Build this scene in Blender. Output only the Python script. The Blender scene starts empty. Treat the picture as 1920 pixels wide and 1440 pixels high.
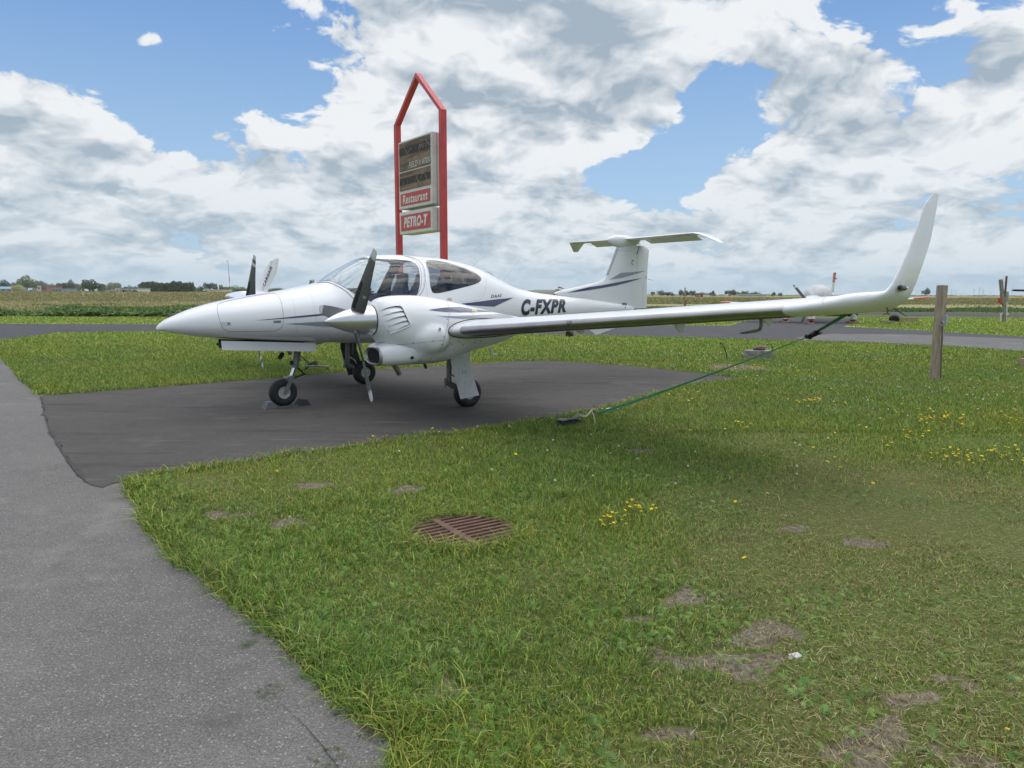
import bpy, bmesh, math, random
import numpy as np
from mathutils import Vector, Matrix, noise
from mathutils.bvhtree import BVHTree
R = math.radians
scene = bpy.context.scene
COL = scene.collection

# ------------------------------------------------------------------ camera
FPX, CPITCH, CROLL, CH = 1323.567, 7.256, 0.142, 1.459      # focal length in px of a 1920 px wide picture
def cam_axes():
    a = R(CPITCH); r = R(CROLL)
    F = Vector((0, math.cos(a), -math.sin(a))); X = Vector((1, 0, 0)); U = X.cross(F)
    return X*math.cos(r) + U*math.sin(r), -X*math.sin(r) + U*math.cos(r), F
CX, CU, CF = cam_axes()
EYE = Vector((0, 0, CH))
camd = bpy.data.cameras.new('camera'); cam = bpy.data.objects.new('camera', camd); COL.objects.link(cam)
camd.sensor_width = 36.0; camd.lens = FPX/1920*36.0; camd.clip_start = 0.05; camd.clip_end = 20000
m = Matrix((CX, CU, -CF)).transposed().to_4x4(); m.translation = EYE; cam.matrix_world = m
scene.camera = cam
def pray(px, py):                     # direction through a photo pixel
    return (CF + CX*((px-960)/FPX) + CU*((720-py)/FPX)).normalized()
def gp(px, py, z=0.0):                # ground point seen at a pixel
    d = pray(px, py); t = (z-CH)/d.z; return EYE + d*t
def ad(px, py, dist):                 # point at a pixel at a given forward distance (y)
    d = pray(px, py); return EYE + d*(dist/d.y)

# ------------------------------------------------------------------ light
SUN_EL, SUN_AZ = 72.0, 40.0           # azimuth from +Y (view direction) towards +X
def sph(az, el): return Vector((math.sin(R(az))*math.cos(R(el)), math.cos(R(az))*math.cos(R(el)), math.sin(R(el))))
sd = bpy.data.lights.new('sun', 'SUN'); so = bpy.data.objects.new('sun', sd); COL.objects.link(so)
sd.energy = 0.8; sd.angle = R(90); sd.color = (1.0, 0.955, 0.89)
so.rotation_euler = (-sph(SUN_AZ, SUN_EL)).to_track_quat('-Z', 'Y').to_euler()
vs = scene.view_settings
vs.view_transform = 'Standard'; vs.look = 'None'; vs.exposure = 0.68; vs.gamma = 1.0; vs.use_curve_mapping = False

world = bpy.data.worlds.new('World'); scene.world = world; world.use_nodes = True
class NT:                             # small node-tree writer
    def __init__(s, nt): s.nt = nt; s.n = nt.nodes; s.l = nt.links
    def new(s, t, **k):
        n = s.n.new(t)
        for a, b in k.items(): setattr(n, a, b)
        return n
    def put(s, sock, v):
        if isinstance(v, bpy.types.NodeSocket): s.l.new(v, sock)
        elif v is not None:
            if hasattr(sock, 'default_value'):
                dv = sock.default_value
                if hasattr(dv, '__len__') and not hasattr(v, '__len__'): v = (v,)*len(dv)
                elif hasattr(dv, '__len__') and len(dv) == 4 and len(v) == 3: v = (*v, 1)
                sock.default_value = v
    def math(s, op, a, b=None, c=None, clamp=False):
        n = s.new('ShaderNodeMath', operation=op, use_clamp=clamp)
        for i, v in enumerate((a, b, c)):
            if v is not None: s.put(n.inputs[i], v)
        return n.outputs[0]
    def vmath(s, op, a, b=None, out=0):
        n = s.new('ShaderNodeVectorMath', operation=op)
        s.put(n.inputs[0], a)
        if b is not None: s.put(n.inputs['Scale' if op == 'SCALE' else 1], b)
        return n.outputs[out]
    def mix(s, f, a, b, mode='MIX', clampf=True):
        n = s.new('ShaderNodeMix', data_type='RGBA', blend_type=mode, clamp_factor=clampf)
        s.put(n.inputs[0], f); s.put(n.inputs[6], a); s.put(n.inputs[7], b); return n.outputs[2]
    def ss(s, v, a, b, lo=0.0, hi=1.0, kind='SMOOTHSTEP'):
        n = s.new('ShaderNodeMapRange', interpolation_type=kind, clamp=True)
        for i, x in enumerate((v, a, b, lo, hi)): s.put(n.inputs[i], x)
        return n.outputs[0]
    def noise(s, vec=None, scale=1, detail=4, rough=.5, dist=0, lac=2.0, w=None, out=0):
        n = s.new('ShaderNodeTexNoise', noise_dimensions='3D')
        if vec is not None: s.put(n.inputs['Vector'], vec)
        s.put(n.inputs['Scale'], scale); s.put(n.inputs['Detail'], detail); s.put(n.inputs['Roughness'], rough)
        s.put(n.inputs['Distortion'], dist); s.put(n.inputs['Lacunarity'], lac); return n.outputs[out]
    def xyz(s, v):
        n = s.new('ShaderNodeSeparateXYZ'); s.put(n.inputs[0], v); return n.outputs
    def comb(s, x, y, z):
        n = s.new('ShaderNodeCombineXYZ')
        for i, v in enumerate((x, y, z)): s.put(n.inputs[i], v)
        return n.outputs[0]

def build_world():
    w = NT(world.node_tree); w.n.clear()
    out = w.new('ShaderNodeOutputWorld'); bg = w.new('ShaderNodeBackground')
    sky = w.new('ShaderNodeTexSky', sky_type='NISHITA', sun_disc=False)
    sky.sun_elevation = R(SUN_EL); sky.sun_rotation = R(SUN_AZ); sky.air_density = 1.0; sky.dust_density = 0.6; sky.ozone_density = 1.6
    K = 0.10                                           # background strength; colours below are divided by it
    tc = w.new('ShaderNodeTexCoord'); d = w.vmath('NORMALIZE', tc.outputs['Generated'])
    x, y, z = w.xyz(d)
    zc = w.math('MAXIMUM', z, 0.0)
    az = w.math('ARCTAN2', x, y); el = w.math('ARCSINE', z)
    inv = w.math('POWER', w.math('ADD', zc, 0.20), -.62)
    P = w.vmath('SCALE', w.comb(w.math('MULTIPLY', x, inv), w.math('MULTIPLY', y, inv), w.math('MULTIPLY', zc, 1.2)), 1.95)
    # direction blobs: (px, py, rx, ry, weight, rotation) in photo pixels turned into angles
    def blob(px, py, rx, ry, wt, rot=0):
        v = pray(px, py); a0 = math.atan2(v.x, v.y); e0 = math.asin(v.z)
        dx = w.math('SUBTRACT', az, a0); dy = w.math('SUBTRACT', el, e0)
        c, s_ = math.cos(R(rot)), math.sin(R(rot)); fx = rx/FPX; fy = ry/FPX
        ux = w.math('ADD', w.math('MULTIPLY', dx, c/fx), w.math('MULTIPLY', dy, s_/fx))
        uy = w.math('ADD', w.math('MULTIPLY', dx, -s_/fy), w.math('MULTIPLY', dy, c/fy))
        r2 = w.math('ADD', w.math('MULTIPLY', ux, ux), w.math('MULTIPLY', uy, uy))
        g = w.math('EXPONENT', w.math('MULTIPLY', r2, -1.0))
        return w.math('MULTIPLY', g, wt)
    blobs = [
        # open blue
        (250, 40, 270, 85, -.62, 0), (330, 170, 120, 95, -.62, 0), (60, 75, 120, 70, -.42, 0), (400, 120, 60, 70, -.3, 0),
        (1300, 250, 120, 62, -.62, 28), (1150, 310, 120, 36, -.38, 5), (1330, 190, 60, 60, -.42, 0), (1215, 350, 110, 32, -.42, 0),
        (1650, 25, 170, 55, -.62, 0), (1760, 130, 110, 42, -.42, 40), (1620, 190, 80, 30, -.28, 20), (1400, 255, 90, 45, -.3, 0),
        (1250, 395, 120, 20, -.20, 0), (1880, 350, 60, 22, -.2, 0), (300, 255, 90, 22, -.25, -25),
        # cloud masses
        (880, 130, 310, 190, .40, 0), (1130, 80, 180, 160, .30, 0), (120, 235, 150, 105, .32, -20), (560, 330, 420, 100, .22, -8),
        (1480, 110, 190, 120, .36, 15), (1600, 190, 210, 80, .20, 20), (1500, 340, 230, 55, .30, 10), (1750, 270, 230, 90, .30, 25), (285, 80, 46, 24, 1.0, 10),
        (1050, 360, 120, 50, .28, 0), (60, 320, 200, 120, .22, 0), (1000, 480, 900, 50, .16, 0), (1880, 60, 90, 110, .35, 30), (1560, 250, 150, 40, .18, 20)]
    B = None
    for b in blobs:
        g = blob(*b); B = g if B is None else w.math('ADD', B, g)
    warp = w.noise(P, 1.8, 3, .55, out=1)
    Pw = w.vmath('ADD', P, w.vmath('SCALE', w.vmath('SUBTRACT', warp, (.5, .5, .5)), .35))
    def field(V):
        a = w.noise(V, 2.5, 8, .60, 0, 2.1)
        vo = w.new('ShaderNodeTexVoronoi', feature='F1'); w.put(vo.inputs['Vector'], V); vo.inputs['Scale'].default_value = 5.2; vo.inputs['Detail'].default_value = 3.0; vo.inputs['Roughness'].default_value = .52; vo.inputs['Lacunarity'].default_value = 2.2; vo.normalize = True
        puff = w.math('SUBTRACT', 1.0, w.math('MULTIPLY', vo.outputs['Distance'], 1.35))
        return w.math('ADD', w.math('MULTIPLY', a, 1.12), w.math('MULTIPLY', puff, .60))
    f0 = field(Pw)
    # the same field a little higher up, for bright tops and grey bases
    px_, py_, pz_ = w.xyz(P)
    up = w.comb(w.math('MULTIPLY', px_, -.040), w.math('MULTIPLY', py_, -.040), .03)
    f1 = field(w.vmath('ADD', Pw, up))
    up2 = w.comb(w.math('MULTIPLY', px_, -.10), w.math('MULTIPLY', py_, -.10), .06)
    f2 = w.noise(w.vmath('ADD', Pw, up2), 2.5, 3, .60, 0, 2.1); f2b = w.noise(Pw, 2.5, 3, .60, 0, 2.1)
    base = w.math('ADD', f0, w.math('MULTIPLY', B, .62))
    base = w.math('ADD', base, w.ss(z, .0, .22, .08, 0.0))
    cov = w.ss(base, .85, .95)
    thick = w.ss(base, .95, 1.45)
    fine = w.math('MULTIPLY', w.math('SUBTRACT', f0, f1), 2.0)
    broad = w.math('MULTIPLY', w.math('SUBTRACT', f2b, f2), 2.3)
    G = None
    for b in [(1010, 170, 190, 110, .62, -10), (900, 260, 190, 36, .5, 0), (1460, 205, 130, 40, .45, 12), (1330, 425, 190, 26, .6, 0), (620, 330, 200, 26, .3, 0), (1150, 60, 120, 80, .3, 0), (1560, 245, 120, 30, .4, 15), (250, 440, 260, 22, .3, 0), (200, 330, 120, 40, .2, 0)]:
        g = blob(*b); G = g if G is None else w.math('ADD', G, g)
    sh = w.math('ADD', w.math('ADD', fine, broad), .80)
    sh = w.math('SUBTRACT', sh, w.math('MULTIPLY', thick, .30))
    sh = w.math('SUBTRACT', sh, w.math('MULTIPLY', G, .60), clamp=True)
    ccol = w.mix(w.ss(sh, 0, 1, 0, 1, 'LINEAR'), (.235, .287, .337), (.555, .568, .580))
    far = w.ss(z, 0.0, .20, 1.0, 0.0, 'LINEAR')
    ccol = w.mix(w.math('MULTIPLY', far, .55), ccol, (.335, .415, .475))
    sv = sph(SUN_AZ, SUN_EL); ds = w.vmath('DOT_PRODUCT', d, tuple(sv), 1)      # thin cloud before the sun, with unseen glow added overhead to soften the light
    glow = w.math('MULTIPLY', w.math('MULTIPLY', w.ss(ds, .25, 1.0), w.ss(z, .42, .72)), 1.25)
    ccol = w.vmath('SCALE', ccol, 1/K); ccol = w.vmath('ADD', ccol, w.vmath('SCALE', w.comb(.80/K, .77/K, .70/K), glow))
    blue = w.mix(.88, sky.outputs[0], w.vmath('SCALE', w.mix(w.ss(z, .02, .5, 0, 1), (0.261, 0.387, 0.521), (0.063, 0.168, 0.395)), 1/K))
    hz = w.ss(z, 0, .16, .75, 0)
    blue = w.mix(hz, blue, w.vmath('SCALE', w.comb(0.282, 0.370, 0.441), 1/K))
    col = w.mix(w.math('MULTIPLY', cov, w.ss(z, 0, .06, .35, .97)), blue, ccol)
    low = w.ss(z, -.02, -.002, 0, 1)
    col = w.mix(low, w.vmath('SCALE', w.comb(.10, .13, .07), 1/K), col)
    w.put(bg.inputs['Color'], col); bg.inputs['Strength'].default_value = K
    w.l.new(bg.outputs[0], out.inputs[0])
build_world()
world.cycles.sampling_method = 'MANUAL'; world.cycles.sample_map_resolution = 512

scene.cycles.max_bounces = 6; scene.cycles.diffuse_bounces = 2; scene.cycles.glossy_bounces = 3; scene.cycles.transmission_bounces = 3; scene.cycles.transparent_max_bounces = 10; scene.cycles.volume_bounces = 0

# ------------------------------------------------------------------ materials
MATS = {}
def mat(name, col=(.5, .5, .5), rough=.5, metal=0.0, coat=0.0, var=0.0, vscale=8.0, bump=0.0, bscale=60.0, ior=1.5, col2=None, alpha=None, coords='Object'):
    if name in MATS: return MATS[name]
    m = bpy.data.materials.new(name); m.use_nodes = True; t = NT(m.node_tree); b = t.n['Principled BSDF']
    c = (*col, 1)
    tc = t.new('ShaderNodeTexCoord').outputs[coords]
    if var or col2:
        n = t.noise(tc, vscale, 5, .6)
        c2 = col2 if col2 else tuple(max(0, x*(1-var)) for x in col)
        f = t.ss(n, .35, .68)
        t.put(b.inputs['Base Color'], t.mix(f, c, (*c2, 1)))
    else: b.inputs['Base Color'].default_value = c
    b.inputs['Roughness'].default_value = rough; b.inputs['Metallic'].default_value = metal; b.inputs['Coat Weight'].default_value = coat
    b.inputs['Coat Roughness'].default_value = .06; b.inputs['IOR'].default_value = ior
    if bump:
        bn = t.new('ShaderNodeBump'); t.put(bn.inputs['Height'], t.noise(tc, bscale, 4, .6)); bn.inputs['Strength'].default_value = bump; bn.inputs['Distance'].default_value = .01
        t.l.new(bn.outputs[0], b.inputs['Normal'])
    MATS[name] = m; return m

def obj(name, verts, faces, m=None, parent=None, smooth=True, auto=None, mats=None, fm=None):
    me = bpy.data.meshes.new(name); me.from_pydata([tuple(v) for v in verts], [], faces); me.validate(); me.update()
    o = bpy.data.objects.new(name, me); COL.objects.link(o)
    for x in (mats or ([m] if m else [])): me.materials.append(x)
    if fm is not None and len(fm) == len(me.polygons): me.polygons.foreach_set('material_index', fm)
    if smooth:
        me.polygons.foreach_set('use_smooth', [True]*len(me.polygons))
        if auto is not None: me.set_sharp_from_angle(angle=R(auto))
    if parent: o.parent = parent
    return o
def tag(o, label=None, cat=None, group=None, kind=None):
    if label: o['label'] = label
    if cat: o['category'] = cat
    if group: o['group'] = group
    if kind: o['kind'] = kind
    return o
def thing(name, label, cat, loc=(0, 0, 0), rz=0, group=None):
    o = bpy.data.objects.new(name, None); COL.objects.link(o); o.location = loc; o.rotation_euler = (0, 0, rz); o.empty_display_size = .2
    return tag(o, label, cat, group)
def clone(o, parent=None):
    c = o.copy(); COL.objects.link(c)
    if parent: c.parent = parent
    for ch in [k for k in o.children]: clone(ch, c)
    return c

class MB:
    """collects geometry for one mesh"""
    def __init__(s): s.v = []; s.f = []; s.m = []; s.mi = 0
    def add(s, vs_, fs):
        k = len(s.v); s.v += [Vector(v) for v in vs_]; s.f += [[i+k for i in f] for f in fs]; s.m += [s.mi]*len(fs); return s
    def box(s, c, size, rot=None, bev=0.0):
        bm = bmesh.new(); bmesh.ops.create_cube(bm, size=1)
        for v in bm.verts: v.co = Vector((v.co.x*size[0], v.co.y*size[1], v.co.z*size[2]))
        if bev: bmesh.ops.bevel(bm, geom=list(bm.edges), offset=bev, segments=2, affect='EDGES')
        M = (rot.to_4x4() if rot else Matrix.Identity(4)); M.translation = Vector(c)
        bm.verts.ensure_lookup_table(); s.add([M@v.co for v in bm.verts], [[v.index for v in f.verts] for f in bm.faces]); bm.free(); return s
    def bar(s, a, b, w, h, bev=0.0, up=(0, 0, 1)):
        a = Vector(a); b = Vector(b); d = (b-a); L = d.length; z = d.normalized(); u = Vector(up)
        if abs(z.dot(u)) > .98: u = Vector((1, 0, 0))
        x = u.cross(z).normalized(); y = z.cross(x)
        return s.box((a+b)/2, (w, h, L), Matrix((x, y, z)).transposed(), bev)
    def tube(s, pts, r, n=10, caps=True):
        pts = [Vector(p) for p in pts]; rs = r if hasattr(r, '__len__') else [r]*len(pts); rings = []
        ref = None
        for i, p in enumerate(pts):
            t = (pts[min(i+1, len(pts)-1)]-pts[max(i-1, 0)]).normalized()
            if ref is None: ref = t.orthogonal().normalized()
            ref = (ref - t*ref.dot(t)).normalized(); b = t.cross(ref)
            rings.append([p+(ref*math.cos(a)+b*math.sin(a))*rs[i] for a in [2*math.pi*k/n for k in range(n)]])
        return s.rings(rings, caps)
    def rings(s, rings, caps=True, close=True):
        n = len(rings[0]); vs_ = [v for r in rings for v in r]; fs = []
        for i in range(len(rings)-1):
            for k in range(n if close else n-1):
                k2 = (k+1) % n; fs.append([i*n+k, i*n+k2, (i+1)*n+k2, (i+1)*n+k])
        if caps and close: fs.append(list(range(n))[::-1]); fs.append([(len(rings)-1)*n+k for k in range(n)])
        return s.add(vs_, fs)
    def lathe(s, prof, o=(0, 0, 0), axis=(1, 0, 0), n=32, caps=False):
        ax = Vector(axis).normalized(); u = ax.orthogonal().normalized(); w = ax.cross(u); o = Vector(o)
        return s.rings([[o+ax*h+(u*math.cos(a)+w*math.sin(a))*max(r, 1e-4) for a in [2*math.pi*k/n for k in range(n)]] for h, r in prof], caps)
    def torus(s, c, axis, Rr, r, n=40, k=14, sq=1.0):
        return s.lathe([(r*sq*math.sin(a), Rr+r*math.cos(a)) for a in [2*math.pi*i/k for i in range(k+1)]], c, axis, n)
    def build(s, name, m, parent=None, smooth=True, auto=35, mats=None):
        return obj(name, s.v, s.f, m, parent, smooth, auto, mats, s.m if mats else None)

def pchip(xs, ys):
    xs = np.array(xs, float); ys = np.array(ys, float); h = np.diff(xs); d = np.diff(ys)/h; mm = np.zeros(len(xs))
    for i in range(1, len(xs)-1):
        if d[i-1]*d[i] > 0: w1 = 2*h[i]+h[i-1]; w2 = h[i]+2*h[i-1]; mm[i] = (w1+w2)/(w1/d[i-1]+w2/d[i])
    mm[0] = d[0]; mm[-1] = d[-1]
    def f(x):
        i = min(max(int(np.searchsorted(xs, x))-1, 0), len(h)-1); t = min(max((x-xs[i])/h[i], 0), 1)
        return float((2*t**3-3*t*t+1)*ys[i]+(t**3-2*t*t+t)*h[i]*mm[i]+(-2*t**3+3*t*t)*ys[i+1]+(t**3-t*t)*h[i]*mm[i+1])
    return f
def sdf_poly(px, py, poly):
    """signed distance, negative inside"""
    P = np.array(poly, float); d = np.full(px.shape, 1e9); ins = np.zeros(px.shape, bool); n = len(P)
    for i in range(n):
        a = P[i]; b = P[(i+1) % n]; e = b-a; wx = px-a[0]; wy = py-a[1]
        t = np.clip((wx*e[0]+wy*e[1])/(e@e+1e-12), 0, 1); d = np.minimum(d, (wx-e[0]*t)**2+(wy-e[1]*t)**2)
        c = ((a[1] <= py) & (py < b[1])) | ((b[1] <= py) & (py < a[1]))
        with np.errstate(divide='ignore', invalid='ignore'): ins ^= c & (px < (b[0]-a[0])*(py-a[1])/(b[1]-a[1]+1e-30)+a[0])
    d = np.sqrt(d); return np.where(ins, -d, d)
def spline(pts, n=6, closed=False):
    pts = [Vector(p) for p in pts]; out = []; N = len(pts)
    rng = range(N if closed else N-1)
    for i in rng:
        g = (lambda k: pts[k % N]) if closed else (lambda k: pts[min(max(k, 0), N-1)])
        p0, p1, p2, p3 = g(i-1), g(i), g(i+1), g(i+2)
        for k in range(n):
            t = k/n; out.append(.5*((2*p1)+(p2-p0)*t+(2*p0-5*p1+4*p2-p3)*t*t+(3*p1-p0-3*p2+p3)*t**3))
    if not closed: out.append(pts[-1])
    return out
def split_mesh(verts, faces, sd):
    """cut a mesh along sd == 0; returns (outside verts, faces), (inside verts, faces)"""
    bm = bmesh.new(); lay = bm.verts.layers.float.new('sd'); bv = [bm.verts.new(v) for v in verts]; bm.verts.ensure_lookup_table()
    for f in faces:
        try: bm.faces.new([bv[i] for i in f])
        except ValueError: pass
    for v, s_ in zip(bv, sd): v[lay] = float(s_) if abs(s_) > 1e-5 else 1e-5
    cut = set()
    for e in list(bm.edges):
        a, b = e.verts
        if a[lay]*b[lay] < 0:
            t = a[lay]/(a[lay]-b[lay]); ne, nv = bmesh.utils.edge_split(e, a, min(max(t, .02), .98)); nv[lay] = 0.0; cut.add(nv)
    for f in list(bm.faces):
        cv = [v for v in f.verts if v in cut]
        if len(cv) == 2:
            try: bmesh.utils.face_split(f, cv[0], cv[1])
            except ValueError: pass
    res = []
    for sign in (1, -1):
        ids = {}; vo = []; fo = []
        for f in bm.faces:
            s_ = sum(v[lay] for v in f.verts)
            if s_*sign > 0:
                fi = []
                for v in f.verts:
                    if v not in ids: ids[v] = len(vo); vo.append(v.co.copy())
                    fi.append(ids[v])
                fo.append(fi)
        res.append((vo, fo))
    bm.free(); return res

# ================================================================== the parked twin-engine aircraft
# body frame: x aft from the nose, y to port (towards the camera), z up; P() turns it into the root's own axes
AO = Vector((-4.11907, 8.20912, 0)); AX = Vector((.7841234, .6204436, .014149)); AP = Vector((.6205291, -.7841802, -.0022437)); AU = Vector((-.0097032, -.0105392, .9998974))
AM = Matrix((AX, -AP, AU)).transposed().to_4x4(); AM.translation = AO
root = bpy.data.objects.new('twin_engine_aircraft', None); COL.objects.link(root); root.matrix_world = AM
tag(root, 'white twin-propeller light aircraft with navy stripes tied down on the asphalt pad', 'aircraft')
AI = AM.inverted(); CAML = AI@EYE; AR3 = AI.to_3x3()
bpy.context.view_layer.update()
def P(x, y, z): return Vector((x, -y, z))
def lray(px, py): return (AR3@pray(px, py)).normalized()
def onY(px, py, Y):
    d = lray(px, py); t = (-Y-CAML.y)/d.y; return CAML+d*t
def onX(px, py, X):
    d = lray(px, py); t = (X-CAML.x)/d.x; return CAML+d*t

def paint(name, base=(.78, .785, .79), coat=.55, rough=.32):
    m = bpy.data.materials.new(name); m.use_nodes = True; t = NT(m.node_tree); b = t.n['Principled BSDF']; MATS[name] = m
    g = t.new('ShaderNodeTexCoord').outputs['Object']
    n1 = t.noise(g, 1.6, 5, .6); sc = t.new('ShaderNodeMapping'); sc.inputs['Scale'].default_value = (1.2, 9, 9); t.l.new(g, sc.inputs[0])
    n2 = t.noise(sc.outputs[0], 3.0, 6, .65)
    dirt = t.math('MULTIPLY', t.ss(n2, .5, .8), t.ss(n1, .4, .7))
    c = t.mix(t.math('MULTIPLY', dirt, .18), base, (base[0]*.62, base[1]*.6, base[2]*.55))
    t.put(b.inputs['Base Color'], c); b.inputs['Roughness'].default_value = rough
    b.inputs['Coat Weight'].default_value = coat; b.inputs['Coat Roughness'].default_value = .05; b.inputs['Coat IOR'].default_value = 1.45
    return m
WHITE = paint('white_paint')
DWHITE = mat('satin_white', (.66, .67, .675), .45, var=.12, vscale=14)
NAVY = mat('navy_paint', (.022, .028, .10), .3, coat=.8)
INK = mat('ink_paint', (.012, .016, .032), .35, coat=.5)
GREY = mat('grey_paint', (.26, .28, .30), .35, coat=.6)
SEAM = mat('seam_grey', (.10, .105, .11), .6)  # even dark grey of joints and fine markings
BLACK = mat('black_rubber', (.016, .016, .018), .62, var=.3, vscale=20, bump=.15, bscale=120)
DARK = mat('dark_void', (.008, .008, .009), .85)
METAL = mat('polished_metal', (.50, .49, .47), .36, metal=1.0, var=.15, vscale=3)
STEEL = mat('steel', (.45, .45, .45), .35, metal=1.0, var=.3, vscale=12)
SILVER = mat('spinner_silver', (.66, .67, .67), .3, metal=.85)
GUN = mat('strut_grey', (.20, .20, .19), .45, metal=.3, var=.3, vscale=18)
PROPG = mat('prop_grey', (.125, .13, .12), .5, var=.12, vscale=20)

def glassmat(name, tint, tr, refl=.04):
    m = bpy.data.materials.new(name); m.use_nodes = True; t = NT(m.node_tree); t.n.clear(); MATS[name] = m
    out = t.new('ShaderNodeOutputMaterial'); tr_ = t.new('ShaderNodeBsdfTransparent'); gl = t.new('ShaderNodeBsdfGlossy')
    tr_.inputs[0].default_value = (*tint, 1); gl.inputs['Roughness'].default_value = .02; gl.inputs['Color'].default_value = (1, 1, 1, 1)
    lw = t.new('ShaderNodeLayerWeight'); lw.inputs[0].default_value = .5
    f = t.math('ADD', t.math('MULTIPLY', t.math('POWER', lw.outputs[1], 4.0), .9), refl, clamp=True)
    mx = t.new('ShaderNodeMixShader'); t.put(mx.inputs[0], f); t.l.new(tr_.outputs[0], mx.inputs[1]); t.l.new(gl.outputs[0], mx.inputs[2]); t.l.new(mx.outputs[0], out.inputs[0])
    return m
GLASS = glassmat('canopy_glass', (.86, .885, .89), 1, .06); TINT = glassmat('tinted_glass', (.46, .48, .50), 1, .05)

# ---- fuselage
FT = [  # x, top, bottom, half width, height of widest point
 (0, 1.047, 1.047, .002, 1.047), (.01, 1.076, 1.036, .028, 1.052), (.04, 1.106, 1.026, .062, 1.060), (.09, 1.145, 1.015, .100, 1.07), (.179, 1.186, .994, .150, 1.08), (.383, 1.268, .952, .235, 1.09),
 (.706, 1.354, .905, .320, 1.10), (1.058, 1.416, .868, .385, 1.11), (1.428, 1.472, .835, .440, 1.12), (1.80, 1.538, .806, .495, 1.13), (2.02, 1.594, .788, .525, 1.14), (2.18, 1.690, .775, .545, 1.15),
 (2.334, 1.778, .762, .56, 1.16), (2.629, 1.912, .745, .59, 1.17), (2.85, 1.950, .737, .605, 1.18), (3.146, 1.962, .733, .62, 1.18), (3.49, 1.951, .735, .615, 1.18), (3.887, 1.922, .745, .585, 1.17), (4.162, 1.880, .757, .545, 1.17),
 (4.487, 1.806, .775, .485, 1.16), (4.675, 1.738, .787, .445, 1.16), (4.889, 1.650, .80, .40, 1.15), (5.2, 1.518, .825, .345, 1.15), (5.5, 1.446, .85, .305, 1.15), (5.9, 1.385, .88, .265, 1.14), (6.4, 1.335, .91, .225, 1.12),
 (7.0, 1.275, .94, .175, 1.11), (7.5, 1.215, .96, .13, 1.09), (8.0, 1.15, .985, .085, 1.07), (8.12, 1.12, 1.00, .05, 1.06)]
fx_ = [r[0] for r in FT]; FTOP, FBOT, FW, FM = [pchip(fx_, [r[k] for r in FT]) for k in (1, 2, 3, 4)]
def fus_pt(x, th, inset=0.0):
    t, b, w_, m_ = FTOP(x)-inset, FBOT(x)+inset, max(FW(x)-inset, .001), FM(x)
    c, s_ = math.cos(th), math.sin(th)
    nu = 2.15; nl = 2.5
    n = nu if s_ >= 0 else nl
    if s_ >= 0:   # cabin leans inwards towards the roof
        y = w_*math.copysign(abs(c)**(2/n), c); z = m_+(t-m_)*abs(s_)**(2/n)
    else: y = w_*math.copysign(abs(c)**(2/n), c); z = m_-(m_-b)*abs(s_)**(2/n)
    return P(x, y, z)
def fus_grid(x0, x1, nx, nt, inset=0.0):
    xs = [x0+(x1-x0)*(i/nx) for i in range(nx+1)]
    if x0 == 0: xs = [0]+[.004, .01, .018, .028, .04, .055, .07, .09, .11, .135, .16, .2, .24]+[x for x in xs if x > .26]
    vs_ = []; fs = []
    for x in xs:
        for k in range(nt): vs_.append(fus_pt(x, 2*math.pi*(k+.5)/nt, inset))
    n = nt
    for i in range(len(xs)-1):
        for k in range(nt): k2 = (k+1) % nt; fs.append([i*n+k, (i+1)*n+k, (i+1)*n+k2, i*n+k2])
    return vs_, fs
fv, ff = fus_grid(0, 8.12, 290, 112)
FB = BVHTree.FromPolygons(fv, ff)
def hit(bvh, px, py):
    d = lray(px, py); r = bvh.ray_cast(CAML, d); return r[0], r[1]
def zc(x, y): return (590+x/7.11, 480+y/7.11)
def z2(x, y): return (560+x/4.8, 440+y/4.8)
def z1(x, y): return (270+x/3.84, 440+y/3.84)
def z3(x, y): return (850+x/3.84, 420+y/3.84)
def zt(x, y): return (1040+x/6, 420+y/6)
def zm(x, y): return (640+x/6.857, 640+y/6.857)
def zw(x, y): return (820+x/7.385, 560+y/7.385)
def fus_xz(q):
    h, n = hit(FB, *q); return (h.x, h.z) if h else None
low = [fus_xz(q) for q in [zc(200, 337), zc(330, 385), zc(480, 470), zc(560, 522)]]
low += [(low[-1][0]+.20, low[-1][1]-.10), (low[-1][0]+.42, low[-1][1]-.155)]
rear = [fus_xz(q) for q in [zc(1340, 555), zc(1375, 500), zc(1400, 400), zc(1404, 280), zc(1385, 160), zc(1340, 92), zc(1260, 62), zc(1100, 44), zc(900, 38), zc(740, 36)]]
canopy_poly = [(1.985, 1.605)]+[p for p in low if p]+[(3.1, low[3][1]-.165)]+[p for p in rear if p]+[(2.66, 1.915), (2.60, 2.2), (1.9, 2.2)]
rw = [z2(1150, 238), z2(1300, 248), z2(1450, 290), z2(1560, 335), z2(1615, 368), z2(1640, 402), z2(1605, 436), z2(1500, 468), z2(1300, 517), z2(1225, 525), z2(1197, 505), z2(1185, 440), z2(1172, 330)]
rear_poly = [(v.x, v.y) for v in spline([(*fus_xz(q), 0) for q in rw], 4, True)]
canopy_poly = [tuple(p) for p in canopy_poly]
def wsd(vs_):
    X = np.array([v.x for v in vs_]); Z = np.array([v.z for v in vs_])
    return sdf_poly(X, Z, canopy_poly), sdf_poly(X, Z, rear_poly)
def cut_windows(v, f):
    a, b = wsd(v); (ov, of), (cv, cf) = split_mesh(v, f, a)
    a2, b2 = wsd(ov); (ov, of), (rv, rf) = split_mesh(ov, of, b2)
    return (ov, of), (cv, cf), (rv, rf)
(ov, of), (cv, cf), (rv, rf) = cut_windows(fv, ff)
fus = obj('fuselage', ov, of, WHITE, root)
canopy = obj('canopy_glass', cv, cf, GLASS, root)
sidew = obj('rear_window', rv, rf, TINT, root)
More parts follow.
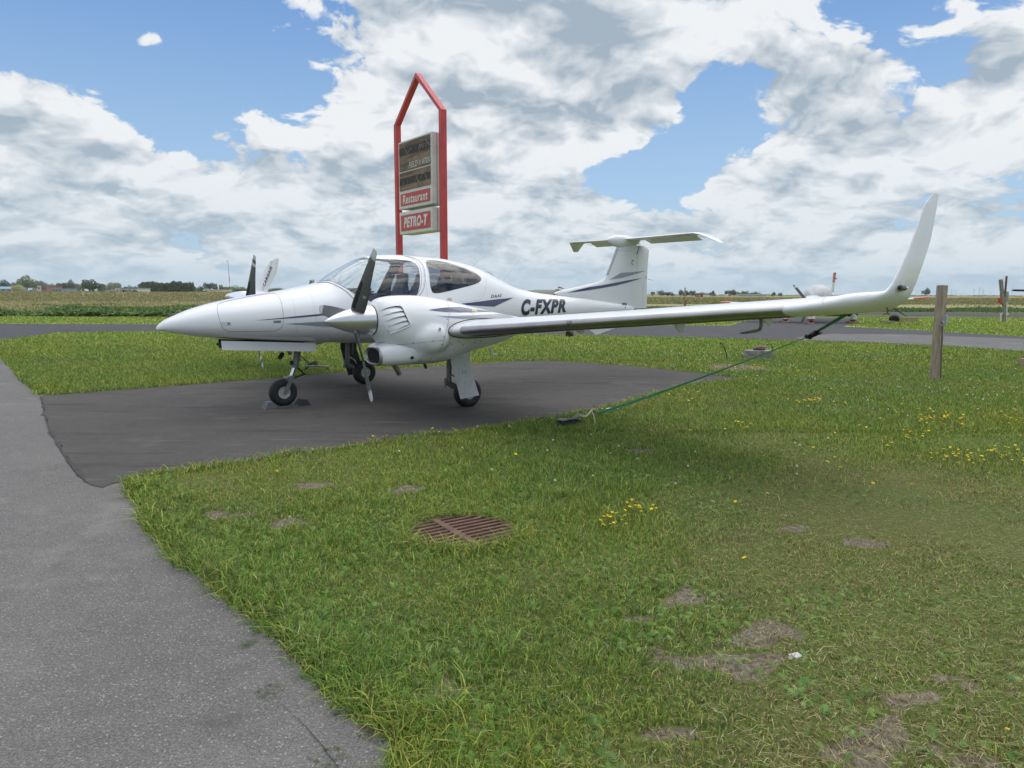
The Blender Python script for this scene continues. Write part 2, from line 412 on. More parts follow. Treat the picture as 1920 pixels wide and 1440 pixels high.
# rounded nose/tail caps are closed by tiny rings; inner lining of the cabin
lv, lf = fus_grid(1.95, 4.75, 150, 96, .012)
(lv2, lf2), _, _ = cut_windows(lv, lf)
LINER = mat('cabin_lining', (.075, .078, .085), .8, var=.2, vscale=6)
obj('cabin_lining', lv2, lf2, LINER, root)
cab = MB(); cab.box(P(3.3, 0, 1.0), (2.6, .95, .05)); cab.box(P(4.60, 0, 1.22), (.04, .56, .5)); cab.box(P(2.45, 0, 1.22), (.5, .9, .42), bev=.05)
cab.box(P(2.36, 0, 1.45), (.50, .86, .10), bev=.04); cab.build('instrument_panel', mat('panel_dark', (.03, .032, .036), .7, var=.3, vscale=8), root)
SEATM = mat('seat_cloth', (.14, .138, .135), .85, var=.25, vscale=10); SEATD = mat('seat_trim', (.05, .05, .055), .8)
def seat(x, y):
    b = MB(); b.box(P(x-.22, y, 1.16), (.48, .42, .14), bev=.045)
    rot = Matrix.Rotation(R(14), 3, 'Y')
    s_ = MB()
    prof = [(-.14, .20, .055), (.0, .225, .075), (.16, .215, .07), (.28, .18, .06), (.34, .135, .055), (.46, .125, .05), (.50, .095, .035)]
    rings = []
    for h, hw, th in prof:
        c = Vector((x+.10, -y, 1.22))+rot@Vector((0, 0, h)); ring = []
        for k in range(16):
            a = 2*math.pi*(k+.5)/16; ca, sa = math.cos(a), math.sin(a)
            ring.append(c+rot@Vector((th*math.copysign(abs(sa)**.6, sa), hw*math.copysign(abs(ca)**.55, ca), 0)))
        rings.append(ring)
    s_.rings(rings)
    o = s_.build('seat_back', SEATM, root); b.build('seat_cushion', SEATD, o); return o
for x, y in ((3.22, .27), (3.22, -.27), (3.92, .22), (3.92, -.22)): seat(x, y)

# ---- shapes painted or laid on a surface, cast from photo pixels on to the real skin
def lay(name, polys, bvh, m_, off=.0022, parent=None, seg=3.5, lab=None):
    bm = bmesh.new()
    for poly in polys:
        vs_ = [bm.verts.new((x, y, 0)) for x, y in poly]
        try: bm.faces.new(vs_)
        except ValueError: pass
    return lay_bm(name, bm, bvh, m_, off, parent, seg, lab)
def lay_bm(name, bm, bvh, m_, off=.0022, parent=None, seg=3.5, lab=None):
    bmesh.ops.triangulate(bm, faces=bm.faces)
    for _ in range(6):
        es = [e for e in bm.edges if e.calc_length() > seg]
        if not es: break
        bmesh.ops.subdivide_edges(bm, edges=es, cuts=1); bmesh.ops.triangulate(bm, faces=[f for f in bm.faces if len(f.verts) > 3])
    bad = []
    for v in bm.verts:
        h, n = hit(bvh, v.co.x, v.co.y)
        if h is None: bad.append(v); continue
        if n.dot(CAML-h) < 0: n = -n
        v.co = h+n*off
    bmesh.ops.delete(bm, geom=bad, context='VERTS')
    me = bpy.data.meshes.new(name); bm.to_mesh(me); bm.free(); me.materials.append(m_); me.polygons.foreach_set('use_smooth', [True]*len(me.polygons))
    o = bpy.data.objects.new(name, me); COL.objects.link(o); o.parent = parent or root
    if lab: o['label'] = lab
    return o
def strip(pts, w_, closed=False):
    """thin quads along a pixel polyline"""
    q = [Vector((x, y)) for x, y in pts]; out = []; n = len(q)
    for i in range(n if closed else n-1):
        a, b = q[i], q[(i+1) % n]; d = (b-a)
        if d.length < 1e-6: continue
        d.normalize(); nn = Vector((-d.y, d.x))*w_/2; e = d*w_*.3
        out.append([tuple(a-e+nn), tuple(b+e+nn), tuple(b+e-nn), tuple(a-e-nn)])
    return out
def smo(pts, n=5, closed=False): return [(v.x, v.y) for v in spline([(*p, 0) for p in pts], n, closed)]
def ell(cx, cy, rx, ry, n=20, rot=0): return [(cx+rx*math.cos(a)*math.cos(rot)-ry*math.sin(a)*math.sin(rot), cy+rx*math.cos(a)*math.sin(rot)+ry*math.sin(a)*math.cos(rot)) for a in [2*math.pi*k/n for k in range(n)]]
def text_bm(s_, shear=0.0, bold=0.0, space=1.0):
    c = bpy.data.curves.new('t', 'FONT'); c.body = s_; c.shear = shear; c.offset = bold; c.space_character = space; c.resolution_u = 4
    o = bpy.data.objects.new('t', c); COL.objects.link(o); bpy.context.view_layer.update()
    me = bpy.data.meshes.new_from_object(o.evaluated_get(bpy.context.evaluated_depsgraph_get()))
    bm = bmesh.new(); bm.from_mesh(me); bpy.data.objects.remove(o); bpy.data.curves.remove(c); bpy.data.meshes.remove(me)
    bmesh.ops.remove_doubles(bm, verts=bm.verts, dist=1e-5)
    xs = [v.co.x for v in bm.verts]; ys = [v.co.y for v in bm.verts]; a, b, c_, d = min(xs), max(xs), min(ys), max(ys)
    for v in bm.verts: v.co = Vector(((v.co.x-a)/(b-a), (v.co.y-c_)/(d-c_), 0))
    return bm
def quad_map(bm, bl, br, tr, tl):
    for v in bm.verts:
        u, t = v.co.x, v.co.y
        p = [(1-u)*(1-t)*bl[k]+u*(1-t)*br[k]+u*t*tr[k]+(1-u)*t*tl[k] for k in (0, 1)]; v.co = Vector((p[0], p[1], 0))
    return bm

# ---- nacelles
NY = 1.767
NTAB = [(1.85, 1.315, .975, .170, 1.145), (1.87, 1.335, .955, .190, 1.145), (1.92, 1.378, .90, .24, 1.13), (2.0, 1.399, .83, .300, 1.10), (2.135, 1.413, .73, .360, 1.06), (2.25, 1.416, .645, .388, 1.04), (2.354, 1.414, .612, .405, 1.02), (2.578, 1.392, .612, .425, 1.01),
 (2.811, 1.349, .652, .430, 1.0), (2.957, 1.318, .692, .42, 1.0), (3.133, 1.275, .733, .405, 1.0), (3.46, 1.203, .785, .340, 1.0), (3.7, 1.155, .84, .265, 1.0), (3.90, 1.12, .90, .19, 1.01), (4.08, 1.07, .97, .10, 1.02), (4.16, 1.04, 1.01, .03, 1.025)]
nx_ = [r[0] for r in NTAB]; NTf, NBf, NWf, NMf = [pchip(nx_, [r[k] for r in NTAB]) for k in (1, 2, 3, 4)]
def bulge(x, z, side):
    return .065*math.exp(-((((x-BLX)/.19)**2+((z-BLZ)/.15)**2)**3))
BLX, BLZ = 2.42, .915
def nac_pt(x, th, side=1):
    t, b, w_, m_ = NTf(x), NBf(x), NWf(x), NMf(x); c, s_ = math.cos(th), math.sin(th)
    n = 2.1+.5*min(1, max(0, (x-1.9)/.5)) if s_ >= 0 else 2.1+.7*min(1, max(0, (x-1.9)/.5))
    y = w_*math.copysign(abs(c)**(2/n), c); z = m_+((t-m_) if s_ >= 0 else (m_-b))*math.copysign(abs(s_)**(2/n), s_)
    if s_ > 0: y *= 1-.10*abs(s_)**2
    if c > 0: y += bulge(x, z, side)
    return P(x, side*(NY+y), z)
def nac_grid(side):
    xs = [1.85, 1.855, 1.862]+[1.87+(4.16-1.87)*i/110 for i in range(111)]; nt = 88
    vs_ = [nac_pt(x, 2*math.pi*(k+.5)/nt, side) for x in xs for k in range(nt)]; fs = []
    for i in range(len(xs)-1):
        for k in range(nt): k2 = (k+1) % nt; q = [i*nt+k, (i+1)*nt+k, (i+1)*nt+k2, i*nt+k2]; fs.append(q if side > 0 else q[::-1])
    return vs_, fs
nv, nf = nac_grid(1); NB = BVHTree.FromPolygons(nv, nf)
# gill outlet on the outboard flank: opening outlined in photo pixels, turned into x/z of the skin
gill_px = smo([zc(870, 735), zc(960, 690), zc(1060, 668), zc(1130, 664), zc(1165, 682)], 4)+[zc(1210, 770), zc(1262, 880)]+smo([zc(1275, 905), zc(1255, 930), zc(1180, 965), zc(1085, 1000), zc(1010, 1030)], 3)+[zc(1130, 950), zc(945, 956), zc(1060, 905), zc(912, 884), zc(1030, 840), zc(880, 808), zc(1000, 762)]
gill_px = smo([zc(868, 737), zc(960, 692), zc(1060, 668), zc(1130, 664), zc(1165, 682)], 4)+[zc(1210, 770), zc(1262, 880), zc(1278, 905), zc(1255, 930), zc(1180, 960), zc(1085, 1000), zc(1000, 1038), zc(975, 1000), zc(945, 956), zc(912, 884), zc(880, 808)]
gp_ = []
for q in gill_px:
    h, n = hit(NB, *q)
    if h: gp_.append((h.x, h.z))
gill_poly = gp_
def gill_cut(v, f, side):
    X = np.array([a.x for a in v]); Z = np.array([a.z for a in v]); Y = np.array([-a.y*side for a in v])
    s_ = sdf_poly(X, Z, gill_poly); s_ = np.where(Y < NY, 1.0, s_); return split_mesh(v, f, s_)
Xf, Zf = [sum(p[k] for p in gill_poly)/len(gill_poly) for k in (0, 1)]
def nac_y(x, z):   # port-side skin y at x,z
    r = NB.ray_cast(Vector((x, -4, z)), Vector((0, 1, 0))); return -r[0].y if r[0] else NY+.4
def nacelle(side):
    v, f = nac_grid(side); (o_v, o_f), (g_v, g_f) = gill_cut(v, f, side)
    nm = 'engine_nacelle'; n = obj(nm, o_v, o_f, WHITE, root)
    # recessed floor behind the gills
    b = MB(); b.v = [Vector((p.x, p.y+side*.062, p.z)) for p in g_v]; b.f = g_f; b.m = [0]*len(g_f)
    b.build('gill_recess', mat('recess_grey', (.10, .105, .11), .6), n)
    # gill slats
    for k in range(5):
        sx0, sz0 = fus_like(GST[k]); sx1, sz1 = fus_like(GEN[k]); s2x, s2z = fus_like(GEN[k+1]) if k < 4 else (sx1-.02, sz1-.055)
        s3x, s3z = fus_like(GST[k+1]) if k < 4 else (sx0+.03, sz0-.05)
        rows = []
        for i in range(13):
            t = i/12; ax, az = sx0+(sx1-sx0)*t, sz0+(sz1-sz0)*t+.012*math.sin(math.pi*t); bx, bz = s3x+(s2x-s3x)*t, s3z+(s2z-s3z)*t+.012*math.sin(math.pi*t)
            row = []
            for j in range(5):
                u = j/4; x = ax+(bx-ax)*u; z = az+(bz-az)*u; y = nac_y(x, z)-.001-.036*(t**.7)*(1-u)**1.3
                row.append(P(x, side*y, z))
            rows.append(row)
        b = MB(); b.rings(rows, False, False)
        b.add([r[-1] for r in rows]+[r[-1]+Vector((0, side*.012, .0)) for r in rows], [[i, i+1, 14+i, 13+i] for i in range(12)])
        b.build('gill_slat', WHITE, n)
    # rim at the back of the outlet
    rim = [zc(1125, 660), zc(1168, 682), zc(1212, 770), zc(1264, 880), zc(1283, 905), zc(1258, 933), zc(1180, 968), zc(1085, 1006), zc(1012, 1036)]
    pts = []
    for q in smo(rim, 4):
        x, z = fus_like(q); pts.append(P(x, side*(nac_y(x, z)+.002), z))
    b = MB(); b.tube(pts, .0085, 8); b.build('gill_rim', WHITE, n)
    # chin cowl with the rounded air intake
    b = MB(); cz, cy = .742, NY+.01; rings = []
    def rr(x, hw, hh, z, n_=36, e=2.9):
        out = []
        for k in range(n_):
            a = 2*math.pi*k/n_; c, s_ = math.cos(a), math.sin(a); zz_ = z+hh*math.copysign(abs(s_)**(2/e), s_); out.append(P(x, side*(cy+hw*math.copysign(abs(c)**(2/e), c)+(bulge(x, zz_, side) if c > 0 else 0)), zz_))
        return out if side > 0 else out[::-1]
    for x, hw, hh, z in ((1.865, .158, .082, cz), (1.850, .162, .086, cz), (1.845, .170, .094, cz), (1.853, .184, .106, cz+.002), (1.88, .202, .118, cz+.008), (1.95, .234, .134, .757), (2.05, .270, .146, .766), (2.15, .300, .160, .778), (2.25, .318, .176, .795), (2.35, .320, .178, .81), (2.45, .27, .13, .83)):
        rings.append(rr(x, hw, hh, z))
    b.rings(rings, False); b.build('chin_cowl', WHITE, n)
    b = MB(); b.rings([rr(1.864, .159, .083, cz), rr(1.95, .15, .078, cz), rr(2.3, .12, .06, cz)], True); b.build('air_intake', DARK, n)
    b = MB(); b.rings([rr(1.860, .1585, .0825, cz), rr(1.8455, .1625, .0865, cz), rr(1.8405, .170, .094, cz), rr(1.849, .184, .106, cz), rr(1.870, .196, .1145, cz+.001)], False); b.build('intake_lip', METAL, n)
    b = MB(); b.tube([P(2.13, side*1.70, .66), P(2.228, side*1.70, .491)], .031, 14); b.tube([P(2.2275, side*1.70, .4915), P(2.15, side*1.70, .625)], .026, 14); b.build('exhaust_pipe', mat('exhaust_steel', (.30, .27, .23), .4, metal=1.0, var=.3), n)
    b = MB(); b.tube([P(2.54, side*1.70, .66), P(2.592, side*1.70, .535)], .016, 10); b.build('drain_pipe', BLACK, n)
    # spinner and backplate
    b = MB(); b.lathe([(0, .0015), (.008, .010), (.05, .034), (.10, .060), (.154, .083), (.23, .111), (.315, .136), (.42, .156), (.50, .165), (.545, .168), (.552, .162)], P(1.29, side*NY, 1.146), (1, 0, 0), 48); sp = b.build('spinner', SILVER, n)
    b = MB(); b.lathe([(0, .05), (.001, .158), (.022, .158)], P(1.842, side*NY, 1.146), (1, 0, 0), 40); b.build('spinner_backplate', mat('backplate', (.30, .31, .31), .4, metal=.6), sp)
    return n
def fus_like(q):
    h, n = hit(NB, *q); return (h.x, h.z)
GST = [zc(868, 737), zc(880, 808), zc(912, 884), zc(945, 956), zc(1010, 1032)]
GEN = [zc(1150, 672), zc(1180, 728), zc(1208, 790), zc(1240, 855), zc(1268, 905)]
nac_port = nacelle(1); nac_star = nacelle(-1)

# ---- propeller blades
PX, PZ = 1.637, 1.146
def blade(side, ang, parent):
    a = R(ang); rad = P(0, side*0, 0); rdir = Vector((0, -math.cos(a), math.sin(a)))      # port coordinates
    c = P(PX, side*NY, PZ); tdir = Vector((1, 0, 0)).cross(rdir)
    rings = []; stripes = []
    def ringat(r_, ch, th, tw):
        u = (tdir*math.cos(tw)+Vector((1, 0, 0))*math.sin(tw)); v = rdir.cross(u); o_ = []
        for k in range(20):
            b_ = 2*math.pi*k/20; xx = math.cos(b_); yy = math.sin(b_)
            o_.append(c+rdir*r_+u*(xx*ch/2+ch*.06)+v*(yy*th/2*(1-.35*xx)))
        return o_
    data = [(.11, .135, .050, 50), (.15, .158, .042, 46), (.22, .168, .032, 40), (.32, .166, .025, 33), (.45, .156, .020, 24), (.6, .142, .016, 15), (.75, .124, .013, 9), (.8, .117, .012, 7.5), (.83, .112, .011, 7), (.87, .102, .010, 6), (.915, .085, .008, 5), (.935, .060, .005, 5)]
    f = pchip([d[0] for d in data], [d[1] for d in data]); g = pchip([d[0] for d in data], [d[2] for d in data]); h = pchip([d[0] for d in data], [d[3] for d in data])
    b = MB(); rs = [.11+.006*i for i in range(138) if .11+.006*i < .935]+[.9349]
    R_ = [ringat(r_, f(r_), g(r_), R(h(r_))) for r_ in rs]; b.rings(R_)
    WHT, GR2 = 1, 2
    mi = []
    for i in range(len(rs)-1):
        r_ = rs[i]; k_ = 0
        if r_ > .835: k_ = 1
        elif .812 < r_ < .826: k_ = 1
        if side < 0: k_ = 1 if (.76 < r_ < .81 or r_ > .86) else 0
        mi += [k_]*20
    mi += [0, 1]
    # black de-icing boot along the inner leading edge
    for i in range(len(rs)-1):
        if .16 < rs[i] < .50:
            for k in list(range(13, 17))+list(range(7, 13)):
                if k in (8, 9, 10, 11, 12, 13): mi[i*20+k] = 2
    o = obj('propeller_blade', b.v, b.f, None, parent, True, 50, [PROPG, mat('tip_white', (.62, .63, .62), .45), mat('boot_black', (.02, .02, .022), .6)], mi)
    return o
SP = [o for o in nac_port.children if o.name.startswith('spinner')][0]; SS = [o for o in nac_star.children if o.name.startswith('spinner')][0]
for k in range(3): blade(1, 53.33+120*k, SP); blade(-1, 63.32+120*k, SS)

# ---- wings
def naca(n_=22, t=.14, cam_=.02):
    """closed loop of (x, z) going from trailing edge over the top to the nose and back below"""
    up = []; lo = []
    for i in range(n_+1):
        x = .5*(1-math.cos(math.pi*i/n_)); yt = 5*t*(.2969*math.sqrt(x)-.126*x-.3516*x*x+.2843*x**3-.1015*x**4)
        yc = cam_/.16*(.8*x-x*x) if x < .4 else cam_/.36*(.2+.8*x-x*x)
        up.append((x, yc+yt)); lo.append((x, yc-yt))
    return up[::-1]+lo[1:-1]
AF = naca()
def wing_sec(Y, le, te, z, tilt, thick, side, sub=None, off=0.0, inc=1.5):
    c = te-le; out = []; k_ = min(1, max(0, (Y-6.35)/.25)); inc = 1.5+3.0*k_*k_*(3-2*k_)
    nrm = Vector((0, side*math.sin(R(tilt)), math.cos(R(tilt))))
    pts = AF if sub is None else sub
    for (x, zz_) in pts:
        zz2 = zz_*thick/.14
        p = P(le+x*c, side*Y, z-math.tan(R(inc))*x*c)+nrm*(zz2*c)
        out.append(p)
    return out
WS = [(.30, 2.585, 4.0, .858, 0, .15), (1.2, 2.59, 4.0, .925, 0, .15), (2.1, 2.60, 3.985, .995, 0, .145), (2.32, 2.603, 3.97, 1.014, 0, .145), (3.2, 2.615, 3.90, 1.084, 0, .14), (4.2, 2.632, 3.825, 1.164, 0, .135), (5.2, 2.65, 3.75, 1.244, 0, .135), (6.1, 2.664, 3.685, 1.316, 0, .135),
      (6.35, 2.672, 3.67, 1.336, 0, .135), (6.46, 2.70, 3.665, 1.352, 2, .135), (6.55, 2.76, 3.665, 1.370, 5, .135), (6.62, 2.88, 3.67, 1.395, 9, .135), (6.665, 3.05, 3.68, 1.415, 18, .13), (6.69, 3.18, 3.69, 1.430, 30, .125), (6.71, 3.275, 3.685, 1.452, 55, .115), (6.722, 3.33, 3.70, 1.495, 80, .11),
      (6.730, 3.385, 3.735, 1.56, 85, .10), (6.735, 3.475, 3.80, 1.675, 86, .09), (6.735, 3.555, 3.86, 1.77, 86, .09), (6.735, 3.625, 3.91, 1.87, 86, .09), (6.735, 3.69, 3.94, 1.97, 86, .085), (6.735, 3.745, 3.963, 2.06, 86, .08), (6.735, 3.765, 3.968, 2.08, 86, .08), (6.735, 3.83, 3.977, 2.125, 86, .07), (6.735, 3.905, 3.987, 2.165, 86, .05)]
def lerp_secs(WS, n_):
    ys = list(range(len(WS))); fs = [pchip(ys, [w_[k] for w_ in WS]) for k in range(6)]
    return [tuple(f(i*(len(WS)-1)/n_) for f in fs) for i in range(n_+1)]
WSF = lerp_secs(WS, 96)
wing_bvh = {}
for side in (1, -1):
    b = MB(); b.rings([wing_sec(*s_, side) for s_ in WSF]); w_ = b.build('wing', WHITE, root, auto=60)
    wing_bvh[side] = BVHTree.FromPolygons([tuple(v) for v in b.v], [f for f in b.f if len(f) == 4])
    # polished leading-edge strip
    sub = [p for i, p in enumerate(AF)][22-2:22+5]
    def sec_at(Y):
        for i in range(len(WSF)-1):
            if WSF[i][0] <= Y <= WSF[i+1][0]:
                t = (Y-WSF[i][0])/(WSF[i+1][0]-WSF[i][0]+1e-9); return tuple(WSF[i][k]*(1-t)+WSF[i+1][k]*t for k in range(6))
    dl = MB(); rows = []
    for i in range(41):
        s_ = sec_at(2.42+(6.30-2.42)*i/40); c = s_[2]-s_[1]; r_ = wing_sec(*s_, side, sub)
        cen = P(s_[1]+.04*c, side*s_[0], s_[3])
        rows.append([p+(p-cen).normalized()*.0022 for p in r_])
    dl.rings(rows, False, False); dl.build('leading_edge', METAL, w_, auto=80)
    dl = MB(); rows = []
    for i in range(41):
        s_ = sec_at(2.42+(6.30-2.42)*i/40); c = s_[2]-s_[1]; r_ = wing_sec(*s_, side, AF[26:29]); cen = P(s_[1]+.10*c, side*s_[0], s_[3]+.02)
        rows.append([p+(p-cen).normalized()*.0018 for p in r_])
    dl.rings(rows, False, False); dl.build('lower_reflection', mat('reflection_dark', (.030, .028, .026), .5), w_, auto=80)  # dark strip painted in as the ground's reflection below the metal edge
    # root fairing ring where the outer wing meets the nacelle
    s_ = sec_at(2.23); pts = wing_sec(*s_, side); cen = P((s_[1]+s_[2])/2, side*s_[0], s_[3])
    ring = [cen+(p-cen)*1.035+Vector((0, 0, .008 if p.z > cen.z else -.008)) for p in pts[6:-4]]
    b = MB(); b.tube(ring, .006, 6); b.build('root_fairing_seal', BLACK, w_)
    # control hinge horn
    b = MB()
    def horn(Y, x, zd, wd):
        s_ = sec_at(Y); z0 = s_[3]-.03
        pr = [(x-wd*.9, z0), (x+wd*.55, z0), (x+wd*.42, z0-zd*.8), (x+wd*.1, z0-zd), (x-wd*.28, z0-zd*.78)]
        b.add([P(a, side*(Y-.006), c) for a, c in pr]+[P(a, side*(Y+.006), c) for a, c in pr], [[0, 1, 2, 3, 4], [9, 8, 7, 6, 5]]+[[i, (i+1) % 5, 5+(i+1) % 5, 5+i][::-1] for i in range(5)])
        b.tube([P(x+wd*.45, side*Y, z0-zd*.35), P(x+wd*1.3, side*Y, z0-zd*.02)], .005, 6)
    horn(3.30, 3.62, .085, .13); horn(4.73, 3.55, .12, .13); horn(5.68, 3.50, .085, .12)
    b.build('control_horn', DWHITE, w_, auto=30)
    b = MB()
    if side > 0:
        b.tube([P(3.0, 5.93, 1.27), P(3.0, 5.93, 1.235)], .017, 10); b.tube([P(3.0, 5.93, 1.235), P(3.0, 5.93, 1.19), P(2.99, 5.93, 1.168), P(2.95, 5.93, 1.158), P(2.78, 5.93, 1.15), P(2.73, 5.93, 1.15)], [.012, .012, .012, .012, .009, .005], 10); b.build('pitot_probe', GUN, w_)
    # navigation and strobe light on the tip
    b = MB(); b.lathe([(-.03, .010), (-.028, .021), (.03, .021), (.032, .02)], P(3.43, side*6.755, 1.475), (1, 0, .0), 20); nl = b.build('nav_light', mat('lamp_grey', (.12, .12, .12), .4, metal=.5), w_)
    b = MB(); b.lathe([(.032, .02), (.055, .018), (.085, .010), (.097, .002)], P(3.43, side*6.755, 1.475), (1, 0, 0), 20); b.build('lamp_lens', mat('clear_lens', (.75, .76, .74), .08, coat=1.0), nl)
    b = MB(); b.tube([P(3.66, side*6.6, 1.33), P(3.84, side*6.63, 1.26)], [.005, .002], 6); b.build('static_wick', BLACK, w_)
    wing_obj = w_
    if side > 0: WPORT = w_

# ---- tail
def fin_loft(rows, th, m_, name, parent, n_=14, blunt=False):
    """rows: (z, x0, x1) ; half-thickness th(z)"""
    b = MB(); rs = []
    for z, x0, x1 in rows:
        c = x1-x0; T = th(z) if callable(th) else th; top = []; bot = []
        for i in range(n_+1):
            t = i/n_; x = x0+c*(t*t if not blunt else t); u = (x-x0)/c
            w_ = T*(math.sqrt(min(1, u/.35)) if not blunt else 1)*(1-.0*u) if not blunt else T*(1-u)+.003
            top.append(P(x, w_, z)); bot.append(P(x, -w_, z))
        rs.append(top+bot[::-1][:-1] if not blunt else top+bot[::-1])
    b.rings(rs); return b.build(name, m_, parent, auto=50)
finx0 = pchip([1.0, 1.24, 1.33, 1.39, 1.44, 1.49, 1.53, 1.565, 1.60, 1.64, 1.70, 2.17, 2.26], [7.2, 6.9, 6.35, 6.15, 6.40, 6.70, 6.95, 7.17, 7.30, 7.38, 7.418, 7.665, 7.71])
hinge = pchip([1.0, 1.105, 2.083, 2.26], [7.93, 7.955, 8.225, 8.275])
zs = [1.12, 1.24, 1.33, 1.39, 1.42, 1.45, 1.48, 1.51, 1.54, 1.565, 1.59, 1.62, 1.66, 1.72, 1.85, 2.0, 2.1, 2.17, 2.24]
fin = fin_loft([(z, finx0(z), hinge(z)) for z in zs], lambda z: .058-.018*(z-1.1), WHITE, 'tail_fin', root, 20)
rud = fin_loft([(1.085, 7.965, 8.50), (1.11, 7.965, 8.528), (1.64, 8.112, 8.512), (2.08, 8.232, 8.548), (2.165, 8.262, 8.560), (2.22, 8.285, 8.47), (2.24, 8.30, 8.41)], .034, WHITE, 'rudder', fin, 8, True)
b = MB(); rs = []
bw = pchip([0, .03, .12, .3, .5, .75, 1], [.004, .022, .050, .070, .066, .045, .006]); bt = pchip([0, .03, .12, .3, .5, .75, 1], [.004, .022, .060, .092, .088, .060, .01]); bb_ = pchip([0, .03, .12, .3, .6, .85, 1], [.004, .026, .075, .125, .135, .10, .02])
for i in range(25):
    t = (1-math.cos(math.pi*i/24))/2; x = 7.41+.90*t
    rs.append([P(x, bw(t)*math.cos(q), 2.315+.02*t+(bt(t) if math.sin(q) > 0 else bb_(t))*math.sin(q)) for q in [2*math.pi*k/24 for k in range(24)]])
b.rings(rs); bul = b.build('tail_bullet', WHITE, fin)
AFS = naca(16, .10, .0)
for side in (1, -1):
    b = MB(); rows = []
    for Y, x0, x1, z, tl, th in ((.0, 7.80, 8.40, 2.345, 0, .10), (.10, 7.86, 8.40, 2.345, 0, .10), (1.46, 7.90, 8.34, 2.362, 0, .09), (1.50, 7.91, 8.345, 2.360, -14, .09), (1.56, 7.98, 8.36, 2.343, -26, .085), (1.66, 8.12, 8.385, 2.278, -32, .08), (1.77, 8.28, 8.41, 2.20, -35, .07)):
        c = x1-x0; nrm = Vector((0, side*math.sin(R(tl)), math.cos(R(tl)))); rows.append([P(x0+x*c, side*Y, z)+nrm*(zz_*th/.10*c) for x, zz_ in AFS])
    b.rings(rows); st = b.build('tailplane', WHITE, root, auto=60)
    b = MB(); rows = []
    for Y in (.14, .7, 1.40):
        c = .43; x0 = 7.885+.02*Y/1.5; rows.append([P(x0+x*c-.003*(1-x), side*Y, 2.352+.009*Y/1.4+zz_*1.10*c) for x, zz_ in AFS[16-4:16+5]])
    b.rings(rows, False, False); b.build('leading_edge', METAL, st, auto=80)
    b = MB(); b.rings([[P(8.30, side*y, 2.365), P(8.30, side*y, 2.335), P(8.47, side*y, 2.275), P(8.472, side*y, 2.283)] for y in (.13, .7, 1.28)]); b.build('elevator', WHITE, st, auto=20)
    b = MB(); b.tube([P(8.3, side*1.35, 2.34), P(8.42, side*1.37, 2.30)], .003, 5); b.build('static_wick', BLACK, st)
# fin leading-edge strip, ventral fin, tail details
b = MB(); rows = []
for z in (1.70, 1.85, 2.0, 2.165):
    x = finx0(z); rows.append([P(x+d, w_, z) for d, w_ in ((.05, -.025), (.02, -.016), (-.004, 0), (.02, .016), (.05, .025))])
    rows[-1] = [P(x+d, w_*1.0, z) for d, w_ in ((.042, -.0215), (.018, -.0155), (.004, -.008), (-.003, 0), (.004, .008), (.018, .0155), (.042, .0215))]
b.rings(rows, False, False); b.build('leading_edge', METAL, fin, auto=80)
b = MB(); pr = [(7.0, .99), (6.99, .745), (7.16, .633), (7.46, .70), (7.88, .78), (8.0, 1.0)]
b.add([P(x, .012, z) for x, z in pr]+[P(x, -.012, z) for x, z in pr], [list(range(6)), list(range(6, 12))[::-1]]+[[i, (i+1) % 6, 6+(i+1) % 6, 6+i] for i in range(6)]); b.build('ventral_fin', WHITE, root, auto=30)
b = MB(); b.tube([P(8.53, 0, 1.63), P(8.62, 0, 1.615), P(8.68, 0, 1.60)], .003, 5); b.build('static_wick', BLACK, rud)
# aerials
for p0, p1 in ((P(4.46, 0, 1.80), P(4.851, 0, 2.061)), (P(5.05, 0, 1.57), P(5.45, 0, 1.961))):
    b = MB(); b.tube([p0, p0.lerp(p1, .12), p0.lerp(p1, .2), p1], [.022, .012, .0055, .0028], 8); b.build('aerial', DWHITE, root)
b = MB(); b.tube([P(4.69, 0, 1.722), P(4.74, 0, 1.745), P(4.80, 0, 1.735), P(4.86, 0, 1.70), P(4.89, 0, 1.655)], [.008, .012, .012, .012, .008], 8); b.build('beacon_aerial', DWHITE, root)
b = MB(); b.tube([P(4.70, 0, .80), P(4.748, 0, .629), P(4.883, 0, .444)], [.016, .014, .010], 8); b.box(P(4.905, 0, .442), (.075, .02, .012)); b.build('belly_aerial', DWHITE, root)

# ---- landing gear
def wheel(c, r_, w_, parent, rimr=.44):
    b = MB(); k = []
    tr = r_-.0; prof = [(-.42, rimr), (-.50, rimr+.12), (-.50, .80), (-.42, .93), (-.25, .99), (0, 1.0), (.25, .99), (.42, .93), (.50, .80), (.50, rimr+.12), (.42, rimr)]
    b.lathe([(h*w_, q*r_) for h, q in prof], c, (0, 1, 0), 44); t = b.build('tyre', BLACK, parent, auto=60)
    b = MB(); b.lathe([(-.40*w_, rimr*r_*1.02), (-.44*w_, rimr*r_*.95), (-.30*w_, rimr*r_*.72), (-.30*w_, .14*r_), (-.42*w_, .12*r_), (-.43*w_, .001)], c, (0, 1, 0), 32)
    b.lathe([(.40*w_, rimr*r_*1.02), (.44*w_, rimr*r_*.95), (.30*w_, rimr*r_*.72), (.30*w_, .14*r_), (.42*w_, .12*r_), (.43*w_, .001)], c, (0, 1, 0), 32)
    b.build('wheel_rim', mat('rim_cream', (.55, .55, .52), .45, var=.25, vscale=20), t)
    b = MB()
    for s_ in (-1, 1):
        for q in range(6):
            a = q*math.pi/3; b.tube([Vector(c)+Vector((math.cos(a)*.06, s_*.27*w_, math.sin(a)*.06)), Vector(c)+Vector((math.cos(a)*.06, s_*.34*w_, math.sin(a)*.06))], .007, 6)
    b.build('wheel_bolts', STEEL, t)
    return t
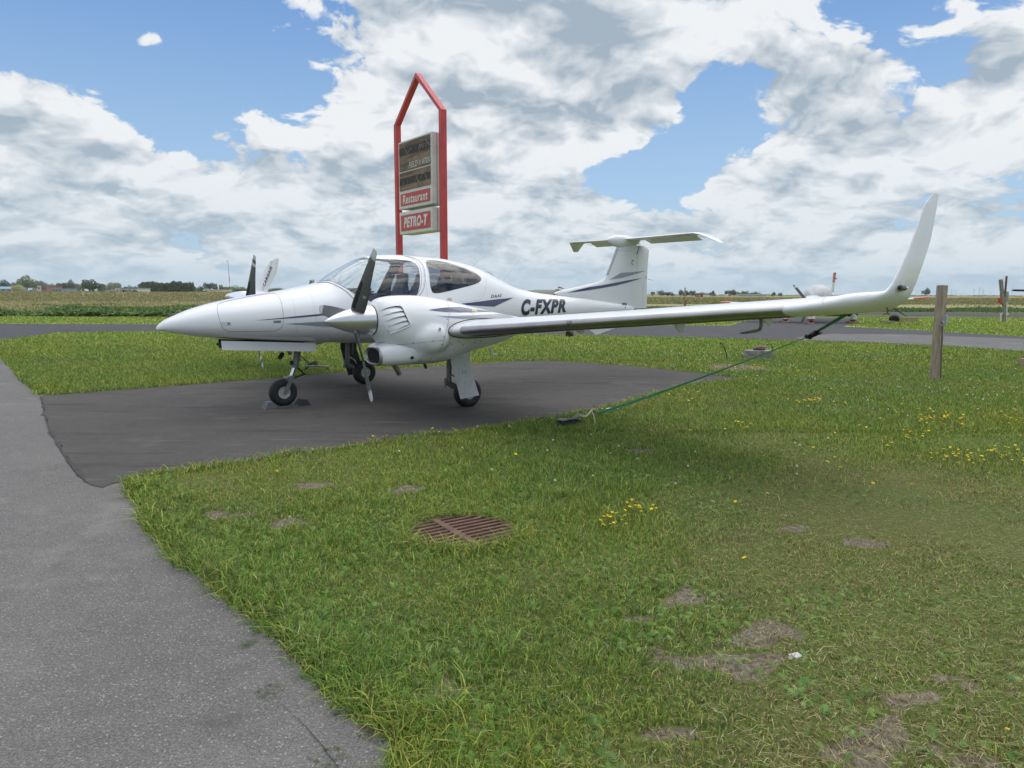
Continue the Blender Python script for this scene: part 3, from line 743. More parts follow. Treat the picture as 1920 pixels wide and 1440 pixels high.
# nose gear
ng = MB(); wc = P(1.452, 0, .163)
ng.tube([P(1.700, 0, .85), P(1.660, 0, .62), P(1.618, 0, .47)], [.040, .046, .044], 18); ng.tube([P(1.665, 0, .60), P(1.655, 0, .575)], .052, 18); ng.tube([P(1.64, 0, .515), P(1.632, 0, .49)], .050, 18)
g = ng.build('nose_gear_leg', GUN, root)
b = MB(); b.tube([P(1.620, 0, .48), P(1.565, 0, .345)], .024, 16); b.build('shock_strut', mat('chrome', (.8, .8, .8), .12, metal=1.0), g)
b = MB(); b.box(P(1.535, 0, .345), (.12, .15, .04), Matrix.Rotation(R(-20), 3, 'Y'), .01)
for s_ in (-1, 1): b.bar(P(1.548, s_*.078, .352), P(1.452, s_*.084, .163), .055, .012, .003, up=(0, 1, 0)); b.tube([P(1.452, s_*.075, .163), P(1.452, s_*.098, .163)], .022, 12)
b.build('wheel_fork', GUN, g)
b = MB()
for s_ in (-.02, .02): b.tube([P(1.635, s_, .49), P(1.757, 0, .376)], .009, 6); b.tube([P(1.757, 0, .376), P(1.58, s_, .33)], .009, 6)
b.tube([P(1.757, -.03, .376), P(1.757, .03, .376)], .010, 8); b.build('torque_link', BLACK, g)
b = MB(); b.box(P(1.585, .0, .54), (.035, .06, .06), bev=.006); b.box(P(1.45, 0, .64), (.05, .05, .10), Matrix.Rotation(R(40), 3, 'Y'), .01); b.build('gear_fitting', BLACK, g)
wheel(wc, .181, .125, g)
for s_, x0 in ((1, .67), (-1, .735)):
    b = MB(); b.add([P(x0, s_*.165, .885), P(1.845, s_*.19, .795), P(1.838, s_*.20, .684), P(x0+.0, s_*.175, .774)]+[P(x0, s_*(.165+.012), .885), P(1.845, s_*(.19+.012), .795), P(1.838, s_*(.20+.012), .684), P(x0, s_*(.175+.012), .774)],
        [[0, 1, 2, 3], [7, 6, 5, 4], [0, 4, 5, 1], [1, 5, 6, 2], [2, 6, 7, 3], [3, 7, 4, 0]] if s_ < 0 else [[3, 2, 1, 0], [4, 5, 6, 7], [1, 5, 4, 0], [2, 6, 5, 1], [3, 7, 6, 2], [0, 4, 7, 3]])
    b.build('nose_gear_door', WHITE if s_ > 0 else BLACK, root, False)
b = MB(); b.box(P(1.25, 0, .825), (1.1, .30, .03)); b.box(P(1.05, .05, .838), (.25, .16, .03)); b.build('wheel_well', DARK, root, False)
# main gears
for side in (1, -1):
    yc = side*1.475; b = MB()
    b.tube([P(3.085, yc, .75), P(3.070, yc, .50), P(3.062, yc, .30)], [.036, .036, .033], 16); b.tube([P(3.17, yc, .74), P(3.15, yc, .45)], .018, 10)
    b.bar(P(3.06, yc, .30), P(3.30, yc, .155), .05, .05, .01); b.tube([P(3.02, yc, .36), P(3.0, yc, .24)], .022, 10); b.tube([P(3.0, yc+side*.02, .30), P(3.12, yc, .22)], .016, 8)
    g = b.build('main_gear_leg', GUN, root)
    b = MB(); b.tube([P(3.066, yc, .43), P(3.19, yc, .34), P(3.24, yc, .22)], .013, 8); b.build('trailing_link', STEEL, g)
    wheel(P(3.345, yc, .143), .191, .15, g)
    # skewed fairing door with a kink
    pr = [(3.012, .665), (3.305, .72), (3.292, .52), (3.423, .113), (3.136, .092), (3.011, .555)]
    yo = [1.60, 1.60, 1.605, 1.62, 1.62, 1.605]
    b = MB(); b.add([P(x, side*y, z) for (x, z), y in zip(pr, yo)]+[P(x, side*(y+.010), z) for (x, z), y in zip(pr, yo)], [[0, 5, 2, 1], [5, 4, 3, 2], [6, 7, 8, 11], [11, 8, 9, 10]]+[[i, (i+1) % 6, 6+(i+1) % 6, 6+i] for i in range(6)])
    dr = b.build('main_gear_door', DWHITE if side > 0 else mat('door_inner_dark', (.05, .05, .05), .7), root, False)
    if side > 0:
        b = MB()
        for dx in (0, .045):
            for dz in (0, .03): b.lathe([(0, .0065), (.004, .005), (.0042, .001)], P(3.175+dx, 1.6215, .415+dz), (0, -1, 0), 8)
        b.build('door_rivets', BLACK, dr)

# ---- panel lines, stripes and lettering
def lines(name, polyl, bvh, parent, wd=.75, m_=None, off=.0012):
    polys = []
    for pl in polyl: polys += strip(pl, wd)
    return lay(name, polys, bvh, m_ or SEAM, off, parent, 4.0)
# nose baggage door
door = smo([z1(527, 520), z1(545, 496), z1(620, 475), z1(750, 448), z1(900, 424), z1(945, 426)], 4)+smo([z1(965, 440), z1(985, 480), z1(998, 540), z1(1003, 610), z1(998, 650), z1(975, 680), z1(940, 693)], 4)+smo([z1(800, 697), z1(640, 697), z1(590, 690), z1(560, 660), z1(543, 610), z1(531, 560), z1(527, 520)], 4)
bd = lines('baggage_door', [door], FB, fus, .62)
lay('door_latch', [[z1(932, 618), z1(987, 616), z1(987, 634), z1(932, 636)]], FB, mat('latch_frame', (.42, .43, .43), .4, metal=.5), .003, bd)
lay('door_latch', [[z1(936, 624), z1(984, 622), z1(984, 631), z1(936, 632)]], FB, mat('latch_plate', (.16, .165, .17), .4, metal=.6), .005, bd)
lay('door_lock', strip([z1(563, 634), z1(622, 632), z1(623, 650), z1(564, 651), z1(563, 634)], .5)+[ell(*z1(609, 641), 2.2, 1.8)], FB, mat('latch_plate'), .003, bd)
lines('panel_seam', [smo([z1(1045, 415), z1(1070, 470), z1(1088, 560), z1(1098, 680), z1(1108, 715), z1(1150, 730), z1(1200, 730), z1(1232, 710), z1(1240, 640), z1(1228, 520), z1(1205, 440), z1(1190, 405)], 4)], FB, fus, .3, mat('fine_seam', (.42, .43, .44), .6))
# windscreen base trim
trim = smo([zc(18, 352), zc(110, 348), zc(200, 358), zc(300, 400), zc(420, 475), zc(535, 585)], 5); trim2 = smo([zc(40, 335), zc(130, 326), zc(230, 340), zc(340, 388), zc(470, 465), zc(560, 545)], 5)
lay('windscreen_trim', strip(trim, 1.5), FB, mat('trim_grey', (.20, .20, .205), .5), .0025, fus)
lay('windscreen_trim', strip(trim2, .5), FB, SEAM, .0025, fus)
frame = lambda d: smo([zc(1355+d*.5, 560), zc(1400+d, 470), zc(1428+d, 380), zc(1432+d, 260), zc(1412+d, 150), zc(1365+d, 75), zc(1290+d*.8, 28), zc(1200+d*.8, 8)], 5)
lines('canopy_frame_seam', [frame(-8), frame(40)], FB, fus, .6, INK); lines('canopy_frame_seam', [frame(26)], FB, fus, .35)
dd = smo([z2(1150, 560), z2(1158, 520), z2(1140, 400), z2(1110, 280), z2(1085, 225)], 5)
lines('cabin_door_seam', [dd], FB, fus, .4, mat('fine_seam'))
lines('hatch_seam', [smo([z2(1690, 400), z2(1685, 470), z2(1660, 550), z2(1610, 590), z2(1500, 600), z2(1400, 606), z2(1340, 600)], 5)], FB, fus, .4, mat('fine_seam'))
lay('rear_window_border', strip(smo([z2(1197, 505), z2(1222, 526), z2(1300, 519), z2(1500, 470), z2(1605, 438), z2(1641, 402), z2(1617, 366), z2(1562, 332), z2(1452, 287), z2(1300, 245), z2(1150, 235), z2(1168, 330), z2(1182, 440)], 5, True), .7, True), FB, mat('trim_grey'), .002, sidew)
lay('data_plate', [[z2(1335, 572), z2(1376, 568), z2(1378, 597), z2(1337, 593)]], FB, mat('plate_cream', (.5, .45, .32), .6), .003, fus)
# cheat lines on the fuselage
lay('navy_stripe', [[z1(800, 619), z1(900, 607), z1(1010, 597), z1(1090, 588), z1(1230, 574), z1(1400, 556), z1(1400, 578), z1(1275, 583), z1(1180, 592), z1(1060, 602), z1(960, 608), z1(880, 614)]], FB, NAVY, .003, fus)
lay('grey_stripe', [[z1(1012, 642), z1(1100, 636), z1(1240, 628), z1(1400, 618), z1(1400, 668), z1(1240, 658), z1(1130, 650)]], FB, GREY, .003, fus)
lay('navy_stripe', [[z3(30, 576), z3(150, 563), z3(300, 543), z3(432, 531), z3(295, 595), z3(220, 592), z3(80, 584)]], FB, NAVY, .003, fus)
# fin stripes
fvb = fin.data; FNB = BVHTree.FromPolygons([tuple(v.co) for v in fin.data.vertices], [list(p.vertices) for p in fin.data.polygons])
RB = BVHTree.FromPolygons([tuple(v.co) for v in rud.data.vertices], [list(p.vertices) for p in rud.data.polygons])
def merged(*obs):
    vs_ = []; fs = []
    for o in obs:
        k = len(vs_); vs_ += [tuple(v.co) for v in o.data.vertices]; fs += [[i+k for i in p.vertices] for p in o.data.polygons]
    return BVHTree.FromPolygons(vs_, fs)
TB = merged(fin, rud, fus)
lay('navy_stripe', [[zt(130, 776), zt(260, 740), zt(400, 708), zt(560, 684), zt(700, 657), zt(850, 628), zt(990, 606), zt(860, 648), zt(700, 690), zt(520, 722), zt(380, 746), zt(240, 765)]], TB, NAVY, .004, fin)
lay('grey_stripe', [[zt(612, 628), zt(742, 550), zt(880, 541), zt(1022, 525), zt(900, 568), zt(760, 604)]], TB, GREY, .004, fin)
lay('rudder_hinge', [[zt(868, 402), zt(892, 410), zt(890, 422), zt(872, 414), zt(868, 445), zt(888, 456), zt(884, 462), zt(862, 450)], [zt(757, 888), zt(792, 886), zt(792, 915), zt(757, 917)]], TB, mat('latch_plate'), .004, fin)
lay('rudder_hinge', [[zt(796, 890), zt(808, 886), zt(806, 915), zt(790, 952), zt(784, 950), zt(798, 915)]], TB, INK, .004, fin)
lines('fin_seam', [[zt(706, 300), zt(800, 300), zt(860, 306), zt(925, 340), zt(930, 520)]], TB, fin, .35, mat('fine_seam'))
lines('trim_tab_seam', [[zt(1003, 650), zt(985, 930)]], TB, fin, .35, mat('fine_seam'))
lines('fin_gap', [[zt(948, 245), zt(922, 342)]], TB, fin, 1.3, INK, .005)
lay('trim_linkage', [[zt(1022, 590), zt(1036, 588), zt(1036, 612), zt(1022, 614)]], TB, mat('plate_cream'), .006, fin)
# registration
bm = text_bm('C-FXPR', 0.07, .058, 1.16)
lay_bm('registration', quad_map(bm, (976.0, 592.5), (1061.0, 585.5), (1064.0, 560.6), (978.5, 561.0)), FB, INK, .003, fus, 2.2)
bm = text_bm('DA42', 0.10, .026, 1.18)
lay_bm('type_lettering', quad_map(bm, z2(1730, 571), z2(1822, 561), z2(1826, 535), z2(1732, 542)), FB, INK, .003, fus, 2.2)
# nacelle: stripes, access covers, seams, screws
lay('navy_stripe', [[zw(-125, 158), zw(0, 137), zw(150, 120), zw(310, 112), zw(450, 138), zw(600, 160), zw(770, 182), zw(640, 184), zw(480, 190), zw(300, 192), zw(100, 185), zw(-20, 172)]], NB, NAVY, .003, nac_port)
lay('grey_stripe', [[zw(-30, 232), zw(60, 243), zw(250, 242), zw(480, 232), zw(700, 218), zw(870, 216), zw(1000, 236), zw(1080, 262), zw(900, 282), zw(600, 286), zw(300, 276), zw(120, 262)]], NB, GREY, .003, nac_port)
lines('cowl_seam', [smo([zw(125, 42), zw(155, 85), zw(162, 190), zw(155, 300), zw(135, 400), zw(110, 500), zw(70, 640), zw(20, 730)], 4), smo([z2(560, 905), z2(620, 950), z2(660, 985), z2(760, 992), z2(930, 987), z2(1100, 972), z2(1300, 950)], 4)], NB, nac_port, .5)
lines('access_cover', [smo([zw(440, 125), zw(445, 165), zw(480, 210), zw(530, 243), zw(580, 220), zw(590, 180), zw(570, 152)], 4)], NB, nac_port, .35, mat('fine_seam'))
lines('access_cover', [ell(*z2(735, 942), 7, 7.5, 16, 0)+[ell(*z2(735, 942), 7, 7.5, 16, 0)[0]]], NB, nac_port, .35, mat('fine_seam'))
lines('access_cover', [smo([zw(90, 735), zw(150, 650), zw(220, 595), zw(290, 580), zw(340, 615), zw(355, 670)], 4)], NB, nac_port, .35, mat('fine_seam'))
lines('access_cover', [smo([zw(455, 670), zw(500, 610), zw(570, 580), zw(620, 600)], 4)], NB, nac_port, .35, mat('fine_seam'))
lay('caution_label', [[zw(476, 142), zw(545, 150), zw(552, 185), zw(484, 176)]], NB, mat('label_yellow', (.62, .52, .28), .6), .004, nac_port)
CHB = merged(nac_port, [o for o in nac_port.children if o.name.startswith('chin')][0])
scr = [z2(739, 971), z2(816, 979), z2(1033, 970), z2(1208, 955), z2(1306, 918), z2(1334, 764), z2(1334, 633), z2(670, 978), z2(628, 978), z2(1288, 988), z2(1193, 1112), z2(1375, 985), z2(1437, 960), z2(1478, 988), z2(1585, 970), z2(1635, 958)]
lay('cowl_screws', [ell(x, y, .95, .95, 8) for x, y in scr], CHB, mat('screw_dark', (.06, .06, .06), .5), .004, nac_port)
lay('drain_port', [ell(*z2(1020, 1107), 3.6, 2.7, 16, -.3)], CHB, mat('port_teal', (.01, .045, .06), .4), .004, nac_port)
lay('oil_filler_cap', [ell(*z2(1268, 855), 2.7, 3.7, 16)], CHB, STEEL, .005, nac_port)
lay('oil_filler_cap', [ell(*z2(1270, 850), 1.5, 1.9, 12)], CHB, SEAM, .008, nac_port)
# landing light / stall vane on the leading edge, boot emblem on the blade
lay('stall_warning_tab', [[zw(1797, 317), zw(1860, 314), zw(1860, 348), zw(1838, 355), zw(1828, 384), zw(1815, 360), zw(1797, 352)]], wing_bvh[1], mat('latch_plate'), .007, WPORT)
lay('stall_warning_tab', [[zw(1806, 327), zw(1850, 325), zw(1850, 333), zw(1806, 335)]], wing_bvh[1], DWHITE, .009, WPORT)
tp = smo([(1539, 575), (1542, 565), (1552, 556), (1566, 549)], 4)
lines('tip_seam', [smo([zz for zz in [(1543, 571), (1543, 563), (1549, 556), (1560, 551), (1572, 547)]], 4)], wing_bvh[1], WPORT, .5)
blades = [o for o in SP.children if o.name.startswith('propeller_blade')]
BB = merged(*blades)
lay('blade_emblem', [[zc(632, 522), zc(702, 547), zc(658, 582)]], BB, mat('emblem_green', (.03, .22, .10), .5), .003, blades[0])
lay('blade_emblem', [strip([zc(640, 526), zc(694, 546), zc(660, 574), zc(640, 526)], .6)[i] for i in range(3)]+[ell(*zc(665, 549), 1.6, 1.2, 10)], BB, mat('emblem_pale', (.55, .62, .58), .5), .0045, blades[0])
sbl = [o for o in SS.children if o.name.startswith('propeller_blade')]; BS = merged(*sbl)
lay('blade_emblem', [[(472.7+.2, 525.6), (478.9, 526.2), (478.7, 532.2)]], BS, mat('emblem_green'), .003, sbl[0])
# operator name on the far winglet
bm = text_bm('CARGAIR', .12, .04, 1.15)
def zf(x, y): return (410+x/13.71, 470+y/13.71)
lay_bm('operator_lettering', quad_map(bm, zf(1190, 925), zf(1385, 440), zf(1330, 370), zf(1125, 900)), wing_bvh[-1], INK, .003, root, 2.0)
for q_ in ([strip([zf(1100, 1020), zf(1160, 1010)], .5), strip([zf(1108, 985), zf(1170, 975)], .5), strip([zf(1118, 950), zf(1182, 942)], .5), strip([zf(1318, 345), zf(1370, 350)], .5), strip([zf(1328, 310), zf(1375, 320)], .5), strip([zf(1340, 275), zf(1385, 290)], .5)]): lay('operator_stripe', q_, wing_bvh[-1], SEAM, .003, root)
for o in root.children:
    if o.name.startswith('operator_'): o.parent = wing_obj

# ================================================================== ground, roads and grass
rng = np.random.default_rng(7)
def G2(pts): return [(gp(*q).x, gp(*q).y) for q in pts]
def rough(poly, step=.06, amp=.02, seed=0, closed=True):
    out = []; n = len(poly)
    for i in range(n if closed else n-1):
        a = Vector(poly[i]); b = Vector(poly[(i+1) % n]); d = b-a; L = d.length
        far = max(1.0, min(a.length, b.length)/9); k = max(1, min(int(L/(step*far)), 400)); nn = Vector((-d.y, d.x)).normalized() if L > 1e-6 else Vector((0, 0))
        for j in range(k):
            p = a.lerp(b, j/k); q = noise.noise(Vector((p.x*2.2, p.y*2.2, seed)))*amp*1.6+noise.noise(Vector((p.x*9, p.y*9, seed+5)))*amp
            q *= min(1, 4*min(j/k, 1-j/k)+.3); out.append(tuple(p+nn*q))
    return out
road_px = [(0, 671), (18, 690), (44, 720), (75, 743), (90, 800), (118, 850), (150, 893), (166, 906), (226, 904), (240, 918), (262, 965), (300, 1020), (352, 1072), (420, 1122), (475, 1165), (530, 1212), (590, 1270), (650, 1322), (700, 1365), (745, 1402), (752, 1440)]
ROAD = G2(road_px); e0 = ROAD[0]; e1 = ROAD[-1]
ROAD = rough(ROAD[:8], .05, .015, 1, False)+rough(ROAD[8:], .05, .035, 2, False)+[e1, (e1[0]-.02, -6), (-30, -6), (-30, 40), (e0[0]-6, e0[1]+4)]
PAD = G2([(75, 743), (200, 733), (350, 722), (500, 710), (640, 698), (760, 690), (870, 684), (960, 678), (1020, 676), (1090, 680), (1180, 687), (1260, 694), (1330, 702), (1400, 712), (1330, 719), (1270, 727), (1200, 747), (1140, 763), (1060, 781), (960, 797), (860, 812), (760, 822), (640, 842), (560, 851), (460, 868), (380, 880), (300, 887), (226, 904), (190, 915), (166, 906), (150, 893), (118, 850), (90, 800)])
PAD = rough(PAD, .06, .03, 3)
TAXI = G2([(-900, 606), (0, 607), (290, 608), (700, 609), (1000, 610), (1130, 611), (1260, 610), (1370, 610), (1392, 603), (1450, 594), (1600, 596), (1612, 603), (1580, 612), (1700, 618), (1920, 631), (2600, 668), (2600, 720), (1920, 660), (1790, 650), (1640, 643), (1500, 639), (1330, 634), (1120, 629), (900, 626), (500, 620), (290, 621), (170, 623), (100, 624), (60, 632), (0, 637), (-300, 650), (-900, 660)])
TAXI = rough(TAXI, .25, .03, 4)
FARTAXI = rough(G2([(1440, 585), (1560, 584), (1760, 585), (1920, 588), (2400, 596), (2400, 607), (1920, 594.5), (1800, 592), (1640, 590), (1440, 590)]), 1.0, .1, 5)
def smoothstep(x, a, b):
    t = np.clip((x-a)/(b-a), 0, 1); return t*t*(3-2*t)
def gz(x, y):      # gentle rise of the field far away on the left
    x = np.asarray(x, float); y = np.asarray(y, float); r = x/np.maximum(y, 1.0)
    return 1.95*smoothstep(y, 80, 300)*(1-smoothstep(r, -.32, .05))+0*x
BARE = [(750, 922, 26, 10), (592, 914, 26, 7), (450, 967, 38, 7), (530, 982, 26, 12), (1196, 846, 30, 6), (1494, 989, 24, 6), (1620, 1018, 22, 9), (1278, 1131, 32, 14), (1335, 1235, 95, 26), (1420, 1190, 70, 22), (1650, 1385, 60, 42), (1600, 1425, 50, 26), (1720, 1320, 50, 18), (1790, 1285, 30, 14), (830, 1295, 60, 12), (1250, 1395, 80, 20), (1190, 1165, 22, 8), (690, 1372, 30, 10), (1150, 641, 42, 2.6), (1380, 688, 60, 7), (1560, 643, 60, 3), (1830, 1430, 60, 12)]
bare_g = []
for x, y, rx, ry in BARE:
    c = gp(x, y); a = gp(x+rx, y); b = gp(x, y+ry); bare_g.append((c.x, c.y, abs(a.x-c.x)+.02, max(abs(b.y-c.y), .05)))
def vnoise(x, y, s, seed=0, oct_=4):
    """cheap value noise for arrays"""
    out = np.zeros_like(x); amp = 1; tot = 0
    for o in range(oct_):
        X = x*s+seed*13.7; Y = y*s-seed*7.3; xi = np.floor(X).astype(int); yi = np.floor(Y).astype(int); fx = X-xi; fy = Y-yi; fx = fx*fx*(3-2*fx); fy = fy*fy*(3-2*fy)
        h = lambda i, j: ((np.sin(i*127.1+j*311.7+o*74.7+seed*3.1)*43758.5453) % 1.0)
        v = (h(xi, yi)*(1-fx)+h(xi+1, yi)*fx)*(1-fy)+(h(xi, yi+1)*(1-fx)+h(xi+1, yi+1)*fx)*fy
        out += v*amp; tot += amp; amp *= .55; s *= 2.1
    return out/tot
def bare_at(x, y):
    m_ = np.full(x.shape, 9.0)
    wx = (vnoise(x, y, 2.6, 3)-.5)*.34+(vnoise(x, y, 11.0, 13, 3)-.5)*.14; wy = (vnoise(x, y, 2.6, 4)-.5)*.30+(vnoise(x, y, 11.0, 14, 3)-.5)*.14
    for cx, cy, rx, ry in bare_g: m_ = np.minimum(m_, ((x+wx-cx)/rx)**2+((y+wy-cy)/ry)**2)
    return (1-smoothstep(m_, .35, 1.7))*(.55+.6*vnoise(x, y, 8, 77, 3))
GRATE = gp(868, 1001); GRX, GRY_ = .34, .33
def asphalt_sd(x, y): return np.minimum(sdf_poly(x, y, ROAD[::3]), sdf_poly(x, y, PAD[::3]))
def build_ground():
    xs = np.unique(np.concatenate([np.arange(-9, 9.01, .07), -np.geomspace(9, 6000, 40), np.geomspace(9, 6000, 40)]))
    ys = np.unique(np.concatenate([np.arange(1.2, 12.01, .07), np.geomspace(12, 60, 45), np.geomspace(60, 9000, 50), [-40, -5, 0.5]]))
    X, Y = np.meshgrid(xs, ys); x = X.ravel(); y = Y.ravel()
    sd = asphalt_sd(x, y); b = bare_at(x, y)
    z = -.014+smoothstep(sd, .0, .14)*.030*(1-smoothstep(y, 11, 13))+gz(x, y)
    near = (y < 12) & (np.abs(x) < 9)
    z += np.where(near, smoothstep(sd, .05, .5)*((vnoise(x, y, 1.3, 9)-.5)*.035-b*.012), 0)
    gd = np.sqrt(((x-GRATE.x)/GRX)**2+((y-GRATE.y)/GRY_)**2); z = np.where(gd < 1.12, np.minimum(z, -.03-.25*(gd < .98)), z)
    nx, ny = len(xs), len(ys); v = np.stack([x, y, z], 1)
    i = np.arange(nx-1); j = np.arange(ny-1); I, J = np.meshgrid(i, j); a = (J*nx+I).ravel(); f = np.stack([a, a+1, a+nx+1, a+nx], 1)
    me = bpy.data.meshes.new('grass_ground'); me.from_pydata(v.tolist(), [], f.tolist()); me.polygons.foreach_set('use_smooth', [True]*len(f))
    at = me.attributes.new('bare', 'FLOAT', 'POINT'); at.data.foreach_set('value', np.maximum(b, (1-smoothstep(sd, .0, .10))*.8).astype(np.float32))
    o = bpy.data.objects.new('grass_ground', me); COL.objects.link(o); tag(o, kind='structure')
    m_ = bpy.data.materials.new('turf'); m_.use_nodes = True; t = NT(m_.node_tree); bs = t.n['Principled BSDF']; me.materials.append(m_)
    pos = t.new('ShaderNodeNewGeometry').outputs['Position']; px, py, pz = t.xyz(pos)
    n1 = t.noise(pos, .55, 5, .6); n2 = t.noise(pos, 4.5, 5, .65); n3 = t.noise(pos, 40, 4, .7)
    g = t.mix(t.ss(n1, .35, .65), (.13, .185, .038), (.175, .185, .055)); g = t.mix(t.math('MULTIPLY', t.ss(n2, .45, .75), .55), g, (.135, .115, .055)); g = t.mix(t.math('MULTIPLY', t.ss(n3, .3, .62), .5), g, (.035, .045, .015))
    # strips of the airfield further out: mown turf, weeds, dry hay, rough olive pasture
    wob = t.math('MULTIPLY', t.math('SUBTRACT', t.noise(pos, .06, 4, .6), .5), 26); yy = t.math('ADD', py, wob)
    str_ = t.new('ShaderNodeMapping'); str_.inputs['Scale'].default_value = (.02, .12, 1); t.l.new(pos, str_.inputs[0]); n4 = t.noise(str_.outputs[0], 1.0, 6, .65)
    str2 = t.new('ShaderNodeMapping'); str2.inputs['Scale'].default_value = (.25, .5, 1); t.l.new(pos, str2.inputs[0]); n5 = t.noise(str2.outputs[0], 1.0, 8, .75)
    mown = t.mix(t.ss(n5, .3, .7), (0.255, 0.353, 0.057), (0.358, 0.390, 0.090))
    g = t.mix(t.ss(py, 12, 28), g, mown)
    weeds = t.mix(t.ss(n5, .35, .65), (.06, .11, .025), (.16, .17, .055)); g = t.mix(t.ss(yy, 44, 50), g, weeds)
    hay = t.mix(t.ss(n5, .3, .7), (.38, .32, .17), (.24, .25, .10)); g = t.mix(t.math('MULTIPLY', t.ss(yy, 66, 78), .85), g, hay)
    olive = t.mix(t.ss(n4, .35, .62), (0.196, 0.203, 0.054), (0.323, 0.240, 0.083)); olive = t.mix(t.math('MULTIPLY', t.ss(n5, .5, .75), .4), olive, (0.065, 0.084, 0.022))
    g = t.mix(t.ss(yy, 125, 165), g, olive)
    soil = t.mix(t.ss(n3, .35, .65), (.125, .098, .070), (.25, .215, .165)); soil = t.mix(t.math('MULTIPLY', t.ss(n2, .5, .75), .6), soil, (.10, .075, .055))
    ba = t.new('ShaderNodeAttribute', attribute_name='bare').outputs['Fac']
    edge = t.math('ADD', ba, t.math('MULTIPLY', t.math('SUBTRACT', n2, .5), .5)); g = t.mix(t.ss(edge, .3, .55), g, soil)
    t.put(bs.inputs['Base Color'], g); bs.inputs['Roughness'].default_value = .95; bs.inputs['Specular IOR Level'].default_value = .15
    bn = t.new('ShaderNodeBump'); t.put(bn.inputs['Height'], t.math('ADD', t.math('MULTIPLY', n3, .012), t.math('MULTIPLY', t.noise(pos, 150, 3, .6), .006))); bn.inputs['Strength'].default_value = .9; bn.inputs['Distance'].default_value = 1; t.l.new(bn.outputs[0], bs.inputs['Normal'])
build_ground()

def sheet(name, poly, z, m_):
    bm = bmesh.new(); vs_ = [bm.verts.new((x, y, z)) for x, y in poly]; f = bm.faces.new(vs_)
    if f.normal.z < 0 or f.calc_area() and True:
        bm.normal_update()
        if f.normal.z < 0: bmesh.ops.reverse_faces(bm, faces=[f])
    bmesh.ops.triangulate(bm, faces=[f]); me = bpy.data.meshes.new(name); bm.to_mesh(me); bm.free(); me.materials.append(m_); o = bpy.data.objects.new(name, me); COL.objects.link(o); return tag(o, kind='structure')
def asphalt(name, base, stone, sz, stones=.5, streak=None, wear=.5):
    m_ = bpy.data.materials.new(name); m_.use_nodes = True; t = NT(m_.node_tree); bs = t.n['Principled BSDF']; pos = t.new('ShaderNodeNewGeometry').outputs['Position']
    wp = t.vmath('ADD', pos, t.vmath('SCALE', t.noise(pos, sz*.7, 2, .5, out=1), .6/sz))
    v = t.new('ShaderNodeTexVoronoi', feature='F1'); t.put(v.inputs['Vector'], wp); v.inputs['Scale'].default_value = sz
    r1, r2, r3 = t.xyz(v.outputs['Color'])
    v2 = t.new('ShaderNodeTexVoronoi', feature='F1'); t.put(v2.inputs['Vector'], wp); v2.inputs['Scale'].default_value = sz*2.3
    q1, q2, q3 = t.xyz(v2.outputs['Color'])
    n1 = t.noise(pos, .9, 6, .62); n2 = t.noise(pos, 7, 5, .65); n3 = t.noise(pos, sz*1.2, 3, .7)
    c = t.mix(t.ss(n1, .3, .7), base, tuple(k*.72 for k in base)); c = t.mix(t.math('MULTIPLY', t.ss(n2, .35, .7), .45), c, tuple(k*1.28 for k in base))
    c = t.mix(t.math('MULTIPLY', t.ss(n3, .35, .6), .72), c, tuple(k*.40 for k in base))
    big = t.math('MULTIPLY', t.math('GREATER_THAN', r1, 1-stones*.28), t.ss(v.outputs['Distance'], .42, .28)); c = t.mix(t.math('MULTIPLY', big, t.math('ADD', .12, t.math('MULTIPLY', t.math('POWER', r2, 2.0), .88))), c, stone)
    sm = t.math('MULTIPLY', t.math('GREATER_THAN', q1, 1-stones*.35), t.ss(v2.outputs['Distance'], .45, .3)); c = t.mix(t.math('MULTIPLY', sm, .6), c, tuple(k*.8 for k in stone))
    if streak:
        mp = t.new('ShaderNodeMapping'); mp.inputs['Rotation'].default_value = (0, 0, R(streak[0])); mp.inputs['Scale'].default_value = (streak[1], streak[2], 1); t.l.new(pos, mp.inputs[0])
        s1 = t.noise(mp.outputs[0], 1.0, 8, .7); c = t.mix(t.math('MULTIPLY', t.ss(s1, .52, .68), streak[3]), c, tuple(k*.45 for k in base)); s2 = t.noise(mp.outputs[0], 1.7, 6, .7); c = t.mix(t.math('MULTIPLY', t.ss(s2, .56, .72), streak[3]*.6), c, tuple(k*1.7 for k in base))
    st = t.noise(pos, 1.6, 7, .72); c = t.mix(t.math('MULTIPLY', t.ss(st, .57, .68), .6), c, tuple(k*.45 for k in base)); st2 = t.noise(t.vmath('ADD', pos, (7.3, 2.1, 0)), .7, 8, .7); c = t.mix(t.math('MULTIPLY', t.ss(st2, .55, .68), .35), c, tuple(k*1.45 for k in base))
    t.put(bs.inputs['Base Color'], c); bs.inputs['Roughness'].default_value = .88; bs.inputs['Specular IOR Level'].default_value = .3
    bn = t.new('ShaderNodeBump'); t.put(bn.inputs['Height'], t.math('ADD', t.math('MULTIPLY', v.outputs['Distance'], -.5), t.math('MULTIPLY', n3, .6))); bn.inputs['Strength'].default_value = wear; bn.inputs['Distance'].default_value = .006; t.l.new(bn.outputs[0], bs.inputs['Normal'])
    return m_
ROADM = asphalt('road_asphalt', (.190, .180, .168), (.36, .345, .32), 85, 1.5, None, 1.0)
PADM = asphalt('pad_asphalt', (.106, .096, .087), (.24, .225, .21), 160, .35, (32, .35, 3.2, 1.0), .5)
TAXIM = asphalt('taxiway_asphalt', (.088, .086, .090), (.19, .19, .19), 60, .3, (-3, .10, 1.6, .55), .2)
sheet('road', ROAD, 0.0, ROADM); sheet('parking_pad', PAD, .0045, PADM); sheet('taxiway', TAXI, 0.001, TAXIM); sheet('far_taxiway', FARTAXI, .002, TAXIM)
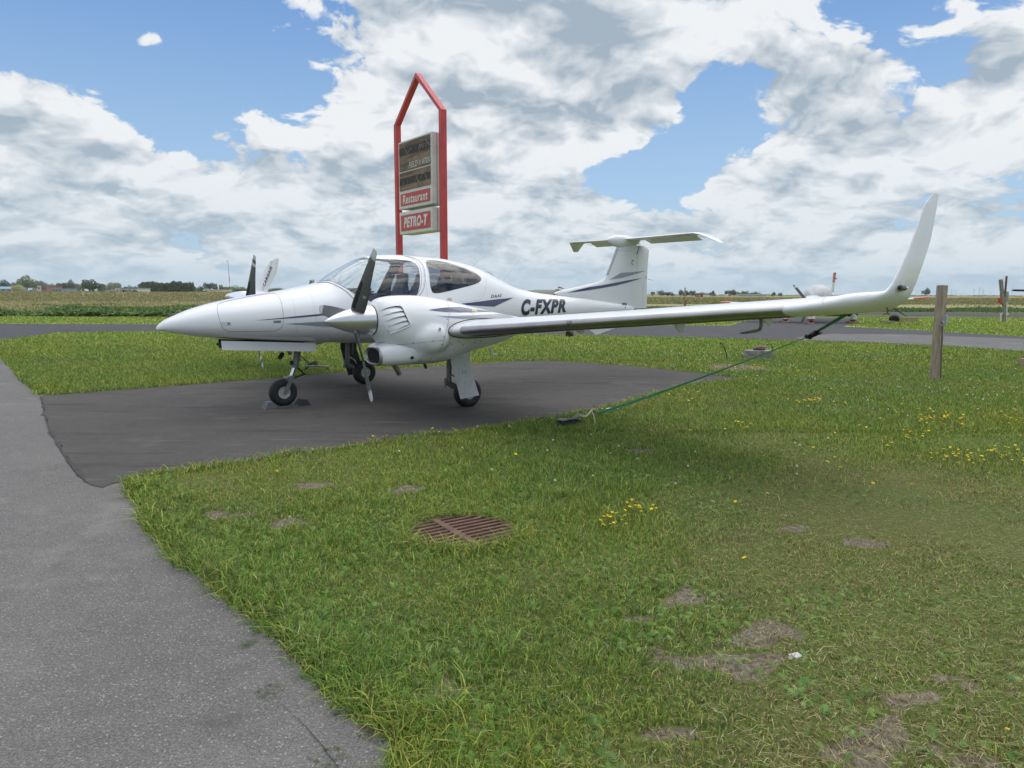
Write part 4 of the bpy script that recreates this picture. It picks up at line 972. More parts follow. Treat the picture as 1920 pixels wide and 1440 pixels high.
OLD = rough(G2([(1490, 633), (1560, 626), (1700, 627), (1920, 636), (1920, 659), (1790, 649), (1640, 642), (1510, 638)]), .3, .06, 8)
sheet('worn_taxiway_patch', OLD, .0055, asphalt('worn_asphalt', (.185, .178, .168), (.40, .39, .37), 60, .5, (-3, .10, 1.6, .4), .3))
# tar seam where the pad meets the road, and cracks in the road
TARM = mat('tar', (.050, .047, .045), .85, var=.4, vscale=14)
def tarline(pts, w0, z, seed, name, amp=.5):
    P_ = G2(pts); c = rough(P_, .04, .012, seed, False); a = []; b = []
    for i, p in enumerate(c):
        d = Vector(c[min(i+1, len(c)-1)])-Vector(c[max(i-1, 0)]); n_ = Vector((-d.y, d.x)).normalized(); w_ = w0*max(.06, .5+1.5*noise.noise(Vector((p[0]*2.2, p[1]*2.2, seed))))*min(1, 8*min(i/len(c), 1-i/len(c))+.1)
        a.append((p[0]+n_.x*w_, p[1]+n_.y*w_, z)); b.append((p[0]-n_.x*w_, p[1]-n_.y*w_, z))
    n_ = len(a); o = obj(name, a+b, [[i, i+1, n_+i+1, n_+i] for i in range(n_-1)], TARM, None, False); tag(o, kind='structure')
tarline([(60, 742), (80, 750), (90, 800), (118, 850), (150, 893), (166, 907), (228, 905)], .022, .009, 21, 'tar_seam')
tarline([(226, 904), (300, 888), (460, 869), (560, 852), (760, 823), (960, 798), (1060, 782), (1140, 764)], .020, .0095, 23, 'pad_edge_tar')
tarline([(498, 1300), (545, 1335), (590, 1385), (628, 1430), (640, 1470)], .0016, .004, 22, 'road_crack')

# ---- vegetation: every blade is geometry
def veg_mat(name, sheen=.3):
    m_ = bpy.data.materials.new(name); m_.use_nodes = True; t = NT(m_.node_tree); bs = t.n['Principled BSDF']
    c = t.new('ShaderNodeAttribute', attribute_name='tint').outputs['Color']
    t.put(bs.inputs['Base Color'], c); bs.inputs['Roughness'].default_value = .6; bs.inputs['Specular IOR Level'].default_value = .25
    tr = t.new('ShaderNodeBsdfTranslucent'); t.put(tr.inputs[0], c); mx = t.new('ShaderNodeMixShader'); mx.inputs[0].default_value = .22
    out = t.n['Material Output']; t.l.new(bs.outputs[0], mx.inputs[1]); t.l.new(tr.outputs[0], mx.inputs[2]); t.l.new(mx.outputs[0], out.inputs[0]); return m_
VEG = veg_mat('foliage')
def soup(name, V, nv, faces_t, colr, label=None, kind='stuff', parent=None, m_=None):
    """V: (N, nv, 3) vertices of N identical little pieces, faces_t: face template, colr: (N,3)"""
    N = V.shape[0]; F = np.array(faces_t); k = F.shape[1]; idx = (np.arange(N)[:, None, None]*nv+F[None]).reshape(-1)
    me = bpy.data.meshes.new(name); me.vertices.add(N*nv); me.vertices.foreach_set('co', V.reshape(-1).astype(np.float32))
    nf_ = N*len(F); me.loops.add(nf_*k); me.loops.foreach_set('vertex_index', idx.astype(np.int32)); me.polygons.add(nf_); me.polygons.foreach_set('loop_start', (np.arange(nf_)*k).astype(np.int32)); me.polygons.foreach_set('loop_total', np.full(nf_, k, np.int32))
    me.update(calc_edges=True); at = me.attributes.new('tint', 'FLOAT_COLOR', 'POINT')
    C = np.ones((N, nv, 4), np.float32); C[:, :, :3] = colr if colr.ndim == 3 else colr[:, None, :]; at.data.foreach_set('color', C.reshape(-1))
    me.materials.append(m_ or VEG); o = bpy.data.objects.new(name, me); COL.objects.link(o)
    if kind: o['kind'] = kind
    if label: o['label'] = label
    if parent: o.parent = parent
    return o
def lushness(x, y):
    n = vnoise(x, y, .55, 1, 4); n2 = vnoise(x, y, 2.2, 2, 3)
    # lush along the road edge and in the middle lawn, thin and dry to the lower right
    L = .58+.9*(n-.5)+.5*(n2-.5)
    L += .35*np.exp(-((sdf_poly(x, y, ROAD[::4]))/.30)**2)
    dry = smoothstep(x-.18*(y-3), .25, 1.3)*(1-smoothstep(y, 4.8, 7.0)); L -= .48*dry
    L += .25*np.exp(-(((x-.1)/1.3)**2+((y-5.6)/1.0)**2))
    return np.clip(L-.5*bare_at(x, y), 0, 1)
def hgt(x, y):
    sd = asphalt_sd(x, y); return -.014+smoothstep(sd, .0, .14)*.030*(1-smoothstep(y, 11, 13))+gz(x, y)
SEAMX = G2([(55, 744), (82, 738), (125, 820), (170, 895), (222, 893), (232, 914), (150, 920), (100, 865), (66, 790)])
def scatter(n, x0, x1, y0, y1, margin=.0, keep=None, pw=0.0):
    """random ground points inside the view wedge, clear of asphalt and the drain"""
    u = rng.random(n)
    y = (y0**(1-pw)+u*(y1**(1-pw)-y0**(1-pw)))**(1/(1-pw)) if pw != 1 else y0*(y1/y0)**u
    x = (rng.random(n)*2-1)*.92*(y+.5)
    m_ = (x > x0) & (x < x1)
    x, y = x[m_], y[m_]
    sd = asphalt_sd(x, y); sdt = sdf_poly(x, y, TAXI[::2]) if y1 > 20 else np.full(x.shape, 9.0)
    jit = (vnoise(x, y, 6, 11, 2)-.5)*.07; m_ = (sd > margin+jit) & (sdt > .05) & (sdf_poly(x, y, SEAMX) > 0)
    gd = ((x-GRATE.x)/GRX)**2+((y-GRATE.y)/GRY_)**2; m_ &= gd > 1.0
    x, y = x[m_], y[m_]
    if keep is not None:
        k = rng.random(len(x)) < keep(x, y); x, y = x[k], y[k]
    return x, y
GREENS = np.array([(.250, .390, .055), (.165, .295, .050), (.350, .410, .075), (.130, .235, .055), (.400, .390, .090)])
DRYS = np.array([(0.388, 0.331, 0.148), (0.288, 0.263, 0.107), (0.500, 0.425, 0.226), (0.225, 0.163, 0.083)])
def blade_cols(x, y, L, dry_bias=0.0, v0=.50, v1=.85):
    N = len(x); g = GREENS[rng.integers(0, len(GREENS), N)]; d = DRYS[rng.integers(0, len(DRYS), N)]
    pd = np.clip(.62-.95*L+dry_bias+.5*(vnoise(x, y, 1.6, 6, 3)-.5), .03, .9); k = (rng.random(N) < pd)[:, None]
    c = np.where(k, d, g); hue = (vnoise(x, y, .8, 8, 3)-.5)[:, None]; c = c*(1+.45*hue*np.array([1.0, .3, -.5]))*(v0+v1*rng.random((N, 1))); return np.clip(c, .01, .6)
def blades(name, x, y, h, w_, col, lean=.45, z0=None, label=None):
    N = len(x); a = rng.random(N)*2*np.pi; ln = lean*(.15+rng.random(N)); b = rng.random(N)*2*np.pi
    z = hgt(x, y) if z0 is None else z0
    dx, dy = np.cos(a), np.sin(a); wx, wy = np.cos(b)*w_/2, np.sin(b)*w_/2
    V = np.zeros((N, 5, 3)); base = np.stack([x, y, z-.004], 1)
    V[:, 0] = base-np.stack([wx, wy, 0*wx], 1); V[:, 1] = base+np.stack([wx, wy, 0*wx], 1)
    mid = base+np.stack([dx*ln*h*.35, dy*ln*h*.35, h*.55], 1); V[:, 2] = mid+np.stack([wx, wy, 0*wx], 1)*.85; V[:, 3] = mid-np.stack([wx, wy, 0*wx], 1)*.85
    V[:, 4] = base+np.stack([dx*ln*h*1.15, dy*ln*h*1.15, h*(1-.35*ln)], 1)
    T = [[0, 1, 2], [0, 2, 3], [3, 2, 4]]
    return soup(name, V, 5, T, col, label)
# near lawn
def keep_near(x, y): return np.clip(1.0-.74*bare_at(x, y), 0, 1)*(.55+.45*smoothstep(lushness(x, y), .15, .6))
x, y = scatter(400000, -9, 9, 1.75, 7.5, .0, keep_near, pw=.35); L = lushness(x, y); clump = vnoise(x, y, 7, 12, 3)
h = (.014+.036*L*(.4+rng.random(len(x)))+.040*smoothstep(clump, .55, .75)*L)*(.6+.7*rng.random(len(x))); blades('lawn_grass', x, y, h, (.0022+.0022*rng.random(len(x)))*(1+.08*y), blade_cols(x, y, L), .9, label='short mixed green and dry grass of the lawn in front')
x, y = scatter(16000, -9, 9, 1.75, 8, .0, lambda x, y: smoothstep(vnoise(x, y, 2.0, 15, 3), .48, .72)*(1-bare_at(x, y)), pw=.35); L = lushness(x, y)
h = .05+.075*rng.random(len(x))*(.4+L); blades('long_grass', x, y, h, .0032+.002*rng.random(len(x)), blade_cols(x, y, L+.2)*1.1, 1.1, label='longer grass blades standing above the lawn')
# middle lawn
def keep_mid(x, y): return np.clip(1.0-.8*bare_at(x, y), 0, 1)
x, y = scatter(290000, -30, 30, 7.3, 16, .0, keep_mid, pw=.8); L = lushness(x, y)
h = (.03+.05*L)*(.5+.9*rng.random(len(x))); blades('middle_lawn_grass', x, y, h, .0032+.0006*y, blade_cols(x, y, L, -.02, .72, .42)*.98, .9, label='mown green grass around and beyond the parking pad')
x, y = scatter(225000, -60, 60, 15.5, 46, .0, None, pw=1.3); L = .55+.5*(vnoise(x, y, .3, 5)-.5)
h = .05+.06*rng.random(len(x)); blades('far_lawn_grass', x, y, h, .007+.0008*y, blade_cols(x, y, L, -.05, .78, .32)*.98, .9, label='mown grass strips between the far taxiways')
# edge tufts: taller where nothing mows
sel = lambda x, y: np.exp(-((np.minimum(sdf_poly(x, y, ROAD[::3]), sdf_poly(x, y, PAD[::3]))-.03)/.07)**2)
x, y = scatter(420000, -9, 9, 1.75, 13, -.02, sel, pw=.7); h = (.05+.07*rng.random(len(x)))*(.5+vnoise(x, y, 3, 31)); blades('edge_grass', x, y, h, .003+.0008*y, blade_cols(x, y, np.full(len(x), .62))*.95, 1.2, label='ragged grass fringe leaning over the asphalt edges')
gx = []; 
a = rng.random(2600)*2*np.pi; rr_ = 1.0+.16*rng.random(2600); x = GRATE.x+GRX*rr_*np.cos(a); y = GRATE.y+GRY_*rr_*np.sin(a); blades('drain_fringe_grass', x, y, .04+.09*rng.random(len(x))*(1-.5*np.sin(a)), .0035+.002*rng.random(len(x)), blade_cols(x, y, np.full(len(x), .7)), 1.3, z0=np.full(len(x), -.01), label='grass overhanging the rim of the storm drain')
# feathery yarrow-like leaves
def ferns(name, x, y, size, col, label, nl=7):
    N = len(x); a = rng.random(N)*2*np.pi; el_ = .25+.9*rng.random(N); z = hgt(x, y)
    nv = 3*2*nl; V = np.zeros((N, nv, 3)); d = np.stack([np.cos(a)*np.cos(el_), np.sin(a)*np.cos(el_), np.sin(el_)], 1); s_ = np.stack([-np.sin(a), np.cos(a), 0*a], 1); T = []; k = 0
    for i in range(nl):
        t = (i+1)/nl; c = np.stack([x, y, z], 1)+d*(size*t)[:, None]+np.array([0, 0, -1])*(size*.35*t*t)[:, None]; w_ = size*.34*math.sin(math.pi*min(1, t*.85+.12))
        for sg in (-1, 1):
            V[:, k] = c-d*(size*.045)[:, None]; V[:, k+1] = c+d*(size*.055)[:, None]; V[:, k+2] = c+s_*(w_*sg)[:, None]+d*(w_*.55)[:, None]-np.array([0, 0, 1])*(w_*.25)[:, None]; T.append([k, k+1, k+2]); k += 3
    return soup(name, V, nv, T, col, label)
def keep_fern(x, y):
    e = np.exp(-((sdf_poly(x, y, ROAD[::3])-.22)/.22)**2)*smoothstep(vnoise(x, y, 1.5, 41), .30, .55); p_ = smoothstep(vnoise(x, y, 1.1, 42, 3), .52, .64)*.55*(1-smoothstep(x-.18*(y-3), .6, 1.6)*.7); dr = np.exp(-(((x-GRATE.x)/.75)**2+((y-GRATE.y)/.7)**2))*.7
    return np.clip(e+p_+dr, 0, 1)*(1-bare_at(x, y))
x, y = scatter(60000, -9, 9, 1.75, 8.5, .0, keep_fern, pw=.5); N = len(x)
col = np.array([(.19, .33, .06), (.15, .28, .065), (.24, .35, .10)])[rng.integers(0, 3, N)]*(.75+.45*rng.random((N, 1))); ferns('yarrow_leaves', x, y, .026+.040*rng.random(N), col, 'feathery bright green weeds along the road edge')
# flat dry thatch between the blades
x, y = scatter(50000, -9, 9, 1.75, 7, .0, lambda x, y: .25+.75*smoothstep(x-.18*(y-3), .3, 1.5), pw=.35); N = len(x); a = rng.random(N)*2*np.pi; Ln = .02+.06*rng.random(N); z = hgt(x, y)+.004+.02*rng.random(N)
dv = np.stack([np.cos(a), np.sin(a), (rng.random(N)-.5)*.5], 1)*Ln[:, None]; wv = np.stack([-np.sin(a), np.cos(a), 0*a], 1)*.0011; b0 = np.stack([x, y, z], 1)
soup('dry_thatch', np.stack([b0-wv, b0+wv, b0+dv], 1), 3, [[0, 1, 2]], DRYS[rng.integers(0, 4, N)]*(.8+.5*rng.random((N, 1))), 'dry straw lying in the thin lawn')
# flowers
def flowers(name, x, y, hh, r_, col, label, ball=False):
    N = len(x); z = hgt(x, y)+hh; k = 6; V = np.zeros((N, 2*k+4, 3)); c = np.stack([x, y, z], 1); tilt = (rng.random((N, 2))-.5)*.8
    ang = np.arange(k)*2*np.pi/k
    for i in range(k):
        ox, oy = np.cos(ang[i])*r_, np.sin(ang[i])*r_; V[:, i] = c+np.stack([ox, oy, ox*tilt[:, 0]+oy*tilt[:, 1]-(r_*.5 if ball else -r_*.25)], 1)
        V[:, k+i] = c+np.stack([ox*.45, oy*.45, (ox*tilt[:, 0]+oy*tilt[:, 1])*.45+(r_*.45 if ball else 0)], 1)
    w_ = .0012; V[:, 2*k] = c+[w_, 0, -.001]; V[:, 2*k+1] = c-[w_, 0, .001]; V[:, 2*k+2] = V[:, 2*k+1]-np.stack([0*x, 0*x, hh], 1); V[:, 2*k+3] = V[:, 2*k]-np.stack([0*x, 0*x, hh], 1)
    T = [[i, (i+1) % k, k+(i+1) % k, k+i] for i in range(k)]+[[k, k+1, k+2, k+3], [k+3, k+4, k+5, k], [2*k, 2*k+1, 2*k+2, 2*k+3]]
    CC = np.repeat(np.broadcast_to(col, (N, 3))[:, None, :], 2*k+4, 1).copy(); CC[:, 2*k:] = (.12, .20, .05)
    return soup(name, V, 2*k+4, T, CC, label)
YC = [(1140, 1000, 22, 8, 16), (1205, 975, 28, 9, 14), (620, 836, 14, 3, 10), (712, 830, 14, 4, 9), (820, 818, 26, 5, 9), (885, 795, 26, 4, 12), (1760, 798, 46, 10, 40), (1900, 800, 14, 18, 22), (1838, 870, 70, 10, 55), (1700, 830, 40, 8, 14), (1525, 763, 28, 3, 22), (1530, 745, 60, 6, 8), (1390, 810, 40, 5, 14), (1640, 790, 120, 24, 20), (1000, 600+178, 60, 5, 6), (1480, 700, 90, 6, 14), (1410, 692, 30, 4, 14), (440, 690, 40, 10, 2), (520, 903, 3, 3, 2), (1395, 1070, 3, 3, 1), (970, 870, 4, 3, 3), (480, 664, 60, 5, 14), (835, 668, 30, 4, 22), (60, 690, 300, 20, 3), (1560, 930, 200, 30, 4), (1885, 1405, 6, 6, 1), (1150, 720, 80, 8, 8), (1250, 665, 200, 20, 26), (1600, 665, 200, 18, 30), (1300, 745, 60, 12, 12), (1560, 860, 240, 40, 24)]
X_ = []; Y_ = []
for cx, cy, rx, ry, n in YC:
    for _ in range(int(n*(1.25 if cx > 1500 else 1.15))): q = gp(cx+rng.normal()*rx*.7, cy+rng.normal()*ry*.7); X_.append(q.x); Y_.append(q.y)
x = np.array(X_); y = np.array(Y_); k = (asphalt_sd(x, y) > .03) & (sdf_poly(x, y, TAXI[::2]) > .1); x, y = x[k], y[k]; N = len(x)
flowers('yellow_flowers', x, y, .045+.05*rng.random(N), .006+.0055*rng.random(N)+.0006*y, np.array([[.75, .55, .015]])*(.8+.3*rng.random((N, 1))), 'small bright yellow flowers in loose clusters over the lawn')
x, y = scatter(2600, -30, 30, 5, 21, .05, lambda x, y: smoothstep(vnoise(x, y, .5, 51), .40, .62)*(.25+.75*smoothstep(y, 7, 12))*smoothstep(x, -3, 2), pw=.3); N = len(x)
flowers('clover_flowers', x, y, .03+.05*rng.random(N), .006+.004*rng.random(N)+.0004*y, np.array([[.62, .60, .52]])*(.75+.3*rng.random((N, 1))), 'white clover heads scattered through the grass', True)
# weeds and hay beyond the taxiway
def fieldstuff(name, n, y0, y1, rx0, rx1, hh, ww, cols, label, keep=None, pw=1.6, lean=.6):
    u = rng.random(n); y = (y0**(1-pw)+u*(y1**(1-pw)-y0**(1-pw)))**(1/(1-pw)); x = (rx0+(rx1-rx0)*rng.random(n))*y
    k = sdf_poly(x, y, FARTAXI[::2]) > .3; x, y = x[k], y[k]
    if keep is not None: k = rng.random(len(x)) < keep(x, y); x, y = x[k], y[k]
    N = len(x); c = np.array(cols)[rng.integers(0, len(cols), N)]*(.7+.5*rng.random((N, 1)))
    h = hh*(.35+.9*rng.random(N))*(.15+1.5*vnoise(x, y, .22, 61, 4)); blades(name, x, y, h, ww*(.6+.8*rng.random(N)), c, lean, z0=gz(x, y), label=label)
tanG = [(.44, .38, .20), (.36, .33, .15), (.28, .30, .11), (.50, .42, .24)]; weedG = [(.11, .20, .045), (.14, .24, .055), (.08, .15, .04), (.20, .26, .07)]
fieldstuff('tall_weeds', 120000, 44.6, 80, -.74, -.36, .44, .17, weedG+[(.10, .17, .04)], 'dense dark green weeds behind the mown strip', lambda x, y: np.clip(smoothstep(vnoise(x, y, .07, 62, 3)+.20*smoothstep(x/y, -.70, -.60)+.22*(y < 47.5)-.26*smoothstep(y, 54, 72), .44, .60), 0, 1)*(1-.9*smoothstep(vnoise(x, y, .16, 68, 2), .62, .7)), 1.6, 2.4)
fieldstuff('weeds_near_far_taxiway', 30000, 57, 80, .1, .80, .22, .18, weedG+[(.15, .17, .06)], 'green weeds on the far side of the airfield', lambda x, y: smoothstep(vnoise(x, y, .07, 63, 3), .45, .62))
fieldstuff('dry_hay_grass', 90000, 46, 170, -.78, .80, .32, .13, tanG, 'tall dry straw coloured grass across the field', lambda x, y: np.where(x/y < -.1, smoothstep(vnoise(x, y, .05, 64, 3)+.25*smoothstep(y, 55, 75), .42, .6), .5*smoothstep(vnoise(x, y, .05, 64, 3), .45, .65)*smoothstep(y, 58, 66)), 1.4)
fieldstuff('rough_pasture', 60000, 110, 420, -.80, .80, .30, .40, [(.24, .26, .10), (.31, .28, .13), (.20, .24, .085), (.34, .29, .15)], 'rough olive pasture running to the horizon', None, 1.5)

# ================================================================== things round the aircraft
CONC = mat('concrete', (.33, .31, .27), .92, var=.45, vscale=7, bump=.8, bscale=30); ROPE = mat('rope', (.40, .38, .32), .9, var=.3, vscale=60)
RED = mat('sign_red', (.58, .045, .045), .42, var=.22, vscale=2.5, coat=.2); WBOX = mat('cabinet_white', (.74, .72, .68), .55, var=.10, vscale=5)
# ---- tall roadside sign
sr = Vector((-2.17+.05, 22.2, 0)); sl = ad(749, 480, 24.5); sl = Vector((sl.x, 24.5, 0)); u = (sl-sr).normalized(); LW = (sl-sr).length; fn = Vector((u.y, -u.x, 0))
if fn.y > 0: fn = -fn
sign = thing('pylon_sign', 'tall red gabled pylon sign with white light boxes behind the aircraft cabin', 'sign', sr)
def SL(a, b, h): return u*a+fn*b+Vector((0, 0, h))           # along, towards the viewer, up (relative to the sign's root)
Rb = Matrix((u, fn, Vector((0, 0, 1)))).transposed()
hR = 7.18; hL = 7.18; pw_ = .20; apex = ad(779, 137, 23.3).z-.05
def pxh(px, py, a):   # height on the sign plane at distance a along
    d = pray(px, py); p0 = sr+u*a; t = p0.y/d.y; return (EYE+d*t).z
hR = pxh(829, 206, 0); hL = pxh(740, 236, LW); apex = pxh(779, 137, LW/2)
fr = MB(); pw_ = .16; dp = .19
fr.bar(SL(0, 0, 0), SL(0, 0, hR), pw_, dp, .004, up=fn); fr.build('sign_post', RED, sign, True)
fr = MB(); fr.bar(SL(LW, 0, 0), SL(LW, 0, hL), pw_, dp, .004, up=fn); fr.build('sign_post', RED, sign, True)
def halfgable(a, h, sg):
    o1 = Vector((a-sg*pw_/2, h)); i1 = Vector((a+sg*pw_/2, h)); ap = Vector((LW/2, apex)); d = (ap-o1).normalized(); sl_ = (apex-h)/(LW/2+pw_/2); o2 = ap; i2 = Vector((LW/2, h+sl_*(LW/2-pw_/2)-.0))
    q = [o1, i1, i2, o2]; v = [SL(p.x, y, p.y) for y in (dp/2, -dp/2) for p in q]; f = [[0, 1, 2, 3], [7, 6, 5, 4]]+[[i, 4+i, 4+(i+1) % 4, (i+1) % 4] for i in range(4)]
    return v, f
fr = MB()
for a, h, sg in ((0, hR, 1), (LW, hL, -1)): fr.add(*halfgable(a, h, sg))
g_o = fr.build('gable_frame', RED, sign, False)
bm = bmesh.new(); bm.from_mesh(g_o.data); bmesh.ops.recalc_face_normals(bm, faces=bm.faces); bm.to_mesh(g_o.data); bm.free()
def cabinet(name, h0, h1, a0, a1, dep):
    b = MB(); b.box(SL((a0+a1)/2, 0, (h0+h1)/2), (a1-a0, dep, h1-h0), Rb, .012); c = b.build(name, WBOX, sign, True)
    for k in (0.36,):
        b = MB(); b.box(SL(a0-.001, dep*(.5-k), (h0+h1)/2), (.006, .012, h1-h0-.02), Rb); b.build('cabinet_seam', mat('seam_dark', (.14, .13, .12), .8), c, False)
    return c
a0, a1 = .24, LW-.52; dep = .50; af = dep/2
def ph(px, py, a): return pxh(px, py, a)
H = lambda py_r: pxh(812, py_r, .25)
hT = pxh(807, 249, .3); hB = pxh(809, 383, .3); h2T = pxh(809, 389, .3); h2B = pxh(809, 433, .3)
big_c = cabinet('upper_light_box', hB, hT, a0, a1, dep); low_c = cabinet('lower_light_box', h2B, h2T, a0, a1, dep)
def face(parent, name, m_, h0, h1, fa=.07, off=.0):
    b = MB(); b.box(SL((a0+a1)/2, af+.006+off, (h0+h1)/2), (a1-a0-2*fa, .014, h1-h0), Rb); return b.build(name, m_, parent, False)
Hh = hT-hB
def hf(t): return hT-Hh*t
def burnt():
    m_ = bpy.data.materials.new('burnt_panel'); m_.use_nodes = True; t = NT(m_.node_tree); b = t.n['Principled BSDF']; g = t.new('ShaderNodeTexCoord').outputs['Object']; x, y, z = t.xyz(g)
    n = t.noise(g, 1.4, 6, .65); mp = t.new('ShaderNodeMapping'); mp.inputs['Scale'].default_value = (.4, .4, 5); t.l.new(g, mp.inputs[0]); n2 = t.noise(mp.outputs[0], 1.5, 5, .6)
    c = t.mix(t.ss(n2, .35, .65), (.11, .072, .048), (.30, .205, .135)); c = t.mix(t.ss(n, .45, .75), c, (.11, .08, .06))
    wv = t.new('ShaderNodeTexVoronoi', feature='DISTANCE_TO_EDGE'); t.put(wv.inputs['Vector'], g); wv.inputs['Scale'].default_value = 1.3
    t.put(b.inputs['Base Color'], c); b.inputs['Roughness'].default_value = .6; b.inputs['Specular IOR Level'].default_value = .25; return m_
BURN = burnt(); PRED = mat('panel_red', (.58, .07, .055), .45, var=.15, vscale=3); SIGNW = mat('sign_white', (.72, .71, .68), .5)
f1 = face(big_c, 'scorched_panel', BURN, hf(.445), hf(.025)); f2 = face(big_c, 'scorched_panel', BURN, hf(.73), hf(.465)); f3 = face(big_c, 'red_panel', PRED, hf(.955), hf(.775), .12)
f4 = face(low_c, 'red_panel', PRED, h2B+.12*(h2T-h2B)*1.2, h2T-.15*(h2T-h2B), .12)
SOOT = mat('soot_band', (.060, .045, .038), .7, var=.5, vscale=6); SMUD = mat('scratch_pale', (.42, .38, .33), .7)
for h0, h1, fc in ((hf(.215), hf(.105), f1), (hf(.645), hf(.545), f2)):
    b = MB(); b.box(SL((a0+a1)/2, af+.015, (h0+h1)/2), (a1-a0-.15, .004, h1-h0), Rb); b.build('soot_band', SOOT, fc, False)
def stext(s_, h0, h1, t0, t1, parent, m_, name, shear=.25, bold=.02, off=.0165, sp=1.05):
    bm = text_bm(s_, shear, bold, sp); W = a1-a0
    for v in bm.verts: v.co = SL(a1-W*(t0+(t1-t0)*v.co.x), af+off, h0+(h1-h0)*v.co.y)
    me = bpy.data.meshes.new(name); bm.to_mesh(me); bm.free(); me.materials.append(m_); o = bpy.data.objects.new(name, me); COL.objects.link(o); o.parent = parent; return o
stext('Restaurant', hf(.93), hf(.80), .13, .88, f3, SIGNW, 'lettering', .15, .022, sp=1.12)
hh = h2T-h2B; stext('PETRO-T', h2B+.27*hh, h2B+.75*hh, .15, .87, f4, SIGNW, 'lettering', .2, .045, sp=1.1)
stext('HAND', hf(.435), hf(.365), .07, .32, f1, mat('letter_faded', (.20, .17, .15), .7), 'faded_lettering', .2, .0, .0165)
for w_, t0_, t1_ in (('FIELD', .33, .60), ('A', .635, .69), ('IATION', .73, .96)): stext(w_, hf(.42), hf(.335), t0_, t1_, f1, mat('letter_white', (.55, .54, .52), .7), 'faded_lettering', .2, .02, .0165)
stext('9511', hf(.195), hf(.125), .66, .95, f1, mat('letter_faded2', (.24, .19, .15), .7), 'faded_lettering', .1, .0, .0195)
rr2 = random.Random(5)
for fc, h0, h1 in ((f1, hf(.43), hf(.05)), (f2, hf(.72), hf(.50))):
    for _ in range(7):
        b = MB(); a = rr2.uniform(a0+.2, a1-.3); h = rr2.uniform(h0+.1, h1); pts = []; da = rr2.uniform(-.06, .06); dh = rr2.uniform(-.09, -.02)
        for k in range(7): pts.append(SL(a, af+.018, h)); a += da+rr2.uniform(-.05, .05); h += dh+rr2.uniform(-.03, .03)
        pts = [p for p in pts if h0 < p.z < h1]
        if len(pts) > 2: b.tube(pts, .005, 4); b.build('crack_mark', SMUD, fc)
for h in (hT-.30, hB+.28, (h2T+h2B)/2):
    b = MB(); b.box(SL(.09, 0, h), (.10, .11, .11), Rb, .01); b.build('mounting_bracket', RED, sign)
# ---- leaning wooden post with chain
pb = gp(1752, 712); tp_ = ad(1767, 535, pb.y+.05); post = thing('wooden_post', 'weathered square wooden post leaning right beside the wing tip, a chain hanging from it', 'post', (pb.x, pb.y, 0))
WOOD = bpy.data.materials.new('weathered_wood'); WOOD.use_nodes = True; t = NT(WOOD.node_tree); g = t.new('ShaderNodeTexCoord').outputs['Object']; mp = t.new('ShaderNodeMapping'); mp.inputs['Scale'].default_value = (22, 22, 1.6); t.l.new(g, mp.inputs[0]); n_ = t.noise(mp.outputs[0], 1.5, 7, .7)
c = t.mix(t.ss(n_, .32, .68), (.46, .37, .27), (.22, .17, .12)); c = t.mix(t.math('MULTIPLY', t.ss(t.noise(g, 2.2, 4, .6), .5, .7), .4), c, (.30, .30, .28)); t.put(t.n['Principled BSDF'].inputs['Base Color'], c); t.n['Principled BSDF'].inputs['Roughness'].default_value = .9
bn = t.new('ShaderNodeBump'); t.put(bn.inputs['Height'], n_); bn.inputs['Strength'].default_value = .6; bn.inputs['Distance'].default_value = .004; t.l.new(bn.outputs[0], t.n['Principled BSDF'].inputs['Normal'])
top = Vector((tp_.x-pb.x, .05, tp_.z)); b = MB(); b.bar((0, 0, -.1), top, .125, .125, .006, up=(-.35, 1, 0)); b.build('timber', WOOD, post)
def onpost(px, py, dy=-.09): p = ad(px, py, pb.y+dy); return Vector((p.x-pb.x, p.y-pb.y, p.z))
b = MB(); b.box(onpost(1771.5, 599), (.045, .05, .15), bev=.01); bx_ = b.build('socket_box', mat('plastic_grey', (.33, .34, .34), .5), post)
b = MB(); b.box(onpost(1775, 599), (.022, .055, .155), bev=.01); b.build('box_lid', mat('plastic_white', (.62, .63, .62), .4), bx_)
b = MB(); b.torus(onpost(1766, 606), (1, .6, 0), .035, .009, 20, 8, 1.0); b.build('snap_hook', STEEL, post)
CH_ = mat('chain_iron', (.06, .05, .045), .6, metal=.6); top_c = onpost(1767, 612); bot_c = onpost(1763.5, 708); n = 40; b = MB()
for k in range(n):
    c = top_c.lerp(bot_c, (k+.5)/n); L = (bot_c-top_c).length/n; ax = (1, 0, 0) if k % 2 else (0, 1, 0); pts = [c+Vector(((0 if k % 2 else .010)*math.cos(q), (.010 if k % 2 else 0)*math.cos(q), .65*L*math.sin(q))) for q in [2*math.pi*i/9 for i in range(10)]]; b.tube(pts, .0036, 5, False)
b.build('chain', CH_, post)
